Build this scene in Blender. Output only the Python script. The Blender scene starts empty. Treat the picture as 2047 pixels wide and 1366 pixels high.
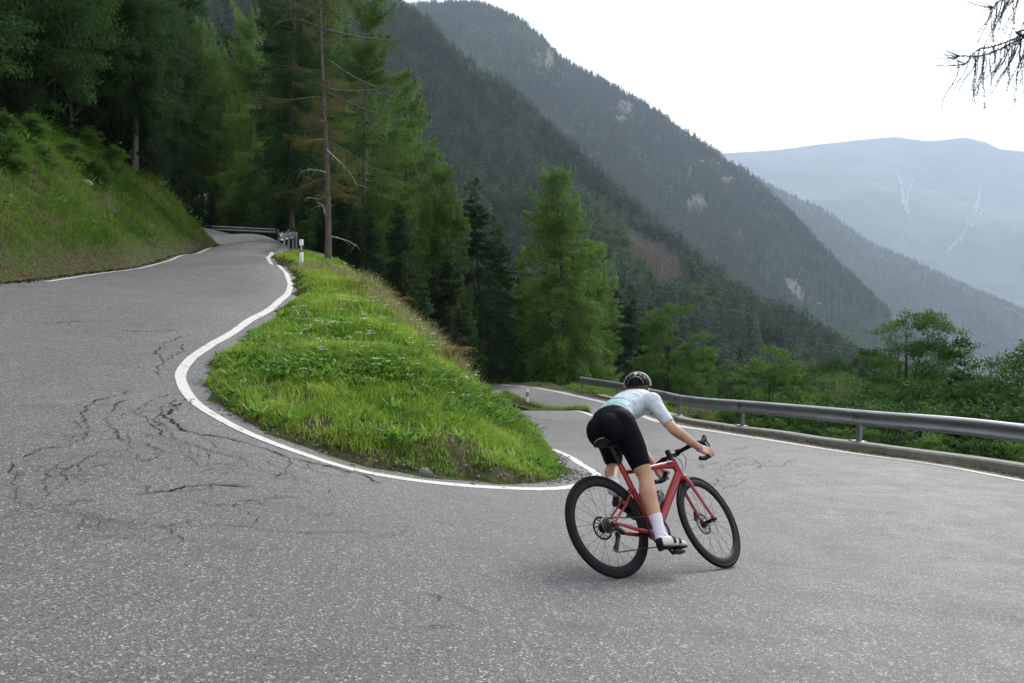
import bpy, bmesh, math, random
import numpy as np
from mathutils import Vector, Matrix
rng = np.random.default_rng(7)
random.seed(7)
D = bpy.data
SC = bpy.context.scene
COL = SC.collection

# ------------------------------------------------------------------ camera, sky, sun, exposure
CAMH = 1.69
FPX, CX, CY, YH = 1800.0, 1023.5, 683.0, 620.0        # focal length and image centre of the 2047x1366 photograph
PITCH = math.atan((CY - YH) / FPX)
cam_d = D.cameras.new('camera'); cam = D.objects.new('camera', cam_d); COL.objects.link(cam)
cam_d.sensor_fit = 'HORIZONTAL'; cam_d.sensor_width = 36.0
cam_d.lens = 36.0 * FPX / 2047.0
cam_d.clip_start = 0.05; cam_d.clip_end = 40000
cam.location = (0, 0, CAMH); cam.rotation_euler = (math.pi / 2 - PITCH, 0, 0)
SC.camera = cam
SUN_EL, SUN_AZ = math.radians(38), math.radians(32)   # azimuth to the right of the view direction (+Y)
w = D.worlds.new('World'); SC.world = w; w.use_nodes = True
nt = w.node_tree; nt.nodes.clear()
sky = nt.nodes.new('ShaderNodeTexSky'); sky.sky_type = 'NISHITA'; sky.sun_disc = False
sky.sun_elevation = SUN_EL; sky.sun_rotation = SUN_AZ
sky.altitude = 1200; sky.air_density = 1.0; sky.dust_density = 6.0; sky.ozone_density = 1.0
hsv = nt.nodes.new('ShaderNodeHueSaturation'); hsv.inputs['Saturation'].default_value = 0.28
mixo = nt.nodes.new('ShaderNodeMix'); mixo.data_type = 'RGBA'; mixo.inputs[0].default_value = 0.55
mixo.inputs[7].default_value = (10.5, 10.7, 11.0, 1)      # high thin overcast
bg = nt.nodes.new('ShaderNodeBackground'); bg.inputs['Strength'].default_value = 0.064
wo = nt.nodes.new('ShaderNodeOutputWorld')
nt.links.new(sky.outputs[0], hsv.inputs['Color']); nt.links.new(hsv.outputs[0], mixo.inputs[6])
nt.links.new(mixo.outputs[2], bg.inputs[0]); nt.links.new(bg.outputs[0], wo.inputs[0])
sun_d = D.lights.new('sun', 'SUN'); sun_d.energy = 1.5; sun_d.angle = math.radians(22); sun_d.color = (1.0, 0.95, 0.88)
sun = D.objects.new('sun', sun_d); COL.objects.link(sun)
sv = Vector((math.sin(SUN_AZ) * math.cos(SUN_EL), math.cos(SUN_AZ) * math.cos(SUN_EL), math.sin(SUN_EL)))
sun.rotation_euler = sv.to_track_quat('Z', 'Y').to_euler()
SC.view_settings.view_transform = 'Standard'; SC.view_settings.look = 'None'
SC.view_settings.gamma = 1.0; SC.view_settings.use_curve_mapping = False
SC.view_settings.exposure = 1.38
SC.render.engine = 'CYCLES'
cy = SC.cycles
cy.use_denoising = True; cy.denoiser = 'OPENIMAGEDENOISE'; cy.denoising_input_passes = 'RGB_ALBEDO_NORMAL'; cy.denoising_prefilter = 'NONE'; cy.use_adaptive_sampling = False
cy.max_bounces = 6; cy.diffuse_bounces = 3; cy.glossy_bounces = 2; cy.transmission_bounces = 3
cy.transparent_max_bounces = 6; cy.volume_bounces = 1
cy.caustics_reflective = False; cy.caustics_refractive = False
cy.sample_clamp_indirect = 6.0

# ------------------------------------------------------------------ pixel helpers
cp_, sp_ = math.cos(PITCH), math.sin(PITCH)
def ray(u, v):
    a = (u - CX) / FPX; b = (CY - v) / FPX
    return np.array([a, cp_ + b * sp_, -sp_ + b * cp_])
def unp(u, v, Y):
    d = ray(u, v); p = d * (Y / d[1]); p[2] += CAMH; return p
def proj(p):
    p = np.atleast_2d(p); x, y, z = p[:, 0], p[:, 1], p[:, 2] - CAMH
    d = y * cp_ - z * sp_
    return np.stack([CX + FPX * x / d, CY - FPX * (y * sp_ + z * cp_) / d], 1)

# ------------------------------------------------------------------ interpolation and noise
class RBF:
    def __init__(s, P, z, lam=0.0, kind='tps'):
        P = np.asarray(P, float)[:, :2]; z = np.asarray(z, float); n = len(P)
        s.P = P; s.kind = kind
        K = s.k(np.linalg.norm(P[:, None] - P[None], axis=2)) + lam * np.eye(n) * (1 if kind == 'tps' else -1)
        A = np.zeros((n + 3, n + 3)); A[:n, :n] = K; A[:n, n] = 1; A[:n, n + 1:] = P; A[n:, :n] = A[:n, n:].T
        s.c = np.linalg.solve(A, np.concatenate([z, [0, 0, 0]]))
    def k(s, r):
        if s.kind == 'tps': return r * r * np.log(np.maximum(r, 1e-9))
        return r
    def __call__(s, Q):
        Q = np.atleast_2d(np.asarray(Q, float))[:, :2]; out = np.empty(len(Q)); n = len(s.P)
        for i in range(0, len(Q), 8000):
            q = Q[i:i + 8000]
            r = np.linalg.norm(q[:, None] - s.P[None], axis=2)
            out[i:i + 8000] = s.k(r) @ s.c[:n] + s.c[n] + q @ s.c[n + 1:]
        return out
def _hash(ix, iy, seed):
    h = (ix.astype(np.int64) * 374761393 + iy.astype(np.int64) * 668265263 + seed * 1442695041) & 0x7fffffff
    h = ((h ^ (h >> 13)) * 1274126177) & 0x7fffffff
    return ((h ^ (h >> 16)) & 0xffff) / 65535.0
def vnoise(x, y, seed=0):
    ix = np.floor(x); iy = np.floor(y); fx = x - ix; fy = y - iy
    fx = fx * fx * (3 - 2 * fx); fy = fy * fy * (3 - 2 * fy)
    a = _hash(ix, iy, seed); b = _hash(ix + 1, iy, seed); c = _hash(ix, iy + 1, seed); d = _hash(ix + 1, iy + 1, seed)
    return (a * (1 - fx) + b * fx) * (1 - fy) + (c * (1 - fx) + d * fx) * fy - 0.5
def fbm(x, y, oct=4, seed=0, gain=0.5):
    s = 0; a = 1.0
    for i in range(oct):
        s = s + a * vnoise(x * 2 ** i + 13.7 * i, y * 2 ** i - 7.3 * i, seed + i); a *= gain
    return s
def catmull(P, step):
    P = [np.asarray(p, float) for p in P]
    Q = [2 * P[0] - P[1]] + P + [2 * P[-1] - P[-2]]
    out = []
    for i in range(1, len(Q) - 2):
        p0, p1, p2, p3 = Q[i - 1], Q[i], Q[i + 1], Q[i + 2]
        n = max(1, int(np.linalg.norm(p2 - p1) / step))
        for k in range(n):
            t = k / n
            out.append(0.5 * ((2 * p1) + (-p0 + p2) * t + (2 * p0 - 5 * p1 + 4 * p2 - p3) * t * t + (-p0 + 3 * p1 - 3 * p2 + p3) * t ** 3))
    out.append(P[-1]); return np.array(out)
def resample(P, n):
    d = np.concatenate([[0], np.cumsum(np.linalg.norm(np.diff(P, axis=0), axis=1))])
    t = np.linspace(0, d[-1], n)
    return np.stack([np.interp(t, d, P[:, k]) for k in range(P.shape[1])], 1)
def in_poly(Q, poly):
    Q = np.atleast_2d(Q); x, y = Q[:, 0], Q[:, 1]; r = np.zeros(len(Q), bool)
    px, py = poly[:, 0], poly[:, 1]; j = len(poly) - 1
    for i in range(len(poly)):
        c = ((py[i] > y) != (py[j] > y))
        if c.any():
            xx = (px[j] - px[i]) * (y - py[i]) / (py[j] - py[i] + 1e-12) + px[i]
            r ^= c & (x < xx)
        j = i
    return r
def poly_dist(Q, line):
    """distance of points to a polyline, and the index of the nearest vertex"""
    Q = np.atleast_2d(Q)[:, :2]; L = line[:, :2]; d = np.empty(len(Q)); idx = np.empty(len(Q), int)
    for i in range(0, len(Q), 4000):
        r = np.linalg.norm(Q[i:i + 4000, None] - L[None], axis=2); idx[i:i + 4000] = r.argmin(1); d[i:i + 4000] = r.min(1)
    return d, idx

# ------------------------------------------------------------------ the two edges of the road, from pixel and distance
I_PX = [(575, 493, 42), (545, 505, 33), (535, 514, 29.5), (556, 530, 26), (573, 548, 23.5), (580, 572, 21), (560, 600, 18.7), (500, 640, 15.7),
        (430, 685, 13.1), (385, 715, 11.8), (362, 745, 10.8), (365, 770, 10.2), (385, 800, 9.6), (430, 832, 9.05), (500, 868, 8.6),
        (600, 906, 8.4), (700, 938, 8.4), (800, 957, 8.65), (900, 969, 9.0), (1000, 976, 9.45), (1100, 978, 9.9), (1160, 970, 10.4),
        (1192, 951, 11.1), (1160, 928, 12.2), (1120, 905, 13.7)]
I_pts = [unp(*p) for p in I_PX]
far_up = [(-24, 58.0, 4.9 + CAMH), (-18, 56.2, 4.5 + CAMH), (-14.6, 53.5, 4.1 + CAMH), (-12.4, 48.5, 3.6 + CAMH)]
low_in = [(-.3, 20, -2.9 + CAMH), (-1.9, 30, -3.35 + CAMH), (-3.6, 40, -3.8 + CAMH), (-6.0, 50, -4.25 + CAMH), (-12, 60, -4.8 + CAMH)]
B_IN = [np.array(p) for p in far_up] + I_pts + [np.array(p) for p in low_in]
L_PX = [(437, 491, 43), (425, 496, 40), (400, 501, 37), (330, 520, 30.5), (260, 538, 25.5), (120, 556, 21.5), (0, 570, 18.8)]
L_pts = [unp(*p) for p in L_PX]
O_PX = [(2047, 962, 13.3), (1880, 931, 15.0), (1708, 907, 16.8), (1473, 870, 21), (1330, 846, 25.5), (1262, 824, 30.2), (1201, 803, 36), (1061, 775, 46), (943, 768, 52)]
O_pts = [unp(*p) for p in O_PX]
near = [(-10.9, 14, .15 + CAMH), (-10.2, 8, -.35 + CAMH), (-8, 2, -.95 + CAMH), (-4, -3, -1.5 + CAMH), (2, -5, -1.85 + CAMH), (7, -2, -2.1 + CAMH), (9.3, 4, -2.25 + CAMH), (8.9, 9, -2.4 + CAMH)]
B_OUT = [np.array((-27, 51, 4.7 + CAMH)), np.array((-19.5, 48, 4.05 + CAMH))] + L_pts + [np.array(p) for p in near] + O_pts + [np.array((-9, 62, -5.1 + CAMH))]
BIKE_Q = (.69052445, 5.62170778, 0.0, math.radians(53.62387805), math.radians(29.13129306), math.radians(6.22142885), math.radians(8.9905494))
contacts = [np.array((.69, 5.62, 0.0)), np.array((1.478, 6.20, -.107))]
PAIRS = [(0, 0), (2, 1), (3, 2), (5, 4), (6, 5), (7, 6), (9, 7), (10, 8), (12, 9), (15, 10), (18, 11), (20, 12), (22, 13), (24, 14), (25, 15),
         (26, 16), (27, 17), (28, 19), (29, 20), (30, 22), (31, 24), (32, 25), (33, 26)]
rc = list(B_IN) + list(B_OUT) + list(catmull(B_IN[28:], 2.2)) + list(catmull(B_OUT[17:], 2.2)) + list(catmull(B_OUT[1:9], 2.5)) + list(catmull(B_IN[:8], 2.5)) + contacts + [np.array((0, 0, 0.05)), np.array((-3.5, 6, -1.2 + CAMH))]
for i, o in PAIRS:
    if i <= 15 or i >= 27:
        for t in (.25, .5, .75): rc.append(B_IN[i] * (1 - t) + B_OUT[o] * t)
rc = np.array(rc)
kp = [0]
for i in range(1, len(rc)):
    if np.min(np.linalg.norm(rc[kp][:, :2] - rc[i, :2], axis=1)) > .3: kp.append(i)
rc = rc[kp]
ROADZ = RBF(rc, rc[:, 2], lam=0.03)

# ------------------------------------------------------------------ mesh building
def new_obj(name, me, parent=None):
    o = D.objects.new(name, me); COL.objects.link(o)
    if parent is not None: o.parent = parent
    return o
def tag(o, label=None, cat=None, group=None, kind=None):
    if label: o['label'] = label
    if cat: o['category'] = cat
    if group: o['group'] = group
    if kind: o['kind'] = kind
    return o
def empty(name, loc=(0, 0, 0), rz=0.0):
    o = D.objects.new(name, None); COL.objects.link(o); o.location = loc; o.rotation_euler = (0, 0, rz)
    o.empty_display_size = 0.2; return o
def np_mesh(name, V, F, mats=(), smooth=True, attrs=None, mi=None):
    """V (n,3), F (m,k) with k the same for all faces"""
    V = np.ascontiguousarray(V, dtype=np.float32); F = np.ascontiguousarray(F, dtype=np.int32)
    me = D.meshes.new(name); m, k = F.shape
    me.vertices.add(len(V)); me.vertices.foreach_set('co', V.ravel())
    me.loops.add(m * k); me.loops.foreach_set('vertex_index', F.ravel())
    me.polygons.add(m); me.polygons.foreach_set('loop_start', np.arange(0, m * k, k, dtype=np.int32))
    if mi is not None: me.polygons.foreach_set('material_index', np.asarray(mi, dtype=np.int32))
    me.polygons.foreach_set('use_smooth', np.full(m, smooth, dtype=bool))
    for a, arr in (attrs or {}).items():
        dom = 'FACE' if len(arr) == m else 'POINT'
        at = me.attributes.new(a, 'FLOAT', dom); at.data.foreach_set('value', np.asarray(arr, dtype=np.float32))
    me.update(calc_edges=True); me.validate()
    for mt in mats: me.materials.append(mt)
    return me
class MB:
    """collects shapes into one mesh"""
    def __init__(s): s.v = []; s.f = []; s.m = []; s.n = 0
    def add(s, V, F, mat=0):
        V = np.asarray(V, float); s.v.append(V)
        for f in F: s.f.append(tuple(int(i) + s.n for i in f)); s.m.append(mat)
        s.n += len(V); return s
    def grid(s, G, closed_u=False, closed_v=False, mat=0):
        G = np.asarray(G, float); a, b = G.shape[:2]; F = []
        for i in range(a if closed_u else a - 1):
            for j in range(b if closed_v else b - 1):
                i2, j2 = (i + 1) % a, (j + 1) % b
                F.append((i * b + j, i * b + j2, i2 * b + j2, i2 * b + j))
        return s.add(G.reshape(-1, 3), F, mat)
    def loft(s, rings, cap=True, mat=0):
        """rings: list of (k,3) arrays"""
        R = np.asarray(rings, float); a, k = R.shape[:2]; F = []
        for i in range(a - 1):
            for j in range(k):
                F.append((i * k + j, i * k + (j + 1) % k, (i + 1) * k + (j + 1) % k, (i + 1) * k + j))
        V = R.reshape(-1, 3)
        if cap:
            V = np.vstack([V, R[0].mean(0), R[-1].mean(0)]); c0, c1 = a * k, a * k + 1
            for j in range(k):
                F.append((c0, (j + 1) % k, j)); F.append((c1, (a - 1) * k + j, (a - 1) * k + (j + 1) % k))
        return s.add(V, F, mat)
    def tube(s, path, r, k=10, ry=None, up=None, cap=True, mat=0, closed=False):
        """tube along a path; r (and ry) a number or one per point; up: reference direction for the ry half-axis"""
        P = np.asarray(path, float); n = len(P)
        r = np.broadcast_to(np.asarray(r, float), (n,)); ry = r if ry is None else np.broadcast_to(np.asarray(ry, float), (n,))
        if closed: T = np.roll(P, -1, 0) - np.roll(P, 1, 0)
        else:
            T = np.gradient(P, axis=0) if n > 2 else np.repeat([P[1] - P[0]], 2, 0)
        T /= np.linalg.norm(T, axis=1)[:, None] + 1e-12
        ref = np.array(up if up is not None else ((0, 0, 1) if abs(T[0, 2]) < .9 else (1, 0, 0)), float)
        rings = []; a = np.linspace(0, 2 * np.pi, k, endpoint=False); prev = None
        for i in range(n):
            if up is not None or prev is None: x = np.cross(T[i], ref)
            else: x = prev - T[i] * (prev @ T[i])
            if np.linalg.norm(x) < 1e-6: x = np.cross(T[i], (1, 0, .1))
            x /= np.linalg.norm(x); prev = x; y = np.cross(x, T[i])
            rings.append(P[i] + np.outer(np.cos(a) * r[i], x) + np.outer(np.sin(a) * ry[i], y))
        if closed: return s.grid(np.array(rings), True, True, mat)
        return s.loft(rings, cap, mat)
    def box(s, c, size, R=None, mat=0, bev=0.0):
        h = np.asarray(size, float) / 2; R = np.eye(3) if R is None else np.asarray(R)
        if bev > 0:
            b = min(bev, h.min() * .9); V = []
            for z, q in ((-h[2], b), (-h[2] + b, 0), (h[2] - b, 0), (h[2], b)):
                x, y = h[0] - q, h[1] - q
                V.append([(-x + b, -y, z), (x - b, -y, z), (x, -y + b, z), (x, y - b, z), (x - b, y, z), (-x + b, y, z), (-x, y - b, z), (-x, -y + b, z)])
            return s.loft([np.asarray(v) @ R.T + c for v in V], True, mat)
        V = np.array([(x, y, z) for z in (-1, 1) for y in (-1, 1) for x in (-1, 1)]) * h
        return s.add(V @ R.T + np.asarray(c), [(0, 2, 3, 1), (4, 5, 7, 6), (0, 1, 5, 4), (2, 6, 7, 3), (0, 4, 6, 2), (1, 3, 7, 5)], mat)
    def lathe(s, prof, c, axis, k=48, mat=0, closed=False):
        """prof: (radius, along axis) pairs"""
        axis = np.asarray(axis, float); axis /= np.linalg.norm(axis)
        x = np.cross(axis, (0, 0, 1) if abs(axis[2]) < .9 else (1, 0, 0)); x /= np.linalg.norm(x); y = np.cross(axis, x)
        a = np.linspace(0, 2 * np.pi, k, endpoint=False)
        G = np.array([[np.asarray(c) + axis * h + r * (math.cos(t) * x + math.sin(t) * y) for (r, h) in prof] for t in a])
        return s.grid(G, True, closed, mat)
    def ellipsoid(s, c, R, rad, k=16, n=10, mat=0):
        rings = []
        for i in range(n + 1):
            t = np.pi * (i + .02) / (n + .04); a = np.linspace(0, 2 * np.pi, k, endpoint=False)
            V = np.stack([rad[0] * np.sin(t) * np.cos(a), rad[1] * np.sin(t) * np.sin(a), np.full(k, rad[2] * np.cos(t))], 1)
            rings.append(V @ np.asarray(R).T + c)
        return s.loft(rings, True, mat)
    def mesh(s, name, mats, smooth=True):
        me = D.meshes.new(name); V = np.vstack(s.v)
        me.from_pydata(V.tolist(), [], s.f); me.update()
        for m in (mats if isinstance(mats, (list, tuple)) else [mats]): me.materials.append(m)
        me.polygons.foreach_set('material_index', s.m)
        me.polygons.foreach_set('use_smooth', [smooth] * len(s.f))
        bm = bmesh.new(); bm.from_mesh(me); bmesh.ops.recalc_face_normals(bm, faces=bm.faces); bm.to_mesh(me); bm.free()
        return me
    def build(s, name, mats, parent=None, smooth=True, sharp=40):
        me = s.mesh(name, mats, smooth)
        if smooth and sharp: me.set_sharp_from_angle(angle=math.radians(sharp))
        return new_obj(name, me, parent)

# ------------------------------------------------------------------ materials
class N:
    """small node-tree helper"""
    def __init__(s, name):
        s.m = D.materials.new(name); s.m.use_nodes = True; s.t = s.m.node_tree; s.t.nodes.clear()
        s.out = s.t.nodes.new('ShaderNodeOutputMaterial')
    def n(s, typ, **kw):
        x = s.t.nodes.new('ShaderNode' + typ)
        for k, v in kw.items():
            if k in x.inputs.keys(): s.set(x.inputs[k], v)
            else: setattr(x, k, v)
        return x
    def set(s, inp, v):
        if isinstance(v, bpy.types.NodeSocket): s.t.links.new(v, inp)
        elif isinstance(v, bpy.types.Node): s.t.links.new(v.outputs[0], inp)
        else:
            if hasattr(inp.default_value, '__len__') and not isinstance(v, str) and len(v) == 3 and len(inp.default_value) == 4: v = (*v, 1)
            inp.default_value = v
    def pos(s): return s.n('NewGeometry').outputs['Position']
    def objc(s): return s.n('TexCoord').outputs['Object']
    def map(s, vec, scale=(1, 1, 1), loc=(0, 0, 0)):
        x = s.n('Mapping'); s.set(x.inputs['Vector'], vec); x.inputs['Scale'].default_value = scale; x.inputs['Location'].default_value = loc; return x.outputs[0]
    def noise(s, vec, scale, detail=3.0, rough=.55, dist=0.0):
        x = s.n('TexNoise'); s.set(x.inputs['Vector'], vec); x.inputs['Scale'].default_value = scale; x.inputs['Detail'].default_value = detail
        x.inputs['Roughness'].default_value = rough; x.inputs['Distortion'].default_value = dist; return x.outputs[0]
    def voro(s, vec, scale, feature='F1', out=0, rand=1.0):
        x = s.n('TexVoronoi'); x.feature = feature; s.set(x.inputs['Vector'], vec); x.inputs['Scale'].default_value = scale
        x.inputs['Randomness'].default_value = rand; return x.outputs[out]
    def ramp(s, fac, stops, interp='LINEAR'):
        x = s.n('ValToRGB'); s.set(x.inputs[0], fac); r = x.color_ramp; r.interpolation = interp
        while len(r.elements) < len(stops): r.elements.new(.5)
        for e, (p, c) in zip(r.elements, stops):
            e.position = p; e.color = (c, c, c, 1) if not hasattr(c, '__len__') else (*c, 1)
        return x.outputs[0]
    def mix(s, f, a, b, mode='MIX'):
        x = s.n('Mix'); x.data_type = 'RGBA'; x.blend_type = mode; s.set(x.inputs[0], f); s.set(x.inputs[6], a); s.set(x.inputs[7], b); return x.outputs[2]
    def math(s, op, a, b=0.0):
        x = s.n('Math'); x.operation = op; s.set(x.inputs[0], a); s.set(x.inputs[1], b); return x.outputs[0]
    def attr(s, name):
        x = s.n('Attribute'); x.attribute_name = name; return x.outputs['Fac']
    def bump(s, h, strength=.5, dist=.01):
        x = s.n('Bump'); s.set(x.inputs['Height'], h); x.inputs['Strength'].default_value = strength; x.inputs['Distance'].default_value = dist; return x.outputs[0]
    def principled(s, **kw):
        x = s.n('BsdfPrincipled')
        for k, v in kw.items(): s.set(x.inputs[k.replace('_', ' ')], v)
        s.t.links.new(x.outputs[0], s.out.inputs[0]); return x
    def surf(s, sh): s.t.links.new(sh if isinstance(sh, bpy.types.NodeSocket) else sh.outputs[0], s.out.inputs[0]); return s.m
MAT = {}
def simple(name, col, rough=.5, metal=0.0, spec=.5, coat=0.0, var=.12, scale=30.0, bump=0.0):
    if name in MAT: return MAT[name]
    k = N(name); c = k.noise(k.objc(), scale, 4)
    a = tuple(x * (1 - var) for x in col); b = tuple(min(1, x * (1 + var)) for x in col)
    kw = dict(Base_Color=k.ramp(c, [(.3, a), (.7, b)]), Roughness=rough, Metallic=metal, Coat_Weight=coat)
    kw['Specular_IOR_Level'] = spec
    if bump: kw['Normal'] = k.bump(c, bump, .002)
    k.principled(**kw); MAT[name] = k.m; return k.m
def leafmat(name, cols, trans=.45, rough=.6, spec=.10, dead=None):
    """foliage: colour from the leaf's own random tint, some light passes through"""
    if name in MAT: return MAT[name]
    k = N(name); t = k.attr('tint'); n = len(cols)
    c = k.ramp(t, [(i / (n - 1) if n > 1 else 0, cc) for i, cc in enumerate(cols)])
    oi = k.n('ObjectInfo'); hv = k.n('HueSaturation'); k.set(hv.inputs['Color'], c)
    mr = k.n('MapRange'); k.set(mr.inputs['Value'], oi.outputs['Random']); mr.inputs['To Min'].default_value = .62; mr.inputs['To Max'].default_value = 1.38
    k.set(hv.inputs['Value'], mr.outputs[0]); col = hv.outputs[0]
    p = k.n('BsdfPrincipled'); k.set(p.inputs['Base Color'], col); p.inputs['Roughness'].default_value = rough; p.inputs['Specular IOR Level'].default_value = spec
    tr = k.n('BsdfTranslucent'); tc = k.mix(.30, col, (.13, .33, .05), 'MIX') if trans > 0 else col
    k.set(tr.inputs[0], tc)
    ms = k.n('MixShader'); ms.inputs[0].default_value = trans
    k.t.links.new(p.outputs[0], ms.inputs[1]); k.t.links.new(tr.outputs[0], ms.inputs[2]); k.surf(ms)
    MAT[name] = k.m; return k.m

def road_material():
    k = N('asphalt'); P = k.pos()
    big = k.noise(P, .30, 4, .6); mid = k.noise(P, 2.2, 5, .65); fine = k.noise(P, 85, 3, .65); dens = k.noise(P, .7, 3, .55)
    base = k.ramp(big, [(.30, (.034, .036, .041)), (.5, (.062, .064, .069)), (.70, (.102, .103, .105))])
    base = k.mix(.5, base, k.ramp(mid, [(.28, (.040, .041, .045)), (.72, (.122, .122, .122))]))
    base = k.mix(.45, base, k.ramp(fine, [(.32, (.018, .018, .020)), (.68, (.19, .19, .19))]))
    def chips(base, scale, rad, thr, cols, amt):
        v = k.n('TexVoronoi'); v.feature = 'F1'; k.set(v.inputs['Vector'], P); v.inputs['Scale'].default_value = scale
        c = k.n('SeparateColor'); k.set(c.inputs[0], v.outputs['Color'])
        edge = k.math('SUBTRACT', k.math('MULTIPLY', c.outputs[0], rad), k.math('ADD', v.outputs['Distance'], k.math('MULTIPLY', k.math('SUBTRACT', fine, .5), .35)))
        m = k.math('MULTIPLY', k.ramp(edge, [(.0, 0.0), (.06, 1.0)]), k.math('GREATER_THAN', k.math('ADD', c.outputs[1], k.math('MULTIPLY', k.math('SUBTRACT', dens, .5), .9)), thr))
        return k.mix(k.math('MULTIPLY', m, amt), base, k.ramp(c.outputs[2], cols)), v.outputs['Distance']
    base, _ = chips(base, 160, .78, .38, [(0, (.02, .02, .022)), (.35, (.06, .06, .062)), (1, (.27, .267, .26))], .95)
    base, d1 = chips(base, 84, .74, .50, [(0, (.018, .018, .02)), (.4, (.12, .118, .115)), (1, (.38, .375, .36))], .95)
    base, d2 = chips(base, 46, .60, .78, [(0, (.10, .098, .095)), (.6, (.21, .206, .198)), (1, (.34, .333, .318))], .8)
    st = k.noise(k.map(P, (1.0, 3.2, 1)), .55, 5, .7, .6)
    base = k.mix(k.ramp(st, [(.58, 0.0), (.72, .5)]), base, (.030, .031, .034))
    pit = k.noise(P, 6.5, 6, .78)
    base = k.mix(k.ramp(pit, [(.655, 0.0), (.685, .75)]), base, (.016, .016, .018))
    # hairline crazing where the surface is tired
    wob = k.n('VectorMath'); wob.operation = 'ADD'; k.set(wob.inputs[0], P); nz = k.n('TexNoise'); k.set(nz.inputs['Vector'], P); nz.inputs['Scale'].default_value = 3.5; nz.inputs['Detail'].default_value = 4; sc = k.n('VectorMath'); sc.operation = 'SCALE'; k.set(sc.inputs[0], nz.outputs['Color']); sc.inputs['Scale'].default_value = .5; k.set(wob.inputs[1], sc.outputs[0])
    cz = k.voro(wob.outputs[0], 2.1, 'DISTANCE_TO_EDGE'); area = k.ramp(k.noise(P, .42, 3, .6), [(.52, 0.0), (.60, 1.0)])
    base = k.mix(k.math('MULTIPLY', k.ramp(cz, [(.004, .75), (.014, 0.0)]), k.math('MULTIPLY', area, k.ramp(k.noise(P, 1.6, 3, .6), [(.42, 0.0), (.55, 1.0)]))), base, (.014, .014, .015))
    h = k.math('ADD', k.math('MULTIPLY', d1, -.5), k.math('ADD', k.math('MULTIPLY', d2, -.5), k.math('MULTIPLY', fine, .8)))
    k.principled(Base_Color=base, Roughness=k.ramp(mid, [(.3, .58), (.7, .74)]), Specular_IOR_Level=.34, Normal=k.bump(h, .8, .005))
    return k.m
def paint_material():
    k = N('road_paint'); P = k.pos()
    a = k.noise(P, 9, 5, .7); b = k.noise(P, 70, 3, .6)
    c = k.mix(k.ramp(b, [(.35, 0.0), (.7, .35)]), (.52, .515, .49), (.34, .335, .32))
    worn = k.ramp(k.math('ADD', a, k.math('MULTIPLY', b, .25)), [(.71, 0.0), (.79, 1.0)])
    c = k.mix(worn, c, (.085, .085, .088))
    k.principled(Base_Color=c, Roughness=.55, Normal=k.bump(b, .3, .003)); return k.m
def soil_material():
    k = N('soil'); P = k.pos()
    a = k.noise(P, 1.3, 5, .6); b = k.noise(P, 14, 4, .65)
    c = k.ramp(b, [(.3, (.018, .014, .008)), (.5, (.055, .042, .022)), (.72, (.12, .095, .06))])
    g = k.ramp(b, [(.3, (.014, .026, .006)), (.7, (.055, .085, .02))])
    c = k.mix(k.ramp(a, [(.38, 0.0), (.55, .85)]), c, g)
    k.principled(Base_Color=c, Roughness=.95, Specular_IOR_Level=.1, Normal=k.bump(b, .8, .03)); return k.m
def concrete_material():
    k = N('concrete'); P = k.pos()
    a = k.noise(P, 3, 5, .65); b = k.noise(P, 45, 3, .6)
    c = k.ramp(a, [(.3, (.11, .107, .092)), (.7, (.25, .243, .215))]); c = k.mix(.3, c, k.ramp(b, [(.3, .1), (.7, .4)]))
    k.principled(Base_Color=c, Roughness=.85, Normal=k.bump(b, .4, .006)); return k.m
def galv_material():
    k = N('galvanised_steel'); P = k.pos()
    a = k.noise(k.map(P, (.5, .5, 4)), 2.5, 4, .6); b = k.voro(P, 90, out=1)
    c = k.ramp(a, [(.3, (.17, .182, .195)), (.7, (.30, .315, .33))])
    st = k.noise(k.map(P, (6, 6, .7)), 3, 4, .7)
    c = k.mix(k.ramp(st, [(.6, 0.0), (.75, .45)]), c, (.16, .15, .135))
    k.principled(Base_Color=c, Metallic=.75, Roughness=k.ramp(a, [(.3, .36), (.7, .52)])); return k.m
def bark_material(name, c0, c1, sc=9):
    k = N(name); P = k.objc()
    a = k.noise(k.map(P, (1, 1, .22)), sc, 5, .7); b = k.voro(k.map(P, (1, 1, .3)), sc * 2.2)
    c = k.ramp(a, [(.3, c0), (.7, c1)]); c = k.mix(k.ramp(b, [(.05, .6), (.35, 0.0)]), c, tuple(x * .35 for x in c0))
    k.principled(Base_Color=c, Roughness=.95, Specular_IOR_Level=.15, Normal=k.bump(b, .8, .03)); return k.m
M_ROAD, M_PAINT, M_SOIL, M_CONC, M_GALV = road_material(), paint_material(), soil_material(), concrete_material(), galv_material()

# ------------------------------------------------------------------ ground
in_c = catmull(B_IN, .18); out_c = catmull(B_OUT, .3)
def offset_line(P, d):
    """shift a plan polyline to its left by d"""
    T = np.gradient(P[:, :2], axis=0); T /= np.linalg.norm(T, axis=1)[:, None] + 1e-9
    Q = P.copy(); Q[:, 0] += -T[:, 1] * d; Q[:, 1] += T[:, 0] * d; return Q
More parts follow.
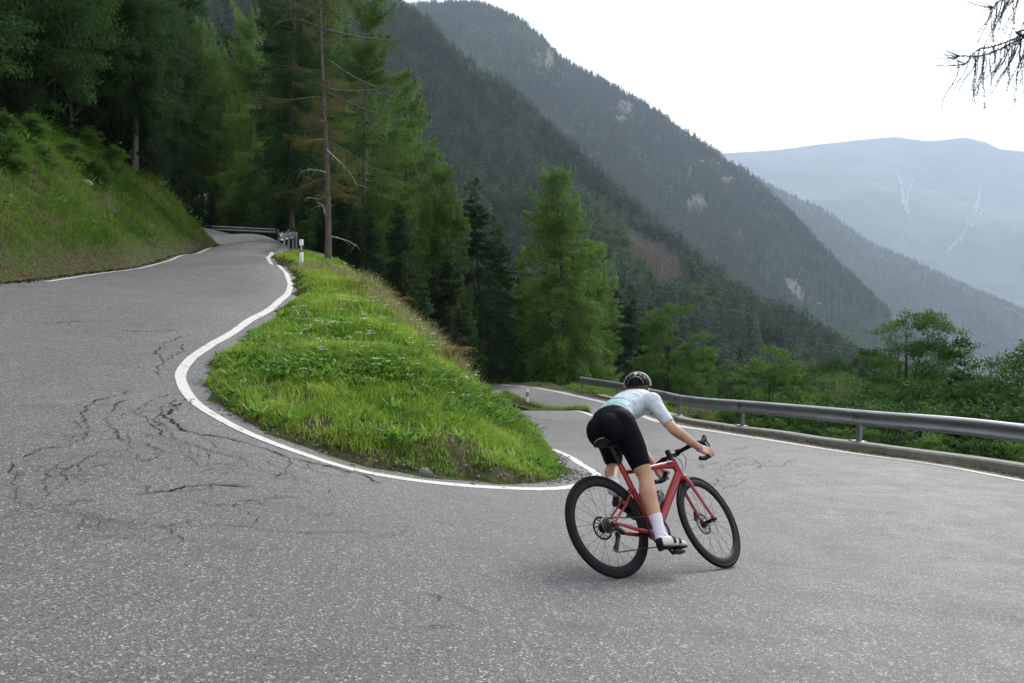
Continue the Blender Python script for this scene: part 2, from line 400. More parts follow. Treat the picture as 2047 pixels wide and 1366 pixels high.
# walking along the inner edge from the upper road to the lower one the island is on the left, the road on the right
asph_in = offset_line(in_c, .30)
asph_in[:, :2] += (fbm(np.arange(len(in_c)) * .13, np.zeros(len(in_c)), 3, 5) * .22)[:, None] * np.sign(1)
asph_out = offset_line(out_c, -.34)
road_poly = np.vstack([asph_in[:, :2], asph_out[::-1, :2]])
GC = []   # ground control points (x, y, z)
for P in (B_IN, B_OUT):
    for p in resample(catmull(P, .5), 60): GC.append(tuple(p))
crest = [(600, 540, 25.0), (650, 548, 24.2), (690, 553, 23), (740, 568, 21), (800, 608, 18), (842, 668, 15), (868, 728, 12.9), (898, 788, 12.3),
         (940, 840, 11.9), (1000, 888, 11.4), (1064, 928, 11.1), (1112, 958, 10.8)]
inner = [(700, 870, 9.05), (700, 780, 10.5), (700, 700, 12.9), (690, 630, 16.5), (850, 895, 9.35), (850, 820, 10.2), (845, 745, 11.8), (550, 820, 9.5), (555, 740, 11.2),
         (560, 665, 14.6), (950, 905, 9.8), (630, 590, 19.5), (1030, 938, 10.3), (480, 752, 11.0)]
for q in crest + inner: GC.append(tuple(unp(*q)))
for y, xs_, zs_ in ((27.5, (-5.4,), (1.35,)), (30, (-6.3, -4.5), (1.6, .6)), (35, (-7.3, -5.4), (2.1, 1.0)), (40, (-8.2, -6), (2.5, .8)), (47, (-10, -8), (3.1, 1.5)), (55, (-10, -6), (2.2, -1.5))):
    for x, z in zip(xs_, zs_): GC.append((x, y, z + CAMH))
ob = resample(catmull(B_OUT, .5), 70)
To = np.gradient(ob[:, :2], axis=0); To /= np.linalg.norm(To, axis=1)[:, None]; No = np.stack([To[:, 1], -To[:, 0]], 1)   # to the right of travel = outside
for i in range(0, 70):
    p = ob[i]; x, y = p[:2]
    if x < -9.5 and y > 5: prof = [(1.0, .75), (2.2, 2.0), (3.6, 3.4), (6, 5.1), (10, 7.3), (20, 13), (40, 25)]
    elif x < 0 and y < 6: prof = [(1, .3), (4, 2), (12, 7)]
    elif y < 30: prof = [(.75, .0), (1.5, -.5), (4, -2.4), (10, -6.5), (25, -16), (60, -34), (120, -62)]
    else: prof = [(.9, .0), (3.0, -.1), (7, -1.4), (16, -5), (40, -16), (90, -36)]
    if i % 2 and len(prof) > 3: prof = prof[:3]
    for d, z in prof: GC.append((x + No[i, 0] * d, y + No[i, 1] * d, p[2] + z))
GC += [(-10, 66, 2.5), (-20, 70, 6.5), (-42, 85, 20), (-20, 105, 4), (0, 105, -13), (35, 105, -28), (-60, 150, 25), (0, 200, -30), (70, 200, -62), (-100, 300, 40),
       (0, 400, -75), (160, 400, -120), (-300, 100, 170), (-300, 500, 150), (300, 100, -130), (500, 400, -180), (-100, 900, 60), (300, 900, -200), (800, 900, -260), (-400, 900, 200), (0, -60, -8), (-60, -40, 26), (60, -60, -40), (-300, -60, 150), (300, -60, -130)]
GC = np.array(GC)
keep = [0]
for i in range(1, len(GC)):
    if np.min(np.linalg.norm(GC[keep][:, :2] - GC[i, :2], axis=1)) > .28: keep.append(i)
GC = GC[keep]
GROUNDZ = RBF(GC, GC[:, 2], lam=.02, kind='lin')
def ground_z(Q):
    Q = np.atleast_2d(np.asarray(Q, float)); z = GROUNDZ(Q)
    d, _ = poly_dist(Q, in_c); d2, _ = poly_dist(Q, out_c); d = np.minimum(d, d2)
    amp = np.clip((d - .5) / 2, 0, 1)
    z = z + amp * (fbm(Q[:, 0] * .9, Q[:, 1] * .9, 4, 3) * .32)
    ins = in_poly(Q, road_poly)
    if ins.any(): z[ins] = np.minimum(z[ins], ROADZ(Q[ins]) - .07)
    return z
def axis_pts(a, b, step, far0, far1, g=1.16):
    L = list(np.arange(a, b + 1e-6, step)); s = step
    while L[-1] < far1: s *= g; L.append(L[-1] + s)
    s = step
    while L[0] > far0: s *= g; L.insert(0, L[0] - s)
    return np.array(L)
gx = axis_pts(-20, 16, .3, -420, 520); gy = axis_pts(-4, 48, .3, -80, 950)
GXX, GYY = np.meshgrid(gx, gy)
gq = np.stack([GXX.ravel(), GYY.ravel()], 1); gz = ground_z(gq)
nx, ny = len(gx), len(gy)
ii = np.arange((ny - 1) * (nx - 1)); r0, c0 = ii // (nx - 1), ii % (nx - 1)
gF = np.stack([r0 * nx + c0, r0 * nx + c0 + 1, (r0 + 1) * nx + c0 + 1, (r0 + 1) * nx + c0], 1)
ground = new_obj('ground', np_mesh('ground', np.column_stack([gq, gz]), gF, [M_SOIL])); tag(ground, 'grassy mountainside soil under the verges and forest', 'ground', kind='structure')

_gz = gz.reshape(ny, nx)
def ground_z(Q):
    Q = np.atleast_2d(np.asarray(Q, float)); i = np.clip(np.searchsorted(gx, Q[:, 0]) - 1, 0, nx - 2); j = np.clip(np.searchsorted(gy, Q[:, 1]) - 1, 0, ny - 2)
    fx = np.clip((Q[:, 0] - gx[i]) / (gx[i + 1] - gx[i]), 0, 1); fy = np.clip((Q[:, 1] - gy[j]) / (gy[j + 1] - gy[j]), 0, 1)
    return (_gz[j, i] * (1 - fx) + _gz[j, i + 1] * fx) * (1 - fy) + (_gz[j + 1, i] * (1 - fx) + _gz[j + 1, i + 1] * fx) * fy
def on_ground(u, v, y0=8.0):
    d = ray(u, v); Y = np.arange(y0, 140, .1); q = np.outer(Y / d[1], d); hgt = q[:, 2] + CAMH - ground_z(q); i = int(np.argmax(hgt < 0))
    return q[i] + np.array([0, 0, CAMH]) if (hgt < 0).any() else on_ground(u, v + 8, y0)

# ------------------------------------------------------------------ road sheet
ia = [int(np.argmin(np.linalg.norm(in_c - B_IN[i], axis=1))) for i, o in PAIRS]
oa = [int(np.argmin(np.linalg.norm(out_c - B_OUT[o], axis=1))) for i, o in PAIRS]
segI, segO = [], []
for k in range(len(PAIRS) - 1):
    n = max(6, int(max(ia[k + 1] - ia[k], 1) * .9)); last = k == len(PAIRS) - 2
    a = resample(asph_in[ia[k]:ia[k + 1] + 1], n); b = resample(asph_out[oa[k]:oa[k + 1] + 1], n)
    segI.append(a if last else a[:-1]); segO.append(b if last else b[:-1])
RI, RO = np.vstack(segI)[:, :2], np.vstack(segO)[:, :2]
NT = 56; tt = np.linspace(0, 1, NT)
RP = RI[:, None] * (1 - tt[None, :, None]) + RO[:, None] * tt[None, :, None]
rq = RP.reshape(-1, 2); rz = ROADZ(rq)
n_, a_ = len(RI), NT
ii = np.arange((n_ - 1) * (a_ - 1)); r0, c0 = ii // (a_ - 1), ii % (a_ - 1)
rF = np.stack([r0 * a_ + c0, (r0 + 1) * a_ + c0, (r0 + 1) * a_ + c0 + 1, r0 * a_ + c0 + 1], 1)
road = new_obj('road', np_mesh('road', np.column_stack([rq, rz]), rF, [M_ROAD])); tag(road, 'cracked grey asphalt mountain road bending through a hairpin', 'road', kind='structure')
def strip(name, line, width, mat, parent, lift=.005, wob=0.0):
    """a thin painted sheet that follows the road surface"""
    W = np.broadcast_to(np.asarray(width, float), (len(line),))
    cols = []
    for t in (-.5, -.17, .17, .5):
        q = line[:, :2].copy(); T = np.gradient(q, axis=0); T /= np.linalg.norm(T, axis=1)[:, None] + 1e-9
        off = W * t
        if wob: off = off + (fbm(np.arange(len(q)) * .6, np.full(len(q), t * 9), 3, 11) * wob)
        q[:, 0] -= T[:, 1] * off; q[:, 1] += T[:, 0] * off
        cols.append(np.column_stack([q, ROADZ(q) + lift]))
    G = np.stack(cols, 1); n, a = G.shape[:2]
    ii = np.arange((n - 1) * (a - 1)); r0, c0 = ii // (a - 1), ii % (a - 1)
    F = np.stack([r0 * a + c0, r0 * a + c0 + 1, (r0 + 1) * a + c0 + 1, (r0 + 1) * a + c0], 1)
    return new_obj(name, np_mesh(name, G.reshape(-1, 3), F, [mat]), parent)
def on_road(u, v):
    """the point of the road surface seen at a pixel (nearest crossing)"""
    d = ray(u, v); Y = np.arange(2.0, 70, .05); t = Y / d[1]
    q = np.outer(t, d); z = q[:, 2] + CAMH; h = z - ROADZ(q)
    i = np.argmax(h < 0)
    if not (h < 0).any(): return None
    f = h[i - 1] / (h[i - 1] - h[i]); return np.array([*(q[i - 1, :2] * (1 - f) + q[i, :2] * f)])
s0 = int(np.argmin(np.linalg.norm(in_c - I_pts[1], axis=1)))
strip('edge_line', in_c[s0:], .125, M_PAINT, road, wob=.01)
def verge(line, out_sign, w0, name, seed):
    """strip of crumbly soil that laps over the asphalt edge"""
    n = len(line); s = np.arange(n); T = np.gradient(line[:, :2], axis=0); T /= np.linalg.norm(T, axis=1)[:, None] + 1e-9; Nn = np.stack([-T[:, 1], T[:, 0]], 1) * out_sign
    a = fbm(s * .21, s * 0, 4, seed, .65) * .16 - .02; cols = []
    for t, lift in ((0, .004), (.12, .012), (.35, .02), (.7, .02), (1.0, -.02)):
        q = line[:, :2] + Nn * (a * (1 - t) + w0 * t)[:, None]; r = ROADZ(q); g = ground_z(q)
        z = np.where(t < .2, r, np.maximum(g, r - .05 * t)) + lift; cols.append(np.column_stack([q, z]))
    G = np.stack(cols, 1); m, b = G.shape[:2]; ii = np.arange((m - 1) * (b - 1)); r0, c0 = ii // (b - 1), ii % (b - 1)
    F = np.stack([r0 * b + c0, r0 * b + c0 + 1, (r0 + 1) * b + c0 + 1, (r0 + 1) * b + c0], 1); return new_obj(name, np_mesh(name, G.reshape(-1, 3), F, [M_SOIL]), ground)
verge(asph_in[10:], 1, .7, 'verge', 61)
verge(asph_out[:int(np.argmin(np.linalg.norm(out_c - near[3], axis=1)))], -1, .7, 'verge', 62)
l0 = int(np.argmin(np.linalg.norm(out_c - L_pts[0], axis=1))); l1 = int(np.argmin(np.linalg.norm(out_c - L_pts[4], axis=1)))
strip('edge_line', offset_line(out_c, .24)[l0 - 20:l1 + 18], .14, M_PAINT, road, wob=.02, lift=.008)
o0 = int(np.argmin(np.linalg.norm(out_c - near[4], axis=1)))
o1 = int(np.argmin(np.linalg.norm(out_c - O_pts[7], axis=1)))
strip('edge_line', out_c[o0:o1], .19, M_PAINT, road, wob=.012)
dl = resample(out_c[o1:], 200); k_ = 0
dd = np.concatenate([[0], np.cumsum(np.linalg.norm(np.diff(dl, axis=0), axis=1))])
for s_ in np.arange(.6, 9, 2.0):
    m = (dd >= s_) & (dd <= s_ + 1.1)
    if m.sum() > 3: strip('dash_line', dl[m], .14, M_PAINT, road)

# ------------------------------------------------------------------ cracks in the asphalt
k = N('crack_tar'); k.principled(Base_Color=k.ramp(k.noise(k.pos(), 30, 3), [(.3, (.008, .008, .009)), (.7, (.03, .03, .032))]), Roughness=.9, Specular_IOR_Level=.1); M_CRACK = k.m
def c5(L): return [(x / 2.274, y / 2.274 + 560) for x, y in L]
CR = [  # (pixel polyline, width in metres)
    (c5([(900, 545), (830, 562), (770, 590), (752, 615), (790, 650), (840, 685), (900, 700), (960, 712), (1060, 728), (1150, 755), (1230, 775), (1300, 800), (1400, 825), (1500, 850), (1650, 890), (1730, 930)]), .030),
    (c5([(905, 545), (850, 548), (780, 570), (720, 580), (698, 605), (720, 640), (760, 670)]), .018),
    (c5([(840, 512), (760, 520), (700, 535), (650, 565), (610, 585), (620, 610), (655, 640), (670, 665), (720, 700), (780, 725)]), .016),
    (c5([(620, 505), (560, 512), (500, 530), (420, 550), (375, 580), (370, 610), (385, 650), (415, 690), (370, 715), (320, 760), (220, 775), (100, 812)]), .017),
    (c5([(610, 600), (560, 610), (550, 635)]), .011), (c5([(610, 545), (540, 555), (510, 580), (495, 610), (480, 665), (530, 690), (555, 740)]), .013),
    (c5([(0, 990), (50, 1010), (150, 1040), (250, 1052), (350, 1065), (430, 1082), (510, 1092), (600, 1110), (750, 1120), (900, 1125), (1080, 1122), (1200, 1135), (1300, 1150), (1450, 1155), (1600, 1155), (1750, 1165), (1880, 1170)]), .010),
    (c5([(640, 965), (720, 965), (800, 955), (850, 942), (930, 935), (1020, 930), (1100, 932), (1150, 928)]), .026), (c5([(580, 980), (660, 962), (690, 945), (620, 930)]), .014),
    (c5([(700, 850), (740, 860), (800, 880), (900, 880), (1000, 865), (1100, 850), (1160, 840)]), .008),
    (c5([(860, 1008), (950, 1020), (1040, 1015), (1130, 1000), (1250, 990), (1350, 985)]), .010),
    (c5([(45, 825), (60, 850), (35, 880), (65, 910), (70, 960), (55, 1005)]), .014),
    (c5([(860, 250), (810, 270), (750, 295), (705, 330), (712, 350), (745, 370), (735, 395), (710, 415), (712, 435)]), .018), (c5([(840, 290), (825, 325), (790, 345), (745, 365)]), .014),
    (c5([(560, 225), (620, 235), (720, 235), (840, 230)]), .03), (c5([(100, 190), (250, 195), (330, 185), (480, 188)]), .03), (c5([(630, 148), (700, 155), (720, 152)]), .016),
    (c5([(200, 1000), (200, 960), (240, 890), (270, 850), (290, 830), (350, 790)]), .009), (c5([(280, 950), (310, 905), (335, 860), (400, 810), (470, 775), (560, 775), (600, 800), (640, 830), (700, 815), (760, 800)]), .011),
    (c5([(360, 960), (420, 915), (500, 890), (560, 880)]), .009), (c5([(690, 620), (720, 650), (770, 680), (800, 730), (900, 760), (1000, 790), (1100, 820), (1170, 850), (1180, 870)]), .009),
    (c5([(1300, 800), (1330, 845), (1310, 880), (1250, 900), (1150, 905)]), .009), (c5([(1190, 870), (1240, 885), (1290, 860)]), .008), (c5([(1320, 840), (1450, 870), (1600, 900), (1740, 945)]), .009),
    (c5([(300, 740), (420, 690)]), .01), (c5([(1390, 1030), (1400, 1055), (1450, 1080), (1500, 1085)]), .007), (c5([(1460, 975), (1510, 950)]), .008), (c5([(130, 1100), (300, 1130), (420, 1120)]), .006),
    (c5([(100, 880), (150, 870), (200, 850), (260, 845)]), .007), (c5([(820, 740), (860, 790), (850, 830)]), .006), (c5([(640, 730), (690, 740), (730, 780)]), .007), (c5([(950, 730), (980, 770), (1060, 790), (1120, 830)]), .006),
    ([(1368, 936), (1395, 937), (1420, 930), (1445, 925)], .011), ([(1385, 945), (1410, 950), (1432, 962), (1420, 975)], .010), ([(1415, 940), (1460, 938), (1490, 930), (1540, 925)], .010),
    ([(1440, 980), (1465, 970), (1490, 962)], .014), ([(1455, 960), (1450, 950), (1480, 945), (1500, 950)], .010), ([(1500, 905), (1530, 908), (1560, 912)], .009), ([(1300, 888), (1312, 898), (1305, 905), (1316, 911)], .010),
    ([(1460, 915), (1500, 918), (1520, 930), (1500, 940)], .009), ([(1430, 905), (1470, 900), (1500, 890)], .008), ([(1520, 935), (1560, 930), (1600, 915)], .008), ([(1445, 938), (1455, 925), (1490, 915), (1540, 913)], .009),
    ([(1040, 828), (1072, 837), (1115, 843), (1168, 845)], .022), ([(1290, 870), (1300, 880)], .012), ([(1560, 905), (1590, 900), (1640, 905)], .007),
    ([(560, 1010), (610, 1022), (640, 1015)], .006), ([(840, 1190), (870, 1200), (860, 1210)], .012), ([(790, 1250), (815, 1260), (835, 1258)], .010)]
cv, cf, nn = [], [], 0
crng = np.random.default_rng(3)
CRW = []
for L, wd in CR:
    P = [on_road(*p) for p in L]; P = [p for p in P if p is not None]
    if len(P) < 2: continue
    CRW.append((P, wd)); q = resample(np.array(P), max(6, int(np.sum(np.linalg.norm(np.diff(P, axis=0), axis=1)) / .10)))
    for j in range(2, len(q) - 1):
        if crng.random() < .42:
            t = q[j + 1] - q[j - 1]; a = math.atan2(t[1], t[0]) + crng.choice([-1, 1]) * crng.uniform(.5, 1.5); p = q[j].copy(); S = [p.copy()]
            for _ in range(crng.integers(3, 8)):
                a += crng.normal(0, .45); p = p + np.array([math.cos(a), math.sin(a)]) * .07; S.append(p.copy())
            CRW.append((S, .0075))
for P, wd in CRW:
    if len(P) < 2: continue
    q = resample(np.array(P), max(8, int(np.sum(np.linalg.norm(np.diff(P, axis=0), axis=1)) / .022)))
    s = np.arange(len(q)); T = np.gradient(q, axis=0); T /= np.linalg.norm(T, axis=1)[:, None] + 1e-9; Nn = np.stack([-T[:, 1], T[:, 0]], 1)
    sd = int(crng.integers(1, 9999))
    jit = fbm(s * .07, s * 0, 5, sd, .75) * .085
    q = q + Nn * jit[:, None]
    ww = .82 * wd * np.clip(.62 + fbm(s * .16, s * 0 + 5, 4, sd + 3, .8) * 1.3, .42, 1.7) * np.minimum(1, np.minimum(s, s[::-1]) / 5 + .1)
    a, b = q + Nn * ww[:, None] / 2, q - Nn * ww[:, None] / 2
    z = ROADZ(q) + .0085
    for i in range(len(q)):
        cv += [(*a[i], z[i]), (*b[i], z[i])]
        if i and (ww[i] > .0012 or ww[i - 1] > .0012): cf.append((nn + 2 * i - 2, nn + 2 * i - 1, nn + 2 * i + 1, nn + 2 * i))
    nn += 2 * len(q)
new_obj('crack', np_mesh('crack', np.array(cv), np.array(cf), [M_CRACK]), road)

# ------------------------------------------------------------------ kerb
def line_z(line):
    L = np.asarray(line, float)
    def f(q):
        q = np.atleast_2d(q)[:, :2]; _, i = poly_dist(q, L); i0 = np.clip(i - 1, 0, len(L) - 1); i1 = np.clip(i + 1, 0, len(L) - 1)
        t = L[i1, :2] - L[i0, :2]; u = ((q - L[i0, :2]) * t).sum(1) / ((t * t).sum(1) + 1e-9)
        return L[i0, 2] * (1 - u) + L[i1, 2] * u
    return f
def path_z(q): return np.column_stack([q[:, :2], ROADZ(q)])
ko = resample(out_c[o0:int(np.argmin(np.linalg.norm(out_c - np.array(unp(1175, 797, 39)), axis=1)))], 400)
kf, kb = offset_line(ko, -.68), offset_line(ko, -.98)
ko[:, 2] = ROADZ(ko); kz = ko[:, 2]
kerb_root = empty('kerb'); tag(kerb_root, 'low grey concrete kerb carrying the guardrail posts', 'kerb', kind='structure')
NB = 16; step = len(ko) // NB
for s in range(NB):
    a, b = s * step, (s + 1) * step + (0 if s < NB - 1 else len(ko) - NB * step - 1)
    rings = []
    for i in range(a, b + 1 if s == NB - 1 else b + 1):
        i = min(i, len(ko) - 1)
        f, g, z = kf[i, :2], kb[i, :2], kz[i]; nrm = (g - f) / np.linalg.norm(g - f)
        h = .095 + .008 * math.sin(i * .21)
        if i == a: pass
        rings.append([(*(f), z - .25), (*(f + nrm * .012), z + h - .03), (*(f + nrm * .045), z + h), (*(g - nrm * .02), z + h), (*g, z + h - .02), (*g, z - .45)])
    R = np.array(rings); t = R[1] - R[0]; R[0] += t * .02
    m = MB(); m.loft(R, True); m.build('kerb_stone', M_CONC, kerb_root)

# brown needle litter and grit lying between the line and the kerb
k = N('needle_litter'); t_ = k.attr('tint'); k.principled(Base_Color=k.ramp(t_, [(0, (.05, .03, .016)), (.5, (.14, .075, .035)), (1, (.26, .17, .09))]), Roughness=.95, Specular_IOR_Level=.1); M_LITTER = k.m
def scatter_tris(name, pts, zfun, smin, smax, mat, lift=.006, flat=.35, seed=1, kind='stuff', label=None, cat=None, flatq=False):
    r = np.random.default_rng(seed); n = len(pts); z = zfun(pts) + lift
    c = np.column_stack([pts, z]); a = r.uniform(0, 2 * np.pi, n); L = r.uniform(smin, smax, n); W = L * r.uniform(.25, .7, n)
    d = np.stack([np.cos(a), np.sin(a), r.normal(0, flat, n)], 1); e = np.stack([-np.sin(a), np.cos(a), r.normal(0, flat, n)], 1)
    V = np.stack([c - d * L[:, None] / 2, c + e * W[:, None] / 2, c + d * L[:, None] / 2, c - e * W[:, None] / 2], 1); V[:, :, 2] = np.maximum(V[:, :, 2], (z - lift + .002)[:, None])
    V[:, 1, 2] += L * .25
    F = np.arange(n * 4).reshape(n, 4); tr = np.concatenate([F[:, [0, 1, 2]], F[:, [0, 2, 3]]])
    o = new_obj(name, np_mesh(name, V.reshape(-1, 3), tr, [mat], smooth=False, attrs={'tint': np.tile(r.uniform(0, 1, n), 2)}))
    tag(o, label, cat, kind=kind); return o
lr = np.random.default_rng(21)
pi = lr.integers(0, len(ko) - 1, 15000); of = -np.abs(lr.normal(.46, .16, 15000)); of = np.clip(of, -.68, .3)
tk = np.gradient(ko[:, :2], axis=0); tk /= np.linalg.norm(tk, axis=1)[:, None]
lp = ko[pi, :2] + np.stack([-tk[pi, 1], tk[pi, 0]], 1) * of[:, None] + lr.normal(0, .05, (15000, 2))
msk = vnoise(lp[:, 0] * 1.2, lp[:, 1] * 1.2, 4) > -.22
scatter_tris('needle_litter', lp[msk], ROADZ, .012, .045, M_LITTER, seed=5, label='brown fallen needles and grit along the concrete kerb', cat='litter')
li = lr.integers(l0, len(out_c) // 3, 9000); tl = np.gradient(out_c[:, :2], axis=0); tl /= np.linalg.norm(tl, axis=1)[:, None]
lp2 = out_c[li, :2] + np.stack([-tl[li, 1], tl[li, 0]], 1) * lr.normal(-.24, .13, 9000)[:, None]
scatter_tris('needle_litter', lp2, ROADZ, .03, .09, M_LITTER, seed=6, label='brown needle litter along the foot of the grassy bank', cat='litter')

# ------------------------------------------------------------------ guardrails
PROF = [(.0, .0), (.028, .010), (.072, .030), (.086, .052), (.082, .078), (.030, .128), (.018, .145), (.018, .165), (.030, .182), (.082, .232), (.086, .258), (.072, .280), (.028, .300), (.0, .310)]
M_GALVD = simple('dark_galvanised_steel', (.20, .215, .23), .5, .6)
def w_beam(path, side, z0):
    """W-profile beam along a path (n,3); side = unit plan vectors toward the traffic"""
    rings = []
    for p, s in zip(path, side):
        f = [p + np.array([s[0] * d, s[1] * d, z0 + h]) for d, h in PROF]
        b = [p + np.array([s[0] * (d - .006), s[1] * (d - .006), z0 + h]) for d, h in PROF[::-1]]
        rings.append(f + b)
    return np.array(rings)
def guardrail(line, sidesign, zfun, post_s, label, root_name='guardrail', base_plate=True, z_top=.75, sections=None, post_depth=.0):
    """line: plan polyline of the beam's back; posts at the given distances along it"""
    d = np.concatenate([[0], np.cumsum(np.linalg.norm(np.diff(line[:, :2], axis=0), axis=1))])
    def at(s):
        return np.array([np.interp(s, d, line[:, 0]), np.interp(s, d, line[:, 1])])
    root = empty(root_name, (*line[0, :2], 0)); tag(root, label, 'guardrail')
    off = -np.array(root.location)
    for j in range(len(post_s) - 1):
        a, b = post_s[j] - .12, post_s[j + 1] + .12
        s = np.arange(a, b + .01, .22); q = np.array([at(x) for x in s]); q1 = np.array([at(x + .05) for x in s]); q0 = np.array([at(x - .05) for x in s])
        t = q1 - q0; t /= np.linalg.norm(t, axis=1)[:, None]; sd = np.stack([-t[:, 1], t[:, 0]], 1) * sidesign
        P = np.column_stack([q, zfun(q)]); P[:, :2] += sd * (.012 * (j % 2))
        m = MB(); m.loft(w_beam(P + off, sd, z_top - .31), True); bo = m.build('beam', M_GALV, root, sharp=50)
        for x in (post_s[j + 1] - .1, post_s[j + 1] + .1):
            q = at(x); t = at(x + .05) - at(x - .05); t /= np.linalg.norm(t); s2 = np.array([-t[1], t[0]]) * sidesign; zz = zfun(q[None])[0]
            for hh, dd_ in ((.255, .10), (.055, .10)):
                c = np.array([q[0] + s2[0] * dd_, q[1] + s2[1] * dd_, zz + z_top - .31 + hh]) + off
                nb = MB(); nb.lathe([(.0, .012), (.011, .010), (.014, 0), (.014, -.02)], c, (s2[0], s2[1], 0), 8); nb.build('bolt', M_GALVD, bo)
    for x in post_s:
        q = at(x); t = at(x + .05) - at(x - .05); t /= np.linalg.norm(t); s2 = np.array([-t[1], t[0]]) * sidesign; zz = zfun(q[None])[0]
        R = np.array([[t[0], s2[0], 0], [t[1], s2[1], 0], [0, 0, 1.0]]).reshape(3, 3)
        c = np.array([q[0] - s2[0] * .07, q[1] - s2[1] * .07, 0]) + off; zb = zz + (.097 if base_plate else -.4)
        m = MB(); h = zz + z_top - .05 - zb                      # C-section post: web and two flanges
        m.box(c + (0, 0, zb + h / 2), (.13, .006, h), R); m.box(c + R @ np.array([.062, -.03, 0]) + (0, 0, zb + h / 2), (.006, .06, h), R); m.box(c + R @ np.array([-.062, -.03, 0]) + (0, 0, zb + h / 2), (.006, .06, h), R)
        m.box(c + R @ np.array([0, .035, 0]) + (0, 0, zz + z_top - .155), (.10, .062, .16), R)
        po = m.build('post', M_GALVD, root, smooth=False)
        if base_plate:
            m = MB(); m.box(c + (0, 0, zb + .010), (.30, .22, .018), R, bev=.004)
            for dx in (-.12, .12):
                for dy in (-.085, .085):
                    m.lathe([(0, .045), (.006, .045), (.006, .022), (.014, .022), (.014, .008)], c + R @ np.array([dx, dy, 0]) + (0, 0, zb + .008), (0, 0, 1), 8)
            m.build('base_plate', M_GALVD, po)
    return root
rail_line = offset_line(out_c, -.82)[o0:]
cut = int(np.argmin(np.linalg.norm(rail_line - unp(1150, 790, 43), axis=1))); rail_line = rail_line[:cut]
rd = np.concatenate([[0], np.cumsum(np.linalg.norm(np.diff(rail_line[:, :2], axis=0), axis=1))])
pu = proj(rail_line)[:, 0]
sA = rd[int(np.argmin(np.abs(pu - 1706) + (rail_line[:, 1] < 10) * 1e4))]; sB = rd[int(np.argmin(np.abs(pu - 1473) + (rail_line[:, 1] < 10) * 1e4))]
sp = sB - sA; post_s = [sA + sp * i for i in range(-4, 9) if .3 < sA + sp * i < rd[-1] - .2]
guardrail(rail_line, 1, line_z(np.column_stack([rail_line[:, :2], ROADZ(out_c[o0:][:cut])])), post_s, 'galvanised steel guardrail on the concrete kerb behind the cyclist')
up = np.array(far_up + [tuple(p) for p in I_pts[:1]]); upc = catmull(up, .3)
ul = offset_line(upc, .75); ud = np.concatenate([[0], np.cumsum(np.linalg.norm(np.diff(ul[:, :2], axis=0), axis=1))])
fr = int(np.argmin(np.abs(proj(ul)[:, 0] - 556)))
ul1 = ul[:fr + 1]; d1 = np.concatenate([[0], np.cumsum(np.linalg.norm(np.diff(ul1[:, :2], axis=0), axis=1))])[-1]
guardrail(ul1, -1, line_z(ul1), list(np.arange(d1 - .15, .2, -3.0)[::-1]), 'guardrail across the end of the upper road in front of the forest', base_plate=False)
ir = offset_line(in_c, .34)[int(np.argmin(np.linalg.norm(in_c - far_up[3], axis=1))):int(np.argmin(np.linalg.norm(in_c - unp(545, 505, 32.2), axis=1)))]
d2 = np.concatenate([[0], np.cumsum(np.linalg.norm(np.diff(ir[:, :2], axis=0), axis=1))])[-1]
guardrail(ir, -1, line_z(ir), list(np.arange(d2 - .15, .2, -2.6)[::-1]), 'short guardrail by the grass verge before the dark tree trunk', base_plate=False)

# ------------------------------------------------------------------ delineator posts
M_WPL = simple('white_plastic', (.70, .70, .68), .45, var=.1, scale=8); M_BPL = simple('black_plastic', (.012, .012, .014), .45); M_REFL = simple('reflector', (.55, .56, .56), .2, .3)
def delineator(x, y, z, h, label, yaw=0.0):
    root = empty('delineator_post', (x, y, z), yaw); tag(root, label, 'delineator', 'roadside delineator posts')
    def sec(w, z, d=.05): return [(-w, -d * .35, z), (-w * .5, -d, z), (w * .5, -d, z), (w, -d * .35, z), (w * .55, d, z), (-w * .55, d, z)]
    m = MB(); m.loft([sec(.052, -.3), sec(.056, h - .36), sec(.056, h - .355, .045)]); m.build('body', M_WPL, root, sharp=30)
    m = MB(); m.loft([sec(.050, h - .352, .046), sec(.050, h - .172, .046)]); b = m.build('band', M_BPL, root, sharp=30)
    m = MB(); m.box((0, -.048, h - .262), (.03, .012, .14), bev=.003); m.build('reflector', M_REFL, b)
    m = MB(); m.loft([sec(.060, h - .170, .052), sec(.060, h - .02, .052), sec(.052, h, .045)]); m.build('cap', M_WPL, root, sharp=30)
p1 = unp(603, 545, 25.3); delineator(p1[0], p1[1], ground_z(p1[None])[0], .86, 'white delineator post with black band on the grass crest by the tree trunk', .1)
p2 = unp(1054, 797, 38.0)
delineator(p2[0], p2[1], ROADZ(p2[None])[0], .80, 'white delineator post with black band on the narrow grass wedge by the lower road', .1)

# ------------------------------------------------------------------ bicycle (local frame: x forward, y left, z up, origin at the rear contact point)
def Rmx(a): c, s = math.cos(a), math.sin(a); return np.array([[1, 0, 0], [0, c, -s], [0, s, c]])
def Rmy(a): c, s = math.cos(a), math.sin(a); return np.array([[c, 0, s], [0, 1, 0], [-s, 0, c]])
def Rmz(a): c, s = math.cos(a), math.sin(a); return np.array([[c, -s, 0], [s, c, 0], [0, 0, 1]])
_, _, _, PSI, LEAN, DIP, STEER = BIKE_Q
BM = Rmz(math.pi / 2 - PSI) @ Rmy(DIP) @ Rmx(-LEAN); BT = np.array((BIKE_Q[0], BIKE_Q[1], 0.0))
BIKE_MX = Matrix(((*BM[0], BT[0]), (*BM[1], BT[1]), (*BM[2], BT[2]), (0, 0, 0, 1)))
def blocal(u, v, y):
    """point of the bicycle frame's plane y = const seen at a pixel"""
    d = BM.T @ ray(u, v); o = BM.T @ (np.array((0, 0, CAMH)) - BT); return o + d * ((y - o[1]) / d[1])
A = np.array
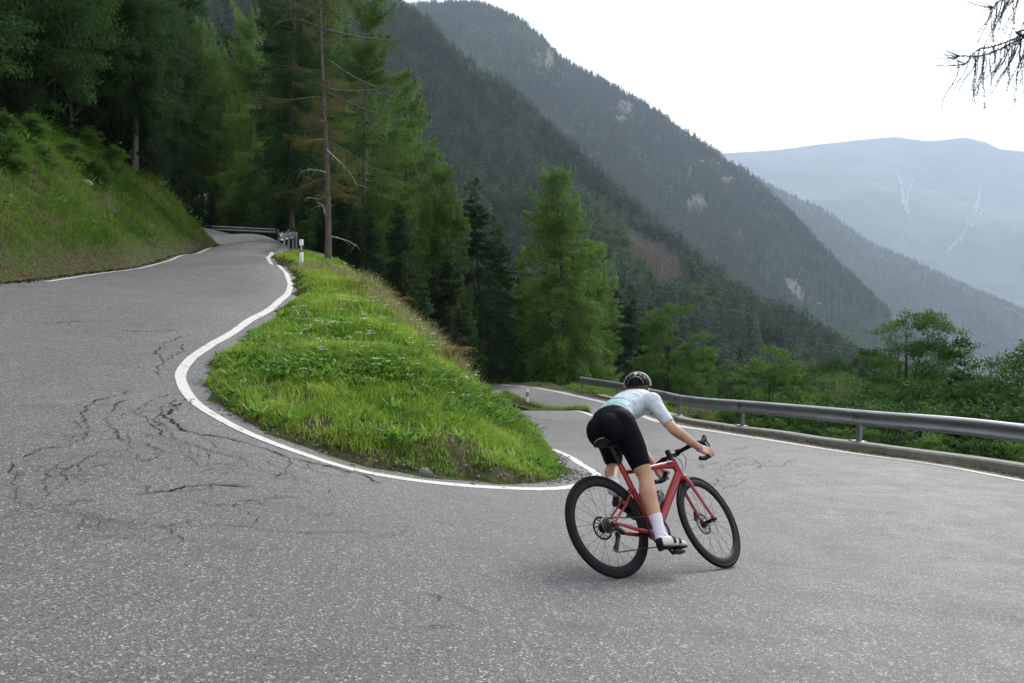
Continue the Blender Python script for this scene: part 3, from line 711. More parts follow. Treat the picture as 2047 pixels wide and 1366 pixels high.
HT0 = A([.785, 0, .81]); HTD = A([.309, 0, -.951])
def steer(P):
    k = -HTD; c, s = math.cos(STEER), math.sin(STEER); v = np.atleast_2d(np.asarray(P, float)) - HT0
    return HT0 + v * c + np.cross(k, v) * s + np.outer(v @ k, k) * (1 - c)
def steered(mb): mb.v = [steer(v) for v in mb.v]; return mb
def paint(name, col, rough=.28, coat=.6):
    k = N(name); n = k.noise(k.objc(), 40, 3)
    k.principled(Base_Color=k.ramp(n, [(.3, tuple(x * .9 for x in col)), (.7, col)]), Roughness=rough, Coat_Weight=coat, Coat_Roughness=.12); return k.m
M_RED = paint('red_frame_paint', (.27, .003, .012), .40, .15); M_CARB = simple('black_carbon', (.005, .005, .006), .38, spec=.3); M_RUB = simple('tyre_rubber', (.006, .0068, .0078), .6, var=.2, scale=60, spec=.10)
M_TAPE = simple('bar_tape', (.005, .005, .006), .8, spec=.15, bump=.6, scale=160); M_BLK = simple('black_anodised_metal', (.018, .018, .02), .35, .6); M_STL = simple('polished_steel', (.42, .43, .44), .3, .95)
M_SAD = simple('saddle_cover', (.004, .004, .005), .55, spec=.25); M_GREY = simple('light_grey_print', (.42, .43, .46), .5); M_BOT = simple('smoked_bottle', (.014, .015, .018), .25, coat=.3); M_RIM = simple('matt_black_rim', (.005, .0058, .0068), .5, spec=.14)
bike = empty('bicycle'); bike.matrix_world = BIKE_MX; tag(bike, 'red road bicycle with black deep-rim wheels leaning into the bend', 'bicycle')
RW = .342; REAR, FRONT = A([0, 0, .342]), A([.985, 0, .342])
def tube_pts(*P): return catmull([A(p) for p in P], .02)
def wheel(c, front):
    f = steered if front else (lambda m: m)
    ax = A([0, 1, 0])
    wo_ = MB(); a = np.linspace(0, 2 * np.pi, 11)[:-1]
    m = MB(); t = np.linspace(0, 2 * np.pi, 15)[:-1]
    m.lathe([(.327 + .0155 * math.cos(x), .0142 * math.sin(x)) for x in t], c, ax, 96, closed=True)
    tyre = None
    root = D.objects.new('wheel', None); COL.objects.link(root); root.parent = bike; root.empty_display_size = .05
    f(m).build('tyre', M_RUB, root, sharp=0)
    m = MB(); m.lathe([(.3145, -.012), (.316, 0), (.3145, .012), (.306, .0142), (.290, .0138), (.274, .0095), (.2675, .004), (.2660, 0), (.2675, -.004), (.274, -.0095), (.290, -.0138), (.306, -.0142)], c, ax, 96, closed=True)
    f(m).build('rim', M_RIM, root, sharp=60)
    m = MB(); hw = .038
    m.lathe([(0, -hw - .012), (.009, -hw - .012), (.009, -hw), (.024, -hw), (.024, -hw + .004), (.013, -hw + .012), (.012, hw - .012), (.026, hw - .004), (.026, hw), (.010, hw), (.010, hw + .012), (0, hw + .012)], c, ax, 24)
    f(m).build('hub', M_BLK, root, sharp=35)
    for i in range(24):
        th = 2 * math.pi * i / 24; sd = 1 if i % 2 else -1; tang = .55 * (1 if (i // 2) % 2 else -1)
        h = A([math.cos(th + tang * 1.6) * .023, sd * (hw - .001), math.sin(th + tang * 1.6) * .023]); r = A([math.cos(th) * .268, sd * .002, math.sin(th) * .268])
        m = MB(); m.tube([c + h, c + r], .0012, 4); f(m).build('spoke', M_BLK, root, sharp=0)
    # brake rotor on the left side: outer band, carrier and curved arms
    ry = .052; m = MB(); m.lathe([(.066, -.001), (.080, -.001), (.080, .001), (.066, .001)], c + A([0, ry, 0]), ax, 48, closed=True)
    m.lathe([(.016, -.002), (.034, -.002), (.034, .002), (.016, .002)], c + A([0, ry, 0]), ax, 24, closed=True)
    for i in range(12):
        th = 2 * math.pi * i / 12
        P = [c + A([math.cos(th + q * .5) * (.032 + .036 * q), ry, math.sin(th + q * .5) * (.032 + .036 * q)]) for q in (0, .5, 1)]
        m.tube(P, .0035, 6, ry=.0012, up=(0, 1, 0))
    f(m).build('brake_rotor', M_STL if False else M_BLK, root, sharp=40)
    return root
wr = wheel(REAR, False); wf = wheel(FRONT, True)
# frame
def ell_tube(mb, p0, p1, ry0, rz0, ry1, rz1, n=10, k=18, bow=None):
    P = np.linspace(A(p0), A(p1), n)
    if bow is not None: P = P + np.sin(np.linspace(0, np.pi, n))[:, None] * A(bow)
    t = np.linspace(0, 1, n); mb.tube(P, ry0 + (ry1 - ry0) * t, k, ry=rz0 + (rz1 - rz0) * t, up=np.cross(A(p1) - A(p0), (0, 1, 0)))
BB = A([.405, 0, .272])
fr = empty('frame'); fr.parent = bike
m = MB(); ell_tube(m, (.790, 0, .805), (.832, 0, .668), .0215, .026, .0265, .030); m.lathe([(.0, .012), (.019, .012), (.022, 0)], (.787, 0, .812), -HTD, 20)
m.build('head_tube', M_RED, fr)
m = MB(); ell_tube(m, (.815, 0, .700), BB + (.01, 0, .005), .024, .031, .031, .033, 14); m.build('down_tube', M_RED, fr)
m = MB(); P = tube_pts((.800, 0, .772), (.740, 0, .765), (.64, 0, .754), (.50, 0, .735), (.36, 0, .716), (.275, 0, .705)); n = len(P); tq = np.linspace(0, 1, n)
m.tube(P, np.interp(tq, [0, .2, 1], [.022, .019, .014]), 18, ry=np.interp(tq, [0, .12, .4, 1], [.042, .028, .019, .016]), up=(0, 1, 0)) if False else m.tube(P, np.interp(tq, [0, .12, .4, 1], [.040, .028, .019, .016]), 18, ry=np.interp(tq, [0, .2, 1], [.022, .019, .014]), up=(0, 1, 0))
tt_ = m.build('top_tube', M_RED, fr)
m = MB(); ell_tube(m, BB, (.262, 0, .765), .022, .026, .0165, .021, 12); m.build('seat_tube', M_RED, fr)
m = MB(); m.lathe([(.0, -.043), (.026, -.043), (.029, -.035), (.029, .035), (.026, .043), (0, .043)], BB, (0, 1, 0), 24); m.build('bottom_bracket_shell', M_RED, fr)
for sd in (-1, 1):
    m = MB(); P = tube_pts((.318, sd * .006, .600), (.285, sd * .022, .575), (.16, sd * .048, .462), (.02, sd * .066, .352), (-.004, sd * .067, .330)); n = len(P)
    m.tube(P, np.linspace(.0085, .0075, n), 10, ry=np.linspace(.011, .009, n), up=(0, 1, 0)); m.build('seat_stay', M_RED, fr)
    m = MB(); P = tube_pts((.395, sd * .026, .272), (.33, sd * .032, .276), (.22, sd * .043, .292), (.08, sd * .062, .322), (-.006, sd * .067, .338)); n = len(P)
    m.tube(P, np.linspace(.017, .010, n), 10, ry=np.linspace(.011, .0065, n), up=(0, 1, 0)); m.build('chain_stay', M_RED, fr)
    m = MB(); m.lathe([(0, -.006), (.015, -.006), (.016, 0), (.015, .006), (0, .006)], (0, sd * .068, .340), (0, 1, 0), 16); m.build('dropout', M_RED, fr)
# maker's mark on the side of the top tube, dark on red
cu = D.curves.new('lettering', 'FONT'); cu.body = 'BMC'; cu.size = .034; cu.extrude = .0006; cu.align_x = 'CENTER'
to = D.objects.new('lettering', cu); COL.objects.link(to); dg = bpy.context.evaluated_depsgraph_get(); tme = D.meshes.new_from_object(to.evaluated_get(dg)); D.objects.remove(to)
V = A([v.co[:] for v in tme.vertices]); tme.materials.clear(); tme.materials.append(M_CARB)
for sd in (-1, 1):
    me = tme.copy(); W = np.stack([V[:, 0] * (1 if sd < 0 else -1) * 1.0 + .735, np.full(len(V), sd * .0212) + sd * V[:, 2], V[:, 1] + .758 + (V[:, 0] * .11 * (1 if sd < 0 else -1))], 1)
    me.vertices.foreach_set('co', W.astype(np.float32).ravel()); me.update(); new_obj('lettering', me, tt_)
# fork
fk = empty('fork'); fk.parent = bike
for sd in (-1, 1):
    m = MB(); P = tube_pts((.836, sd * .016, .668), (.850, sd * .034, .630), (.885, sd * .041, .545), (.940, sd * .047, .425), (.982, sd * .054, .338)); n = len(P)
    m.tube(P, np.linspace(.020, .0105, n), 12, ry=np.linspace(.012, .008, n), up=(0, 1, 0)); steered(m).build('fork_blade', M_RED, fk)
    m = MB(); m.lathe([(0, -.009), (.012, -.009), (.014, 0), (.012, .009), (0, .009)], (.985, sd * .056, .340), (0, 1, 0), 16); steered(m).build('axle_end', M_BLK, fk)
m = MB(); m.ellipsoid(A([.838, 0, .662]), np.eye(3), (.030, .040, .026)); steered(m).build('fork_crown', M_RED, fk)
m = MB(); m.box(A([.935, .060, .400]), (.030, .022, .075), Rmy(.35), bev=.006); steered(m).build('brake_caliper', M_BLK, bike)
m = MB(); m.box(A([.062, .060, .352]), (.075, .024, .030), Rmy(.25), bev=.006); m.build('brake_caliper', M_BLK, bike)
# seat post and saddle
m = MB(); ell_tube(m, (.272, 0, .73), (.222, 0, .905), .0135, .017, .0135, .016, 6); m.box(A([.222, 0, .905]), (.06, .035, .025), bev=.006); m.build('seat_post', M_CARB, bike)
sad = empty('saddle'); sad.parent = bike
rings = []
for x, w_, zt, th in ((.118, .045, .940, .020), (.124, .062, .944, .030), (.145, .070, .945, .034), (.18, .066, .943, .036), (.22, .050, .940, .034), (.26, .032, .939, .030), (.30, .023, .940, .027), (.345, .020, .940, .025), (.372, .016, .936, .020), (.380, .008, .930, .010)):
    a = np.linspace(0, 2 * np.pi, 20, endpoint=False)
    rings.append(np.stack([np.full(20, x), w_ * np.sign(np.cos(a)) * np.abs(np.cos(a)) ** .7, zt - th / 2 + th / 2 * np.sin(a) - .012 * np.abs(np.cos(a)) ** 2], 1))
m = MB(); m.loft(rings); m.build('saddle_shell', M_SAD, sad)
m = MB(); P = [A([.1165 + .012 * (abs(y) / .055) ** 2, y, .9435 - .008 * (abs(y) / .055) ** 2]) for y in np.linspace(-.055, .055, 11)]; m.tube(P, .0022, 6); m.build('rear_edge_trim', M_GREY, sad)
for sd in (-1, 1):
    m = MB(); m.tube(tube_pts((.345, sd * .012, .922), (.30, sd * .02, .908), (.20, sd * .022, .907), (.14, sd * .028, .918)), .0035, 8); m.build('rail', M_BLK, sad)
# stem and handlebar
m = MB(); m.lathe([(.0, .06), (.017, .06), (.020, .045), (.020, -.01), (.022, -.012)], HT0 + A([-.002, 0, .010]), -HTD, 20); m.tube([HT0 - HTD * .03 + A([0, 0, .004]), A([.868, 0, .858])], [.017, .0155], 14); m.lathe([(0, -.024), (.021, -.024), (.022, -.015), (.022, .015), (.021, .024), (0, .024)], (.873, 0, .860), (0, 1, 0), 20)
steered(m).build('stem', M_CARB, bike)
hb = empty('handlebar'); hb.parent = bike
m = MB(); m.tube(tube_pts((.873, -.10, .862), (.873, -.05, .862), (.873, 0, .862), (.873, .05, .862), (.873, .10, .862)), .0148, 14); steered(m).build('bar_top', M_CARB, hb)
for sd in (-1, 1):
    m = MB(); P = tube_pts((.873, sd * .095, .862), (.874, sd * .150, .862), (.888, sd * .186, .862), (.922, sd * .198, .860), (.950, sd * .200, .842), (.957, sd * .201, .808), (.942, sd * .203, .768), (.905, sd * .206, .738), (.860, sd * .209, .728), (.815, sd * .212, .724))
    m.tube(P, .0160, 14); steered(m).build('drop_bar_tape', M_TAPE, hb)
    m = MB(); m.lathe([(0, .006), (.012, .006), (.0165, .002), (.0165, -.004)], (.814, sd * .212, .724), (-1, 0, -.06), 14); steered(m).build('bar_end_plug', M_BPL, hb)
    m = MB(); P = tube_pts((.925, sd * .198, .862), (.955, sd * .200, .876), (.978, sd * .200, .893), (.990, sd * .199, .918)); n = len(P)
    m.tube(P, np.interp(np.linspace(0, 1, n), [0, .4, .8, 1], [.016, .019, .018, .013]), 14, ry=np.interp(np.linspace(0, 1, n), [0, .4, .8, 1], [.017, .021, .020, .014]), up=(0, 1, 0)); hd = steered(m).build('brake_hood', M_RUB, hb)
    m = MB(); P = tube_pts((.990, sd * .202, .882), (1.004, sd * .204, .850), (1.000, sd * .207, .810), (.995, sd * .211, .775), (1.004, sd * .214, .755)); n = len(P)
    m.tube(P, np.linspace(.0085, .0055, n), 10, ry=np.linspace(.0055, .004, n), up=(0, 1, 0)); steered(m).build('brake_lever', M_CARB, hb)
m = MB(); m.box(A([.925, 0, .885]), (.085, .050, .016), bev=.005); m.tube([A([.875, 0, .872]), A([.905, 0, .878])], .008, 8); steered(m).build('cycle_computer', M_BPL, hb)
for sd in (-1, 1):                                                # brake hoses from the bar to the head tube
    m = MB(); m.tube(catmull([steer(A([.895, sd * .03, .850]))[0], steer(A([.935, sd * .025, .815]))[0], steer(A([.905, sd * .012, .745]))[0], A([.838, sd * .012, .705])], .01), .0027, 6); m.build('brake_hose', M_BPL, bike)
# drivetrain
CRA = math.radians(-78)
def sprocket(mb, c, r, teeth, th, inner, th2=None):
    k = teeth * 4; rad = [r + (.0028 if (i % 4) in (1, 2) else -.0012) for i in range(k)]; an = [2 * math.pi * i / k for i in range(k)]
    for sgn in (1,):
        G = [[c + A([q * math.cos(t), y, q * math.sin(t)]) for q, y in ((inner, -th / 2), (rr - .0005, -th / 2), (rr, 0), (rr - .0005, th / 2), (inner, th / 2))] for rr, t in zip(rad, an)]
        mb.grid(G, True, True)
m = MB(); sprocket(m, BB + A([0, -.046, 0]), .098, 50, .003, .078); m.build('chainring', M_BLK, bike, smooth=False)
m = MB()
for i in range(4):
    t = CRA + math.radians(45 + 90 * i); m.tube([BB + A([0, -.05, 0]), BB + A([.082 * math.cos(t), -.048, .082 * math.sin(t)])], [.016, .010], 10, ry=[.006, .004], up=(0, 1, 0))
m.lathe([(0, -.008), (.022, -.008), (.022, .008), (0, .008)], BB + A([0, -.054, 0]), (0, 1, 0), 20); m.build('crank_spider', M_BLK, bike)
PEDC = {}
for sd in (-1, 1):
    t = CRA if sd < 0 else CRA + math.pi; e = BB + A([.168 * math.cos(t), sd * .078, .168 * math.sin(t)])
    m = MB(); m.tube([BB + A([0, sd * .064, 0]), BB * .5 + e * .5 + A([0, sd * .002, 0]), e], [.017, .013, .012], 12, ry=[.010, .008, .008], up=(0, 1, 0)); m.build('crank_arm', M_CARB, bike)
    pc = e + A([0, sd * .045, 0]); PEDC[sd] = pc
    m = MB(); m.tube([e, pc], .0055, 8); m.box(pc + A([.004, 0, 0]), (.078, .060, .017), Rmy(.12 if sd < 0 else .5), bev=.005); m.box(pc + A([-.03, 0, .004]), (.02, .05, .022), Rmy(.12 if sd < 0 else .5), bev=.004); m.build('pedal', M_BPL, bike)
cas = empty('cassette'); cas.parent = wr
for i, (r, t) in enumerate(((.061, 30), (.054, 27), (.048, 24), (.043, 21), (.039, 19), (.035, 17), (.032, 16), (.029, 14), (.026, 13), (.024, 12), (.022, 11))):
    m = MB(); sprocket(m, REAR + A([0, -.0165 - .0033 * i, 0]), r, t, .0017, .016); m.build('sprocket', M_STL if i % 2 == 0 else M_BLK, cas, smooth=False)
CY_ = -.0165 - .0033 * 4
def arcp(c, r, a0, a1, n, y): return [c + A([r * math.cos(t), y, r * math.sin(t)]) for t in np.linspace(a0, a1, n)]
PU1, PU2 = A([.020, 0, .262]), A([-.022, 0, .178]); yc = -.046
path = arcp(BB, .099, math.radians(94), math.radians(-92), 22, yc) + [PU2 + A([.02, yc, -.024])] + arcp(PU2, .023, math.radians(-80), math.radians(-215), 8, yc) + arcp(PU1, .022, math.radians(-40), math.radians(90), 7, yc) + arcp(REAR, .040, math.radians(-70), math.radians(-268), 16, -.040)
P = resample(np.array(path + [path[0]]), 230)[:-1]
rr = np.where(np.arange(len(P)) % 2 == 0, .0046, .0032)
m = MB(); m.tube(P, rr, 6, ry=np.full(len(P), .0028), up=(0, 1, 0), closed=True); m.build('chain', M_BLK, bike, smooth=False)
rdm = empty('rear_derailleur'); rdm.parent = bike
m = MB(); m.box(A([.006, -.078, .308]), (.034, .022, .050), Rmy(.3), bev=.008); m.box(A([.030, -.082, .275]), (.052, .026, .030), Rmy(.7), bev=.008); m.build('body', M_BLK, rdm)
for yy in (-.0535, -.0385):
    m = MB(); m.tube([A([.026, yy, .278]), A([.014, yy, .24]), A([-.022, yy, .175])], [.014, .012, .012], 10, ry=.0012, up=(0, 1, 0)); m.build('cage_plate', M_BLK, rdm)
for pu in (PU1, PU2):
    m = MB(); sprocket(m, pu + A([0, yc, 0]), .021, 11, .003, .006); m.build('jockey_wheel', M_BPL, rdm, smooth=False)
# bottles (things of their own) and their cages
def bottle(c, d, label, cap_mat):
    d = A(d) / np.linalg.norm(d); root = empty('water_bottle'); root.matrix_world = BIKE_MX; tag(root, label, 'bottle', 'bottles in the bicycle frame')
    m = MB(); m.lathe([(0, 0), (.032, 0), (.0365, .006), (.0365, .060), (.0345, .066), (.0345, .074), (.0365, .080), (.0365, .128), (.033, .136), (.032, .145)], c, d, 28); m.build('body', M_BOT, root)
    m = MB(); m.lathe([(.033, .140), (.0335, .158), (.028, .166), (.014, .172), (.011, .175), (.011, .190), (.006, .195), (0, .195)], c, d, 24); m.build('cap', cap_mat, root)
dt = (A([.815, 0, .70]) - BB); dt /= np.linalg.norm(dt); dp = A([-dt[2], 0, dt[0]])
st = (A([.262, 0, .765]) - BB); st /= np.linalg.norm(st); spv = A([st[2], 0, -st[0]])
bottle(BB + dt * .150 + dp * .078, dt, 'black water bottle in the cage on the diagonal down tube', M_BPL)
bottle(BB + st * .115 + spv * .068, st, 'black water bottle in the cage on the seat tube behind the leg', M_BPL)
for c, d, pv in ((BB + dt * .150 + dp * .078, dt, dp), (BB + st * .115 + spv * .068, st, spv)):
    m = MB()
    for sd in (-1, 1):
        m.tube([c - pv * .042 + d * .05 + A([0, sd * .008, 0]), c + d * .01 + A([0, sd * .0395, 0]) - pv * .01, c + d * .06 + A([0, sd * .0395, 0]) + pv * .012, c + d * .115 + A([0, sd * .036, 0]) + pv * .004, c + d * .12 + A([0, sd * .012, 0]) - pv * .040], .0035, 8)
    m.tube([c - pv * .041, c - pv * .041 + d * .12], .008, 8, ry=.003, up=(0, 1, 0)); m.tube([c - pv * .041, c - d * .008, c + pv * .02 - d * .008], .004, 8); m.build('bottle_cage', M_CARB, bike)

# ------------------------------------------------------------------ the rider (same local frame as the bicycle)
def fabric(name, col, rough=.75, sheen=.25, weave=900, bumpv=.25, spec=.15):
    k = N(name); P = k.objc(); wv = k.noise(P, weave, 2); fold = k.noise(k.map(P, (1, 1, 1)), 14, 3, .5)
    k.principled(Base_Color=col, Roughness=rough, Sheen_Weight=sheen, Specular_IOR_Level=spec, Normal=k.bump(k.math('ADD', k.math('MULTIPLY', wv, .15), fold), bumpv, .012)); return k.m
def skin_material():
    k = N('skin'); P = k.objc(); n = k.noise(P, 9, 4); f = k.noise(P, 220, 2)
    c = k.ramp(n, [(.3, (.40, .205, .125)), (.5, (.47, .265, .175)), (.72, (.53, .325, .23))])
    k.principled(Base_Color=c, Roughness=.48, Specular_IOR_Level=.4, Subsurface_Weight=.12, Subsurface_Radius=(.01, .004, .002), Normal=k.bump(f, .12, .001)); return k.m
M_SKIN = skin_material()
k = N('jersey_knit'); P_ = k.objc(); sx = k.n('SeparateXYZ'); k.set(sx.inputs[0], P_)
fade = k.ramp(sx.outputs[0], [(.29, (.20, .37, .41)), (.35, (.34, .48, .53)), (.47, (.47, .55, .61)), (.60, (.53, .56, .63)), (.75, (.48, .53, .64))])
fold = k.noise(k.map(P_, (9, 20, 9)), 1.0, 3, .55, .4)
k.principled(Base_Color=fade, Roughness=.72, Sheen_Weight=.15, Specular_IOR_Level=.2, Normal=k.bump(k.math('ADD', fold, k.math('MULTIPLY', k.noise(P_, 700, 2), .06)), .5, .02)); M_JER = k.m
M_SHORT = fabric('black_lycra', (.0035, .004, .006), .65, .0, 1200, .25, .07); M_SOCK = fabric('pale_sock_knit', (.66, .63, .76), .85, .2, 500, .35); M_SHOE = simple('white_shoe_leather', (.62, .61, .59), .38, var=.06); M_SOLE = simple('black_shoe_sole', (.010, .010, .011), .6, spec=.2)
k = N('brown_hair'); P_ = k.objc(); s_ = k.noise(k.map(P_, (30, 30, 160)), 1.6, 4, .6, 1.2)
k.principled(Base_Color=k.ramp(s_, [(.3, (.05, .022, .009)), (.55, (.17, .085, .035)), (.75, (.38, .22, .10))]), Roughness=.45, Normal=k.bump(s_, .9, .02)); M_HAIR = k.m
M_HSH = simple('pale_helmet_shell', (.40, .44, .42), .4, coat=.1); M_HIN = simple('black_helmet_foam', (.006, .007, .009), .55, spec=.12); M_HGR = simple('grey_helmet_strip', (.34, .35, .38), .5); M_BAND = simple('lilac_wristband', (.42, .30, .46), .6)
rider = empty('person'); rider.matrix_world = BIKE_MX
tag(rider, 'cyclist in pale blue jersey, black shorts and black helmet riding the red bicycle', 'person')
def remesh(name, mb, mat, voxel, smooth=6, parent=None, disp=0.0):
    me = mb.mesh(name, mat); o = D.objects.new(name, me); COL.objects.link(o)
    r = o.modifiers.new('r', 'REMESH'); r.mode = 'VOXEL'; r.voxel_size = voxel; r.use_smooth_shade = True
    s = o.modifiers.new('s', 'SMOOTH'); s.factor = .5; s.iterations = smooth
    dg = bpy.context.evaluated_depsgraph_get(); m2 = D.meshes.new_from_object(o.evaluated_get(dg)); D.objects.remove(o)
    m2.name = name; m2.materials.clear(); m2.materials.append(mat)
    m2.polygons.foreach_set('use_smooth', [True] * len(m2.polygons))
    return m2
def limb(mb, pts, rad, k=16, ratio=None, up=None, cap_round=True):
    P = catmull([A(p) for p in pts], .012); d = np.concatenate([[0], np.cumsum(np.linalg.norm(np.diff(P, axis=0), axis=1))]); q = [0]
    for i in range(1, len(pts)): q.append(d[int(np.argmin(np.linalg.norm(P - A(pts[i]), axis=1)))])
    r = np.interp(d, q, rad); r2 = r if ratio is None else r * np.interp(d, q, ratio)
    mb.tube(P, r, k, ry=r2, up=up)
    if cap_round:
        for p, rr in ((P[0], r[0]), (P[-1], r[-1])): mb.ellipsoid(p, np.eye(3), (rr * .98,) * 3, 12, 8)
# joints
HIPR, HIPL = A([.290, -.085, 1.035]), A([.300, .085, 1.065])
KNR, ANR = blocal(1289, 949, -.09), blocal(1319, 1066, -.117)
KNL, ANL = blocal(1229, 932, .29), A([.246, .112, .632])
SHR, SHL = A([.605, -.150, 1.185]), A([.655, .178, 1.310])
ELR, WRR = blocal(1346, 858, -.240), blocal(1400, 897, -.198)
ELL, WRL = A([.765, .275, 1.055]), A([.838, .214, .815])
HEAD = blocal(1275, 778, .05)
SPINE = [  # centre, half width, half depth, tilt of the left-right axis
    ((.262, .000, .995), .118, .100, 6), ((.275, .001, 1.045), .152, .118, 8), ((.312, .004, 1.105), .148, .108, 10), ((.385, .010, 1.165), .122, .088, 14), ((.470, .016, 1.205), .128, .092, 18),
    ((.560, .024, 1.238), .140, .098, 21), ((.632, .030, 1.262), .146, .090, 23), ((.680, .034, 1.288), .118, .070, 24), ((.708, .038, 1.318), .060, .056, 24)]
def torso(mb, i0, i1, inflate=0.0, k=28, end_flat=False):
    C = A([s[0] for s in SPINE]); T = np.gradient(C, axis=0); T /= np.linalg.norm(T, axis=1)[:, None]
    data = A([(*C[i], SPINE[i][1] + inflate, SPINE[i][2] + inflate, SPINE[i][3], *T[i]) for i in range(i0, i1 + 1)])
    S = catmull(list(data), .018); rings = []
    for s in S:
        c, w_, d_, ta, t = s[:3], s[3], s[4], math.radians(s[5]), s[6:9] / np.linalg.norm(s[6:9])
        lat = A([0, math.cos(ta), math.sin(ta)]); lat -= t * (lat @ t); lat /= np.linalg.norm(lat); dep = np.cross(t, lat)
        a = np.linspace(0, 2 * np.pi, k, endpoint=False); ca, sa = np.cos(a), np.sin(a)
        rings.append(c + np.outer(np.sign(ca) * np.abs(ca) ** .85 * w_, lat) + np.outer(np.sign(sa) * np.abs(sa) ** .9 * d_, dep))
    mb.loft(rings)
def lerp(a, b, t): return A(a) * (1 - t) + A(b) * t
def legs(mb, infl=0.0, t_end=1.0, side=None, shank=True):
    for sd, H, K, An in ((-1, HIPR, KNR, ANR), (1, HIPL, KNL, ANL)):
        if side and side != sd: continue
        fw = A([.6, 0, .35]) if sd < 0 else A([.3, .1, .6])
        th = lerp(H, K, .45) + A([.012, 0, .004]); kn = K
        if shank:
            axis = (An - K) / np.linalg.norm(An - K); back = -(A([1, 0, 0]) - axis * axis[0]); back /= np.linalg.norm(back)
            limb(mb, [H, th, lerp(H, K, .85), kn, lerp(K, An, .12), lerp(K, An, .33) + back * .014, lerp(K, An, .62) + back * .006, lerp(K, An, .86), An], [.098 + infl, .083 + infl, .062 + infl, .054 + infl, .052, .0575, .045, .036, .036])
        else:
            e = lerp(H, K, t_end); limb(mb, [H, th, e], [.098 + infl, .083 + infl, np.interp(t_end, [.45, .85, 1], [.083, .062, .055]) + infl], cap_round=False)
# ---- hands
def bar_point(sd, t):
    P = tube_pts((.950, sd * .200, .842), (.957, sd * .201, .808), (.942, sd * .203, .768), (.905, sd * .206, .738), (.860, sd * .209, .728)); P = steer(P); i = int(t * (len(P) - 2)); tg = P[i + 1] - P[i]
    return P[i], tg / np.linalg.norm(tg)
def hand(sd, wrist, mb_palm, fingers):
    C, b = bar_point(sd, .50); b = -b                                # along the bar, toward the lever
    n = wrist - C; n -= b * (n @ b); n /= np.linalg.norm(n); o = np.cross(b, n) * sd
    if o[1] * sd < 0: o = -o                                        # o points to the outer side of the bar
    R = .0165; kn = C + n * (R + .012) + o * .012
    # palm: from the wrist over the bar
    for w0 in np.linspace(-.030, .030, 4):
        limb(mb_palm, [lerp(wrist, C + n * (R + .010), .0) + b * w0 * .55, lerp(wrist, C + n * (R + .012), .55) + b * w0 * .95 + o * .006, C + b * w0 + n * (R + .008) + o * .010], [.0165, .0150, .0125], 10)
    for i, (w0, L, rad) in enumerate(((.031, 3.0, .0080), (.0105, 3.25, .0084), (-.0100, 3.1, .0080), (-.030, 2.7, .0070))):
        pts = []
        for q in np.linspace(0, 1, 9):
            th = .25 + L * q; rr = R + rad * 1.02 + .004 * max(0, math.cos(th)) + (.0035 if abs(q - .33) < .1 or abs(q - .66) < .1 else 0)
            pts.append(C + b * (w0 * (1 + .12 * math.sin(th)) + .004 * i * q) + (math.cos(th) * n + math.sin(th) * o) * rr)
        limb(fingers, pts, list(np.linspace(rad * 1.12, rad * .86, 9)), 10)
        nl = pts[-1]; fingers.ellipsoid(nl - (pts[-2] - pts[-1]) * .2, np.eye(3), (rad * .62,) * 3, 8, 6)
    tp = [lerp(wrist, C, .35) + b * .026 - o * .010, C + b * .040 + n * (R + .004) - o * .016, C + b * .046 + n * .004 - o * (R + .009), C + b * .044 - n * .012 - o * (R + .004)]
    limb(fingers, tp, [.0125, .0105, .0095, .0080], 10)
# ---- body
bd = MB(); torso(bd, 0, 8); legs(bd)
for s in (-1, 1): bd.ellipsoid(A([.225, s * .066, 1.015 + s * .012]), np.eye(3), (.086, .082, .104), 16, 12)
def arm(mb, S, E, W, infl=0.0, t_end=None):
    if t_end is None:
        limb(mb, [S, lerp(S, E, .35), lerp(S, E, .8), E, lerp(E, W, .22), lerp(E, W, .6), W], [.052, .044, .038, .0375, .0395, .031, .0245], 14)
    else:
        limb(mb, [S, lerp(S, E, .35), lerp(S, E, t_end)], [.052 + infl, .044 + infl, np.interp(t_end, [.35, .8, 1], [.044, .038, .0375]) + infl], 14, cap_round=False)
for S, E, W in ((SHR, ELR, WRR), (SHL, ELL, WRL)):
    arm(bd, S, E, W); bd.ellipsoid(lerp(S, SPINE[6][0], .08), np.eye(3), (.062, .060, .062), 14, 10)
    limb(bd, [S, lerp(S, SPINE[6][0], .6), SPINE[6][0]], [.058, .066, .07])
UP = BM.T @ A([0, 0, 1.0]); UP = UP * .8 + A([0, 0, .25]); UP /= np.linalg.norm(UP)
FWD = A([.75, .60, 0]); FWD -= UP * (FWD @ UP); FWD /= np.linalg.norm(FWD); LAT = np.cross(UP, FWD)
HR = np.stack([FWD, LAT, UP], 1)
def hp(f, l, u): return HEAD + FWD * f + LAT * l + UP * u
limb(bd, [A(SPINE[8][0]) - A([.02, 0, .03]), A(SPINE[8][0]), hp(-.012, 0, -.075), hp(.0, 0, -.02)], [.060, .054, .052, .056])
bd.ellipsoid(hp(-.006, 0, .022), HR, (.094, .076, .092), 20, 14)
bd.ellipsoid(hp(.040, 0, -.052), HR, (.052, .055, .066), 16, 12)
bd.ellipsoid(hp(.074, 0, -.088), HR, (.020, .026, .018), 12, 8)                        # chin
limb(bd, [hp(.088, 0, .008), hp(.098, 0, -.018), hp(.104, 0, -.034)], [.008, .010, .013])  # nose
for s in (-1, 1):
    bd.ellipsoid(hp(.078, s * .032, .012), HR, (.012, .022, .008), 10, 8)               # brow
    bd.ellipsoid(hp(.064, s * .045, -.034), HR, (.024, .018, .018), 10, 8)              # cheek
bd.ellipsoid(hp(.086, 0, -.058), HR, (.012, .024, .006), 10, 8); bd.ellipsoid(hp(.084, 0, -.068), HR, (.012, .020, .006), 10, 8)   # lips
fing = MB(); hand(-1, WRR, bd, fing); hand(1, WRL, bd, fing)
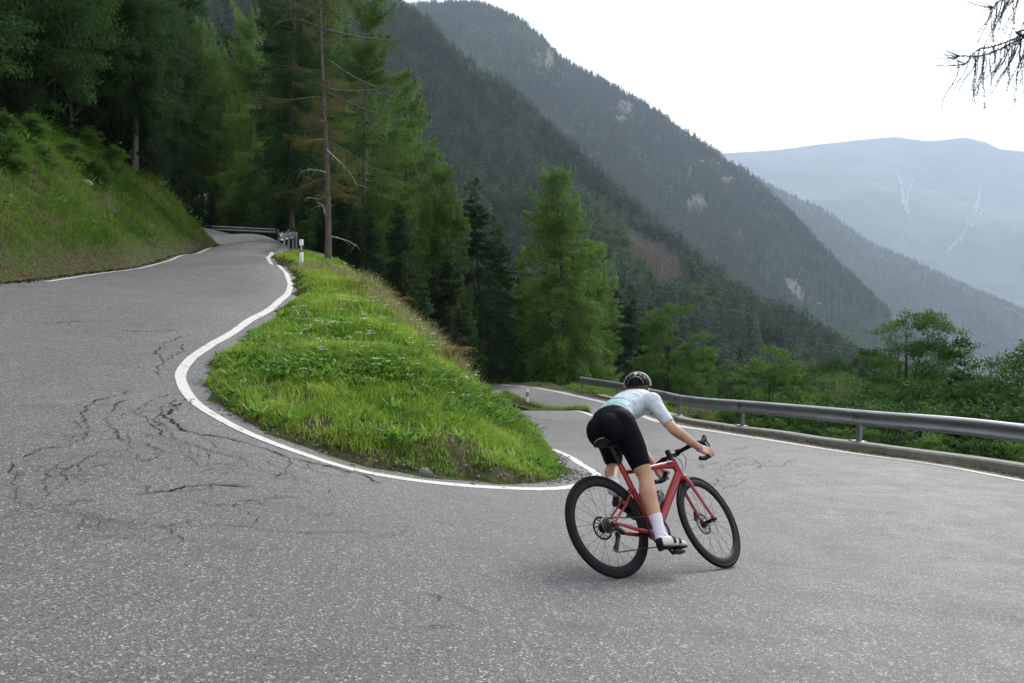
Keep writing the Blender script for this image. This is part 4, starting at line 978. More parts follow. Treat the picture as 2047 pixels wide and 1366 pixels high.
for s in (-1, 1):                                                                     # ears
    fing.ellipsoid(hp(-.004, s * .080, -.020), HR @ Rmz(s * .35), (.018, .007, .031), 12, 8); fing.ellipsoid(hp(.002, s * .084, -.018), HR @ Rmz(s * .35), (.008, .006, .016), 8, 6)
for sd, An in ((-1, ANR), (1, ANL)): bd.ellipsoid(An, np.eye(3), (.037,) * 3, 12, 8)
me = remesh('body', bd, M_SKIN, .0055, 5)
fm = fing.mesh('fingers', M_SKIN); bm = bmesh.new(); bm.from_mesh(me); bm.from_mesh(fm); bm.to_mesh(me); bm.free()
me.polygons.foreach_set('use_smooth', [True] * len(me.polygons)); new_obj('body', me, rider)
for s in (-1, 1):
    m = MB(); m.ellipsoid(hp(.077, s * .031, -.004), HR, (.011, .013, .010), 12, 8); m.build('eye', simple('eye_white', (.7, .68, .65), .2), rider)
    m = MB(); m.ellipsoid(hp(.0865, s * .031, -.004), HR, (.003, .0055, .0055), 10, 6); m.build('iris', simple('eye_iris', (.05, .03, .02), .2), rider)
# ---- clothing
jm = MB(); torso(jm, 2, 7, .0085)
for S, E in ((SHR, ELR), (SHL, ELL)):
    arm(jm, S, E, None, .0075, .80); jm.ellipsoid(lerp(S, SPINE[6][0], .08), np.eye(3), (.070, .068, .070), 14, 10); limb(jm, [S, lerp(S, SPINE[6][0], .6), SPINE[6][0]], [.066, .074, .078])
limb(jm, [SPINE[7][0], A(SPINE[8][0]) + A([.004, 0, .006])], [.074, .062], cap_round=False)
jme = remesh('jersey', jm, M_JER, .0055, 4)
V = np.empty(len(jme.vertices) * 3, np.float32); jme.vertices.foreach_get('co', V); V = V.reshape(-1, 3); Nv = np.empty_like(V).ravel(); jme.vertices.foreach_get('normal', Nv); Nv = Nv.reshape(-1, 3)
wr_ = fbm(V[:, 0] * 26 + V[:, 2] * 14, V[:, 1] * 9 + V[:, 2] * 10, 3, 44) * .008
wr_ = wr_ - .006 * np.abs(fbm(V[:, 0] * 17 - V[:, 1] * 22, V[:, 2] * 20 + V[:, 1] * 6, 2, 49)) * np.clip((.62 - V[:, 0]) * 6, 0, 1)       # folds fanning from the waist
V = V + Nv * wr_[:, None]; jme.vertices.foreach_set('co', V.astype(np.float32).ravel()); jme.update()
jersey = new_obj('jersey', jme, rider)
# rear pockets' seam and the small red print between the shoulder blades
def on_back(x, yl, off=.010):
    """point on the back of the jersey at spine position x and lateral offset"""
    C = A([s[0] for s in SPINE]); w_ = A([s[1] for s in SPINE]); d_ = A([s[2] for s in SPINE]); ta = A([s[3] for s in SPINE])
    c = A([np.interp(x, C[:, 0], C[:, j]) for j in range(3)]); w0 = np.interp(x, C[:, 0], w_); d0 = np.interp(x, C[:, 0], d_); t0 = math.radians(np.interp(x, C[:, 0], ta))
    t = A([np.interp(x + .02, C[:, 0], C[:, j]) - np.interp(x - .02, C[:, 0], C[:, j]) for j in range(3)]); t /= np.linalg.norm(t)
    lat = A([0, math.cos(t0), math.sin(t0)]); lat -= t * (lat @ t); lat /= np.linalg.norm(lat); dep = np.cross(t, lat); u = np.clip(yl / (w0 + .0085), -.98, .98)
    return c + lat * yl + dep * ((d0 + .0085) * (1 - abs(u) ** 2.2) ** .45 + off - .0085)
m = MB(); m.tube([on_back(.405, y, .0095) for y in np.linspace(-.10, .10, 17)], .0022, 6); m.build('pocket_seam', M_JER, jersey)
M_PRN = simple('red_print', (.50, .12, .13), .7)
strokes = [[(.600, .030), (.622, .022), (.604, .014)], [(.610, .026), (.610, .018)], [(.626, .008), (.604, .004), (.602, -.008)], [(.630, -.012), (.612, -.016), (.610, -.028)], [(.632, -.012), (.634, -.028)], [(.622, -.013), (.623, -.026)]]
m = MB()
for s in strokes: m.tube([on_back(x, y, .0105) for x, y in s], .0022, 5)
m.build('print', M_PRN, jersey)
sm_ = MB(); torso(sm_, 0, 2, .0075)
C2 = A(SPINE[2][0]); C3 = A(SPINE[3][0])
for s in (-1, 1): sm_.ellipsoid(A([.222, s * .066, 1.015 + s * .012]), np.eye(3), (.096, .092, .116), 18, 14)
sm_.ellipsoid(A([.245, 0, 1.03]), np.eye(3), (.105, .125, .105), 18, 14)
for H, K in ((HIPR, KNR), (HIPL, KNL)):
    sm_.ellipsoid(H + A([0, 0, .004]), np.eye(3), (.107, .100, .107), 18, 14); limb(sm_, [H, lerp(H, SPINE[2][0], .7)], [.104, .100])
legs(sm_, .0065, .86, shank=False)
sme = remesh('shorts', sm_, M_SHORT, .0055, 12); shorts = new_obj('shorts', sme, rider)
for K, An, nm in ((KNR, ANR, 'sock'), (KNL, ANL, 'sock')):
    axis = (An - K) / np.linalg.norm(An - K); back = -(A([1, 0, 0]) - axis * axis[0]); back /= np.linalg.norm(back)
    m = MB(); limb(m, [lerp(K, An, .70) + back * .004, lerp(K, An, .78), lerp(K, An, .87), An, An + axis * .03], [.0455, .0425, .0395, .0400, .040], cap_round=False); limb(m, [An, An + axis * .035 + A([.03, 0, -.01])], [.038, .036])
    me = remesh(nm, m, M_SOCK, .004, 3); new_obj(nm, me, rider)
def shoe(heel, ball, toe, upv, lab):
    """heel/ball/toe: points of the sole line"""
    heel, ball, toe = A(heel), A(ball), A(toe); f = toe - heel; L = np.linalg.norm(f); f /= L; u = A(upv, ) if False else A(upv); u = u - f * (u @ f); u /= np.linalg.norm(u); l = np.cross(u, f)
    root = D.objects.new('shoe', None); COL.objects.link(root); root.parent = rider; root.empty_display_size = .05
    def rings(S):
        out = []
        for x, w_, h0, h1 in S:
            a = np.linspace(0, 2 * np.pi, 18, endpoint=False); ca, sa = np.cos(a), np.sin(a)
            out.append(heel + f * (x * L) + np.outer(ca * w_, l) + np.outer((h0 + h1) / 2 + (h1 - h0) / 2 * np.sign(sa) * np.abs(sa) ** .75, u))
        return out
    UPR = [(.0, .016, .014, .055), (.03, .027, .008, .078), (.12, .032, .006, .088), (.25, .033, .006, .086), (.40, .036, .005, .080), (.55, .040, .004, .066), (.70, .043, .004, .055), (.84, .040, .005, .046), (.94, .030, .007, .036), (.995, .014, .010, .024)]
    m = MB(); m.loft(rings(UPR)); me = remesh('upper', m, M_SHOE, .0045, 2); new_obj('upper', me, root)
    SOL = [(-.005, .018, -.004, .010), (.04, .028, -.006, .012), (.2, .030, -.007, .010), (.4, .033, -.006, .008), (.68, .043, -.005, .008), (.88, .038, -.003, .010), (1.0, .016, .004, .014)]
    m = MB(); m.loft(rings(SOL)); m.box(heel + f * (L * .06) - u * .012, (.03, .035, .016), np.stack([f, l, u], 1), bev=.004); m.box(heel + f * (L * .66) - u * .012, (.045, .032, .014), np.stack([f, l, u], 1), bev=.003); m.build('sole', M_SOLE, root)
    for x0, wd in ((.43, .022), (.60, .020)):
        w_, h0, h1 = [np.interp(x0, [q[0] for q in UPR], [q[j] for q in UPR]) for j in (1, 2, 3)]
        P = [heel + f * (x0 * L - .012 * math.cos(t)) + l * (w_ + .0025) * math.cos(t) + u * ((h0 + h1) / 2 + ((h1 - h0) / 2 + .0025) * math.sin(t)) for t in np.linspace(-.5, np.pi + .5, 15)]
        m = MB(); m.tube(P, .0022, 8, ry=wd / 2, up=None) if False else None
        G = [[p + f * e + u * 0 for e in (-wd / 2, wd / 2)] for p in P]; cen = heel + f * (x0 * L) + u * ((h0 + h1) / 2)
        rg = [[p - f * wd / 2, p + f * wd / 2, p + f * wd / 2 + (p - cen) / np.linalg.norm(p - cen) * .003, p - f * wd / 2 + (p - cen) / np.linalg.norm(p - cen) * .003] for p in P]
        m.loft(rg); m.build('strap', M_SOLE, root)
    m = MB(); rg = [heel + f * (.004 * L) + l * y + u * z for y, z in ()] ; 
    hc = [[heel + f * (-.002 - .001 * 0 + .030 * (1 - math.cos(t))) + l * .0335 * math.sin(t) + u * z for z in (.006, .030, .058)] for t in np.linspace(-1.15, 1.15, 11)]
    m = MB(); m.grid(hc); ob_ = m.build('heel_cup', M_SOLE, root); sl = ob_.modifiers.new('t', 'SOLIDIFY'); sl.thickness = .004; sl.offset = 0
    return root
pr, pl = PEDC[-1], PEDC[1]
dirR = A([.996, 0, -.06]); dirR /= np.linalg.norm(dirR); uR = A([.06, 0, 1.0])
bR = pr + uR * .026 + A([0, -.004, 0]); shoe(bR - dirR * .170, bR, bR + dirR * .085, uR, 'r')
dirL = A([.89, .02, -.455]); dirL /= np.linalg.norm(dirL); uL = A([.455, 0, .89])
bL = pl + uL * .026 + A([0, .004, 0]); shoe(bL - dirL * .170, bL, bL + dirL * .085, uL, 'l')
m = MB(); wx = (WRR - ELR) / np.linalg.norm(WRR - ELR); m.lathe([(.0285, -.006), (.030, -.003), (.030, .003), (.0285, .006), (.026, .006), (.026, -.006)], WRR - wx * .012, wx, 24, closed=True); m.build('wristband', M_BAND, rider)
# ---- hair
m = MB(); m.ellipsoid(hp(-.016, 0, .018), HR, (.094, .080, .092), 18, 12); m.ellipsoid(hp(-.080, .004, -.040), HR, (.034, .048, .034), 14, 10); m.ellipsoid(hp(-.092, -.018, -.030), HR, (.026, .030, .026), 12, 8); m.ellipsoid(hp(-.090, .022, -.046), HR, (.026, .028, .024), 12, 8); m.ellipsoid(hp(-.060, 0, -.062), HR, (.036, .050, .030), 12, 8)
hme = remesh('hair', m, M_HAIR, .005, 2)
V = np.empty(len(hme.vertices) * 3, np.float32); hme.vertices.foreach_get('co', V); V = V.reshape(-1, 3); Nv = np.empty_like(V).ravel(); hme.vertices.foreach_get('normal', Nv); Nv = Nv.reshape(-1, 3)
V = V + Nv * (fbm(V[:, 0] * 60 + V[:, 2] * 160, V[:, 1] * 120, 3, 8) * .008)[:, None]; hme.vertices.foreach_set('co', V.astype(np.float32).ravel()); hme.update(); new_obj('hair', hme, rider)
hr_ = np.random.default_rng(9); m = MB()
for i in range(70):
    a0 = hr_.uniform(-1, 1); s0_ = hp(-.085 + hr_.normal(0, .008), a0 * .05, -.02 + hr_.normal(0, .014)); dv = (-FWD * hr_.uniform(0, .6) - UP * hr_.uniform(.3, 1) + LAT * hr_.normal(0, .6)); dv /= np.linalg.norm(dv)
    m.tube([s0_, s0_ + dv * .02 - FWD * .008, s0_ + dv * .036], [.0016, .0014, .0006], 4)
ob_ = m.build('loose_strand', M_HAIR, rider, sharp=0); ob_['kind'] = 'stuff'
# ---- helmet
hel = D.objects.new('helmet', None); COL.objects.link(hel); hel.parent = rider; hel.empty_display_size = .05
def hel_pt(az, el, s=1.0):
    """az 0 = forward; el from the crown (0) downward"""
    f, l, u_ = math.cos(az) * math.sin(el), math.sin(az) * math.sin(el), math.cos(el)
    return hp(-.004 + .131 * f * s, .101 * l * s, .034 + .094 * u_ * s)
def low(az): return 1.62 + .20 * (0.5 - 0.5 * math.cos(2 * az)) * 0 + (.30 if abs(az) > 1.9 else .12 * (abs(az) / 1.9))
def shell(name, azs, el0, elf, s, mat, th=.010):
    G = [[hel_pt(az, el0 + (elf(az) - el0) * q, s) for q in np.linspace(0, 1, 16)] for az in azs]
    m = MB(); m.grid(G); o = m.build(name, mat, hel, sharp=0); sl = o.modifiers.new('t', 'SOLIDIFY'); sl.thickness = th; sl.offset = -1; return o
shell('inner_shell', np.linspace(-math.pi, math.pi, 49), .02, lambda a: 1.52 + (.16 if abs(a) > 2.2 else .0), .945, M_HIN)
# pale outer shell ends in a clean arc over the crown
G = []
for t in np.linspace(-1.75, 1.75, 41):                    # around, left-right over the top
    row = []
    for q in np.linspace(0, 1, 14):                       # from the rear arc to the brow
        x0, x1 = -.030 + .008 * abs(t), .118
        x = x0 + (x1 - x0) * q; rr = math.sqrt(max(0, 1 - (x / .131) ** 2)); row.append(hp(-.004 + x, .101 * 1.02 * rr * math.sin(t), .034 + .094 * 1.02 * rr * math.cos(t)))
    G.append(row)
m = MB(); m.grid(G); o_ = m.build('outer_shell', M_HSH, hel, sharp=0); sl = o_.modifiers.new('t', 'SOLIDIFY'); sl.thickness = .012; sl.offset = -1
def back_pt(t, x, s):                                      # t left-right angle over the top, x along
    rr = math.sqrt(max(0, 1 - (x / .131) ** 2)); return hp(-.004 + x * s, .101 * s * rr * math.sin(t), .034 + .094 * s * rr * math.cos(t))
m = MB(); xs = np.linspace(-.030, -.112, 9)
rg = [[back_pt(-.13, x, .995), back_pt(.13, x, .995), back_pt(.13, x, .96), back_pt(-.13, x, .96)] for x in xs]; m.loft(rg); m.build('centre_strip', M_HGR, hel)
for x, rad, mt, nm in ((-.108, .0075, M_HIN, 'rear_band'), (-.088, .0050, M_HIN, 'rib')):
    m = MB(); m.tube([back_pt(t, x, .985) for t in np.linspace(-1.5, 1.5, 25)], rad, 8); m.build(nm, mt if nm == 'rib' else simple('dark_grey_band', (.05, .055, .065), .4), hel)
for t0 in (-1.1, -.62, .62, 1.1):
    m = MB(); m.tube([back_pt(t0, x, .985) for x in np.linspace(-.050, -.120, 8)], .0075, 8); m.build('rib', M_HIN, hel)
for s in (-1, 1):
    m = MB(); m.tube([hp(-.02, s * .088, -.02), hp(.0, s * .085, -.06), hp(.03, s * .055, -.105)], .004, 6, ry=.0012); m.build('strap', M_HIN, hel)

# ------------------------------------------------------------------ foliage builders
def tri_elems(p, d, wv, L, W, r):
    """leaf-sized rhombs: base p, unit direction d, unit width direction wv"""
    n = len(p); mid = p + d * (L * .45)[:, None]
    V = np.stack([p, mid + wv * (W / 2)[:, None], p + d * L[:, None], mid - wv * (W / 2)[:, None]], 1)
    fold = np.cross(d, wv); V[:, 1] += fold * (W * .18)[:, None]; V[:, 3] += fold * (W * .18)[:, None]
    q = np.arange(n * 4).reshape(n, 4)
    return V.reshape(-1, 3), np.concatenate([q[:, [0, 1, 2]], q[:, [0, 2, 3]]])
def unit(v): return v / (np.linalg.norm(v, axis=-1, keepdims=True) + 1e-9)
def conifer_geo(seed, H, crown0, rmax, nb, power, droop, n_el, L, W, hang, fan, wood=True, up_tip=.25, irregular=.25, trunk_r=None, lean=.0, tuft=.0, kseg=8, minb=.12, side=None):
    r = np.random.default_rng(seed)
    h = np.sort(crown0 + (1 - crown0) * (r.random(nb) * .97 + .01)); rel = (h - crown0) / (1 - crown0)
    Lb = rmax * (np.clip(1 - rel, 0, 1) ** power * (1 - minb) + minb * (1 - rel * .8)) * (1 - irregular + 2 * irregular * r.random(nb)) * np.clip(.55 + rel * 3.5, 0, 1)
    az = np.arange(nb) * 2.399 + r.normal(0, .5, nb)
    if H > 3: Lb = Lb * (1 + irregular * 1.6 * vnoise(np.cos(az) * 1.3 + h * 7, np.sin(az) * 1.3 + h * 3, seed))
    if side is not None: az = side[0] + r.normal(0, side[1], nb)
    pit = np.interp(rel, [0, .5, 1], [-.15, .05, .75]) + r.normal(0, .10, nb)
    bend = droop * (1 - rel * .6)
    ph = r.uniform(0, 6.28)
    def axis(hh): return np.stack([lean * hh * H + .01 * H * np.sin(hh * 5 + ph), .012 * H * np.sin(hh * 4 + ph * 2), hh * H], -1)
    out = np.stack([np.cos(az), np.sin(az), np.zeros(nb)], 1); sidev = np.stack([-np.sin(az), np.cos(az), np.zeros(nb)], 1)
    base = axis(h)
    def bpt(i, s):
        z = Lb[i] * (np.tan(pit[i]) * s - bend[i] * s ** 1.6 + up_tip * np.maximum(s - .55, 0) ** 2)
        return base[i] + out[i] * (Lb[i] * s)[:, None] + np.stack([z * 0, z * 0, z], 1)
    wt = Lb ** 1.25; i = r.choice(nb, n_el, p=wt / wt.sum()); s = 1 - .88 * r.random(n_el) ** 1.35
    w_ = fan * Lb[i] * np.clip(1.12 - s, .03, 1) * np.clip(s * 3, .3, 1)
    q = r.uniform(-1, 1, n_el); lat = q * w_
    hg = r.exponential(1.0, n_el).clip(0, 2.6) * hang * (.35 + .65 * np.minimum(1, Lb[i] / rmax * 1.5))
    p = bpt(i, s) + sidev[i] * lat[:, None] - out[i] * (np.abs(lat) * .25)[:, None]
    p[:, 2] -= hg + np.abs(lat) * .18 * droop; p += r.normal(0, .035 * max(L, .3), (n_el, 3))
    hg = hg * np.where(r.random(n_el) < .5, .35, 1.0); d = unit(out[i] * (.75 + .0 * s[:, None]) + sidev[i] * (np.sign(q) * .75)[:, None] + np.stack([0 * s, 0 * s, -.25 - hang * 1.2 * np.ones(n_el)], 1) + r.normal(0, .45 + tuft, (n_el, 3)))
    wv = unit(np.cross(d, r.normal(0, 1, (n_el, 3)) + np.array([0, 0, .8])))
    cs = 9.0 / H * 1.6 if H < 3 else 1.15
    if H > 3:                                                     # needles sit in clumps with gaps between them
        cl = fbm(p[:, 0] * cs + p[:, 2] * .31, p[:, 1] * cs + p[:, 2] * cs * .9, 2, seed + 3); kp = cl + r.normal(0, .10, n_el) > -.20; p, d, wv, i, s = p[kp], d[kp], wv[kp], i[kp], s[kp]; n_el = len(p)
    LL = L * r.uniform(.55, 1.25, n_el); WW = W * r.uniform(.6, 1.3, n_el)
    V, F = tri_elems(p, d, wv, LL, WW, r)
    br = r.random(nb); tint = np.clip(.55 * r.random(n_el) + .45 * br[i], 0, 1)
    fol = (V, F, np.tile(tint, 2))
    mb = MB(); tr = trunk_r or H * .011; hh = np.linspace(-.03, 1, 16)
    mb.tube(axis(hh), tr * np.clip(1.03 - hh, .03, 2) ** .8 * (1 + .5 * np.exp(-np.maximum(hh, 0) * 28)), kseg)
    if wood:
        for j in range(nb):
            ss = np.linspace(0, .97, 6); P = bpt(np.full(6, j), ss); rb = max(.006, Lb[j] * .0095)
            mb.tube(P, rb * (1.05 - ss), 4)
    return mb, fol
def broad_geo(seed, H, crown0, rx, n_leaf, L, W, lobes=26, stems=1, trunk_r=None, gap=.0, flat=1.0, topw=.6, lobe_r=.42):
    """broad-leaved tree: limbs to a set of leaf clumps spread through an uneven crown"""
    r = np.random.default_rng(seed); mb = MB(); tr = trunk_r or H * .014
    C, R = [], []
    for j in range(lobes):
        u = r.random(); z = crown0 + (1 - crown0) * (u * .92 + .02)
        prof = math.sin(math.pi * min(1, (z - crown0) / (1 - crown0) * .86 + .12)) ** .7; prof = prof * (1 - (1 - topw) * u)
        a = r.uniform(0, 2 * math.pi); q = math.sqrt(r.random()) * .95
        C.append((math.cos(a) * rx * prof * q, math.sin(a) * rx * prof * q, z * H)); R.append(rx * lobe_r * r.uniform(.55, 1.15))
    C = np.array(C); R = np.array(R)
    for sgi in range(stems):
        off = r.normal(0, rx * .12 * (stems > 1), 2); tip = np.array([r.normal(0, rx * .15), r.normal(0, rx * .15), H * .93])
        ss = np.linspace(0, 1, 10); P = np.stack([off[0] + (tip[0]) * ss + .04 * H * .3 * np.sin(ss * 5 + sgi), off[1] + tip[1] * ss, -.04 * H + (tip[2] + .04 * H) * ss], 1); mb.tube(P, tr * (1.04 - ss) ** .8, 8)
        for j in range(sgi, lobes, stems):
            k_ = min(9, max(1, int(9 * (C[j, 2] / H) * r.uniform(.45, .8)))); b0 = P[k_]; m_ = (b0 + C[j]) / 2 + np.array([0, 0, .06 * H]) * r.uniform(-.2, .6)
            t = np.linspace(0, 1, 6)[:, None]; Q = b0 * (1 - t) ** 2 + 2 * m_ * t * (1 - t) + C[j] * t * t
            mb.tube(Q, tr * .38 * (1.08 - t[:, 0]) * (1 - .5 * k_ / 10), 4)
    ns = lobes * 11; li = r.choice(lobes, ns, p=R ** 2 / (R ** 2).sum()); sv_ = unit(r.normal(0, 1, (ns, 3)) + np.array([0, 0, .15])); sc = C[li] + sv_ * (R[li] * r.uniform(.35, 1.1, ns))[:, None] * np.array([1.15, 1.15, .8 * flat]); sr = R[li] * r.uniform(.22, .46, ns)
    i_ = r.choice(ns, n_leaf, p=sr ** 1.6 / (sr ** 1.6).sum()); dv = unit(r.normal(0, 1, (n_leaf, 3))); p = sc[i_] + dv * (sr[i_] * r.random(n_leaf) ** .45)[:, None] * np.array([1.2, 1.2, .55]); i = li[i_]; p[:, 2] -= sr[i_] * .25 * r.random(n_leaf)
    for j in r.choice(ns, min(ns, 160), replace=False): mb.tube([C[li[j]], (C[li[j]] + sc[j]) / 2 + np.array([0, 0, .02 * H]), sc[j]], [tr * .10, tr * .07, tr * .03], 3)
    if gap > 0:
        kp = (fbm(p[:, 0] * 1.6 / rx * 3, (p[:, 1] + p[:, 2]) * 1.6 / rx * 3, 2, seed + 5) > -.5 + gap); p = p[kp]; i = i[kp]; dv = dv[kp]; i_ = i_[kp]
    n = len(p); d = unit(dv * .6 + r.normal(0, .8, (n, 3)) + np.array([0, 0, -.35])); wv = unit(np.cross(d, r.normal(0, .5, (n, 3)) + np.array([0, 0, 1.0])) + r.normal(0, .3, (n, 3)))
    V, F = tri_elems(p, d, wv, L * r.uniform(.6, 1.25, n), W * r.uniform(.6, 1.25, n), r)
    lb = r.random(ns); tint = np.clip(.55 * r.random(n) + .45 * lb[i_], 0, 1)
    return mb, (V, F, np.tile(tint, 2))
M_BARK = bark_material('larch_bark', (.055, .046, .040), (.19, .17, .155)); M_BARKD = bark_material('spruce_bark', (.03, .024, .02), (.10, .085, .07)); M_BARKB = bark_material('birch_bark', (.25, .24, .21), (.50, .48, .44), 5)
LF_LARCH = leafmat('larch_needles', [(.042, .088, .022), (.098, .168, .038), (.175, .260, .062)], .42); LF_LARCH2 = leafmat('shaded_larch_needles', [(.010, .030, .013), (.023, .056, .020), (.045, .090, .030)], .32)  # LF_LARCH2: larch needles again, with the wood's shade put into their colour
LF_SPR = leafmat('spruce_needles', [(.007, .020, .011), (.015, .036, .018), (.030, .062, .028)], .18); LF_SPRN = leafmat('spruce_new_needles', [(.02, .055, .026), (.035, .085, .035), (.06, .13, .045)], .25)
LF_BROAD = leafmat('broad_leaves', [(.016, .042, .010), (.034, .078, .017), (.064, .122, .028)], .34); LF_BROAD2 = leafmat('light_broad_leaves', [(.030, .074, .014), (.060, .125, .024), (.110, .185, .042)], .36); LF_DARK = leafmat('dark_broad_leaves', [(.009, .026, .009), (.019, .046, .014), (.038, .078, .022)], .30)
LF_DEAD = leafmat('dead_needles', [(.09, .055, .028), (.17, .095, .042), (.24, .14, .06)], .25); LF_BIRCH = leafmat('birch_leaves', [(.06, .10, .028), (.11, .155, .045), (.17, .19, .07)], .45)
PROTO = {}
def proto(key, geo, barkm, leafm):
    mb, (V, F, t) = geo
    tm = mb.mesh('trunk_' + key, barkm); fm_ = np_mesh('crown_' + key, V, F, [leafm], smooth=False, attrs={'tint': t}); PROTO[key] = (tm, fm_)
def tree(name, key, u, Y, scale, label, cat='tree', group=None, rz=0.0, sx=1.0, X=None, z=None, dz=0.0, leaf=None, tilt=0.0):
    X = (u - CX) / FPX * Y if X is None else X
    if z is None: z = float(ground_z([[X, Y]])[0])
    root = empty(name, (X, Y, z + dz), rz); root.rotation_euler = (tilt, 0, rz); root.scale = (scale * sx, scale * sx, scale); tag(root, label, cat, group)
    tm, fm_ = PROTO[key]; new_obj('trunk', tm, root); c = new_obj('crown', fm_, root)
    if leaf is not None:
        c.material_slots[0].link = 'OBJECT'; c.material_slots[0].material = leaf
    return root
def top_scale(key_h, u, vtop, Y, X=None):
    """scale that puts a tree's top at image row vtop"""
    X = (u - CX) / FPX * Y if X is None else X
    zt = unp(u, vtop, Y)[2]; return (zt - float(ground_z([[X, Y]])[0])) / key_h

# ------------------------------------------------------------------ mountains
def mountain_mesh(crest, foot, nu, nv, amp, seed, scale, bulge=0.0, back=True):
    cr = resample(np.array([unp(*p) for p in crest]), nu); ft = resample(np.array([unp(*p) for p in foot]), nu)
    t = np.linspace(0, 1, nv)[None, :, None]; G = cr[:, None] * (1 - t) + ft[:, None] * t
    tt_ = t[..., 0]
    nz = fbm(G[..., 0] / scale, G[..., 1] / scale, 5, seed) * amp
    rid = (np.abs(fbm(G[..., 0] / scale * .8 + 5, G[..., 1] / scale * .35, 3, seed + 9)) * -1.4 + .25) * amp * 1.2
    fade = np.clip(tt_ * 6, 0.12, 1)
    G[..., 2] += (nz + rid) * fade + bulge * np.sin(np.pi * tt_)
    G[..., 1] -= (nz * .6) * fade
    bk = []
    if back:
        for j, (dy, dz) in enumerate(((scale * .15, -scale * .05), (scale * .8, -scale * .5), (scale * 2.0, -scale * 1.4))):
            b = G[:, 0].copy(); b[:, 1] += dy; b[:, 0] += b[:, 0] / b[:, 1] * 0; b[:, 2] += dz; bk.insert(0, b)
        G = np.concatenate([np.stack(bk, 1), G], 1)
    a, b = G.shape[:2]; ii = np.arange((a - 1) * (b - 1)); r0, c0 = ii // (b - 1), ii % (b - 1)
    F = np.stack([r0 * b + c0, (r0 + 1) * b + c0, (r0 + 1) * b + c0 + 1, r0 * b + c0 + 1], 1)
    return G, F
def mountain_material(name, dark, mid, rock, rocky=.62, sc=.01):
    k = N(name); P = k.pos(); a = k.noise(P, sc, 5, .6); b = k.noise(P, sc * 14, 4, .65)
    rk = k.noise(k.map(P, (1, 1, .35)), sc * 2.2, 6, .7, .5)
    c = k.ramp(k.math('ADD', k.math('MULTIPLY', a, .4), k.math('MULTIPLY', b, .6)), [(.35, dark), (.65, mid)])
    c = k.mix(k.ramp(rk, [(rocky, 0.0), (rocky + .05, 1.0)]), c, k.ramp(b, [(.3, tuple(x * .5 for x in rock)), (.7, rock)]))
    k.principled(Base_Color=c, Roughness=.95, Specular_IOR_Level=.1, Normal=k.bump(b, 1.0, .12 / sc * .05)); return k.m
M1C = [(250, -560, 1560), (500, -300, 1540), (700, -70, 1500), (785, 18, 1480), (850, 52, 1450), (890, 102, 1400), (925, 130, 1380), (970, 162, 1350), (1025, 195, 1320), (1080, 250, 1280), (1150, 312, 1230), (1250, 412, 1150), (1350, 500, 1080), (1450, 578, 1010), (1560, 662, 950), (1680, 745, 900), (1800, 810, 850), (1920, 870, 820)]
M1F = [(-200, 660, 400), (200, 740, 400), (500, 800, 410), (800, 850, 430), (1000, 880, 450), (1200, 900, 470), (1400, 920, 500), (1600, 940, 520), (1800, 960, 540), (1950, 980, 560)]
M2C = [(640, -160, 3688), (740, -50, 3625), (815, 16, 3500), (880, 4, 3475), (960, 6, 3438), (1040, 42, 3375), (1088, 80, 3312), (1110, 108, 3275), (1150, 133, 3250), (1230, 173, 3188), (1330, 234, 3100), (1400, 284, 3038), (1460, 325, 2975), (1520, 366, 2900), (1600, 450, 2750), (1680, 530, 2600), (1740, 590, 2500), (1800, 650, 2375), (1880, 725, 2250), (1990, 815, 2125)]
M2F = [(600, 250, 2040), (1000, 430, 1872), (1300, 640, 1704), (1500, 760, 1596), (1700, 850, 1524), (2050, 960, 1440)]
M3C = [(1380, 290, 6020), (1545, 374, 5600), (1640, 416, 5460), (1740, 486, 5320), (1850, 536, 5180), (1930, 576, 5110), (2047, 618, 5040), (2250, 700, 4900), (2700, 800, 4700)]
M3F = [(1380, 800, 3510), (1700, 860, 3380), (2000, 900, 3250), (2300, 940, 3250), (2750, 980, 3200)]
M4C = [(1250, 335, 11830), (1400, 312, 11570), (1480, 306, 11440), (1560, 301, 11310), (1640, 291, 11245), (1700, 284, 11180), (1790, 273, 11050), (1850, 281, 10920), (1885, 279, 10855), (1930, 273, 10790), (1975, 283, 10725), (2000, 295, 10660), (2047, 298, 10530), (2250, 318, 10400), (2500, 300, 10300), (2950, 350, 10000)]
M4F = [(1250, 800, 7000), (1700, 800, 6875), (2300, 800, 6625), (3000, 800, 6500)]
FOREST = (.010, .022, .012), (.026, .046, .020); ROCK = (.26, .245, .22)
MG = {}
for nm, c, f, nu, nv, amp, sc, lab in (('hillside', M1C, M1F, 90, 60, 46, 260, 'dark conifer-covered spur of the mountain behind the road'), ('mountain', M2C, M2F, 120, 70, 100, 560, 'steep forested mountain with grey rock outcrops'),
                                       ('ridge', M3C, M3F, 80, 50, 85, 800, 'blue hazy wooded ridge in front of the far mountain'), ('far_mountain', M4C, M4F, 160, 90, 250, 1700, 'pale distant mountain with light scree gullies')):
    G, F = mountain_mesh(c, f, nu, nv, amp, hash(nm) % 97 if False else {'hillside': 11, 'mountain': 23, 'ridge': 31, 'far_mountain': 47}[nm], sc); MG[nm] = G
    mm = mountain_material(nm + '_forest_floor', *(FOREST if nm != 'far_mountain' else ((.006, .015, .012), (.060, .080, .045))), ROCK, {'hillside': .66, 'mountain': .60, 'ridge': .7, 'far_mountain': .64}[nm], {'hillside': .012, 'mountain': .008, 'ridge': .006, 'far_mountain': .0028}[nm])
    o = new_obj(nm, np_mesh(nm, G.reshape(-1, 3), F, [mm])); tag(o, lab, 'mountain', kind='structure')
    if nm == 'far_mountain': FARM = o
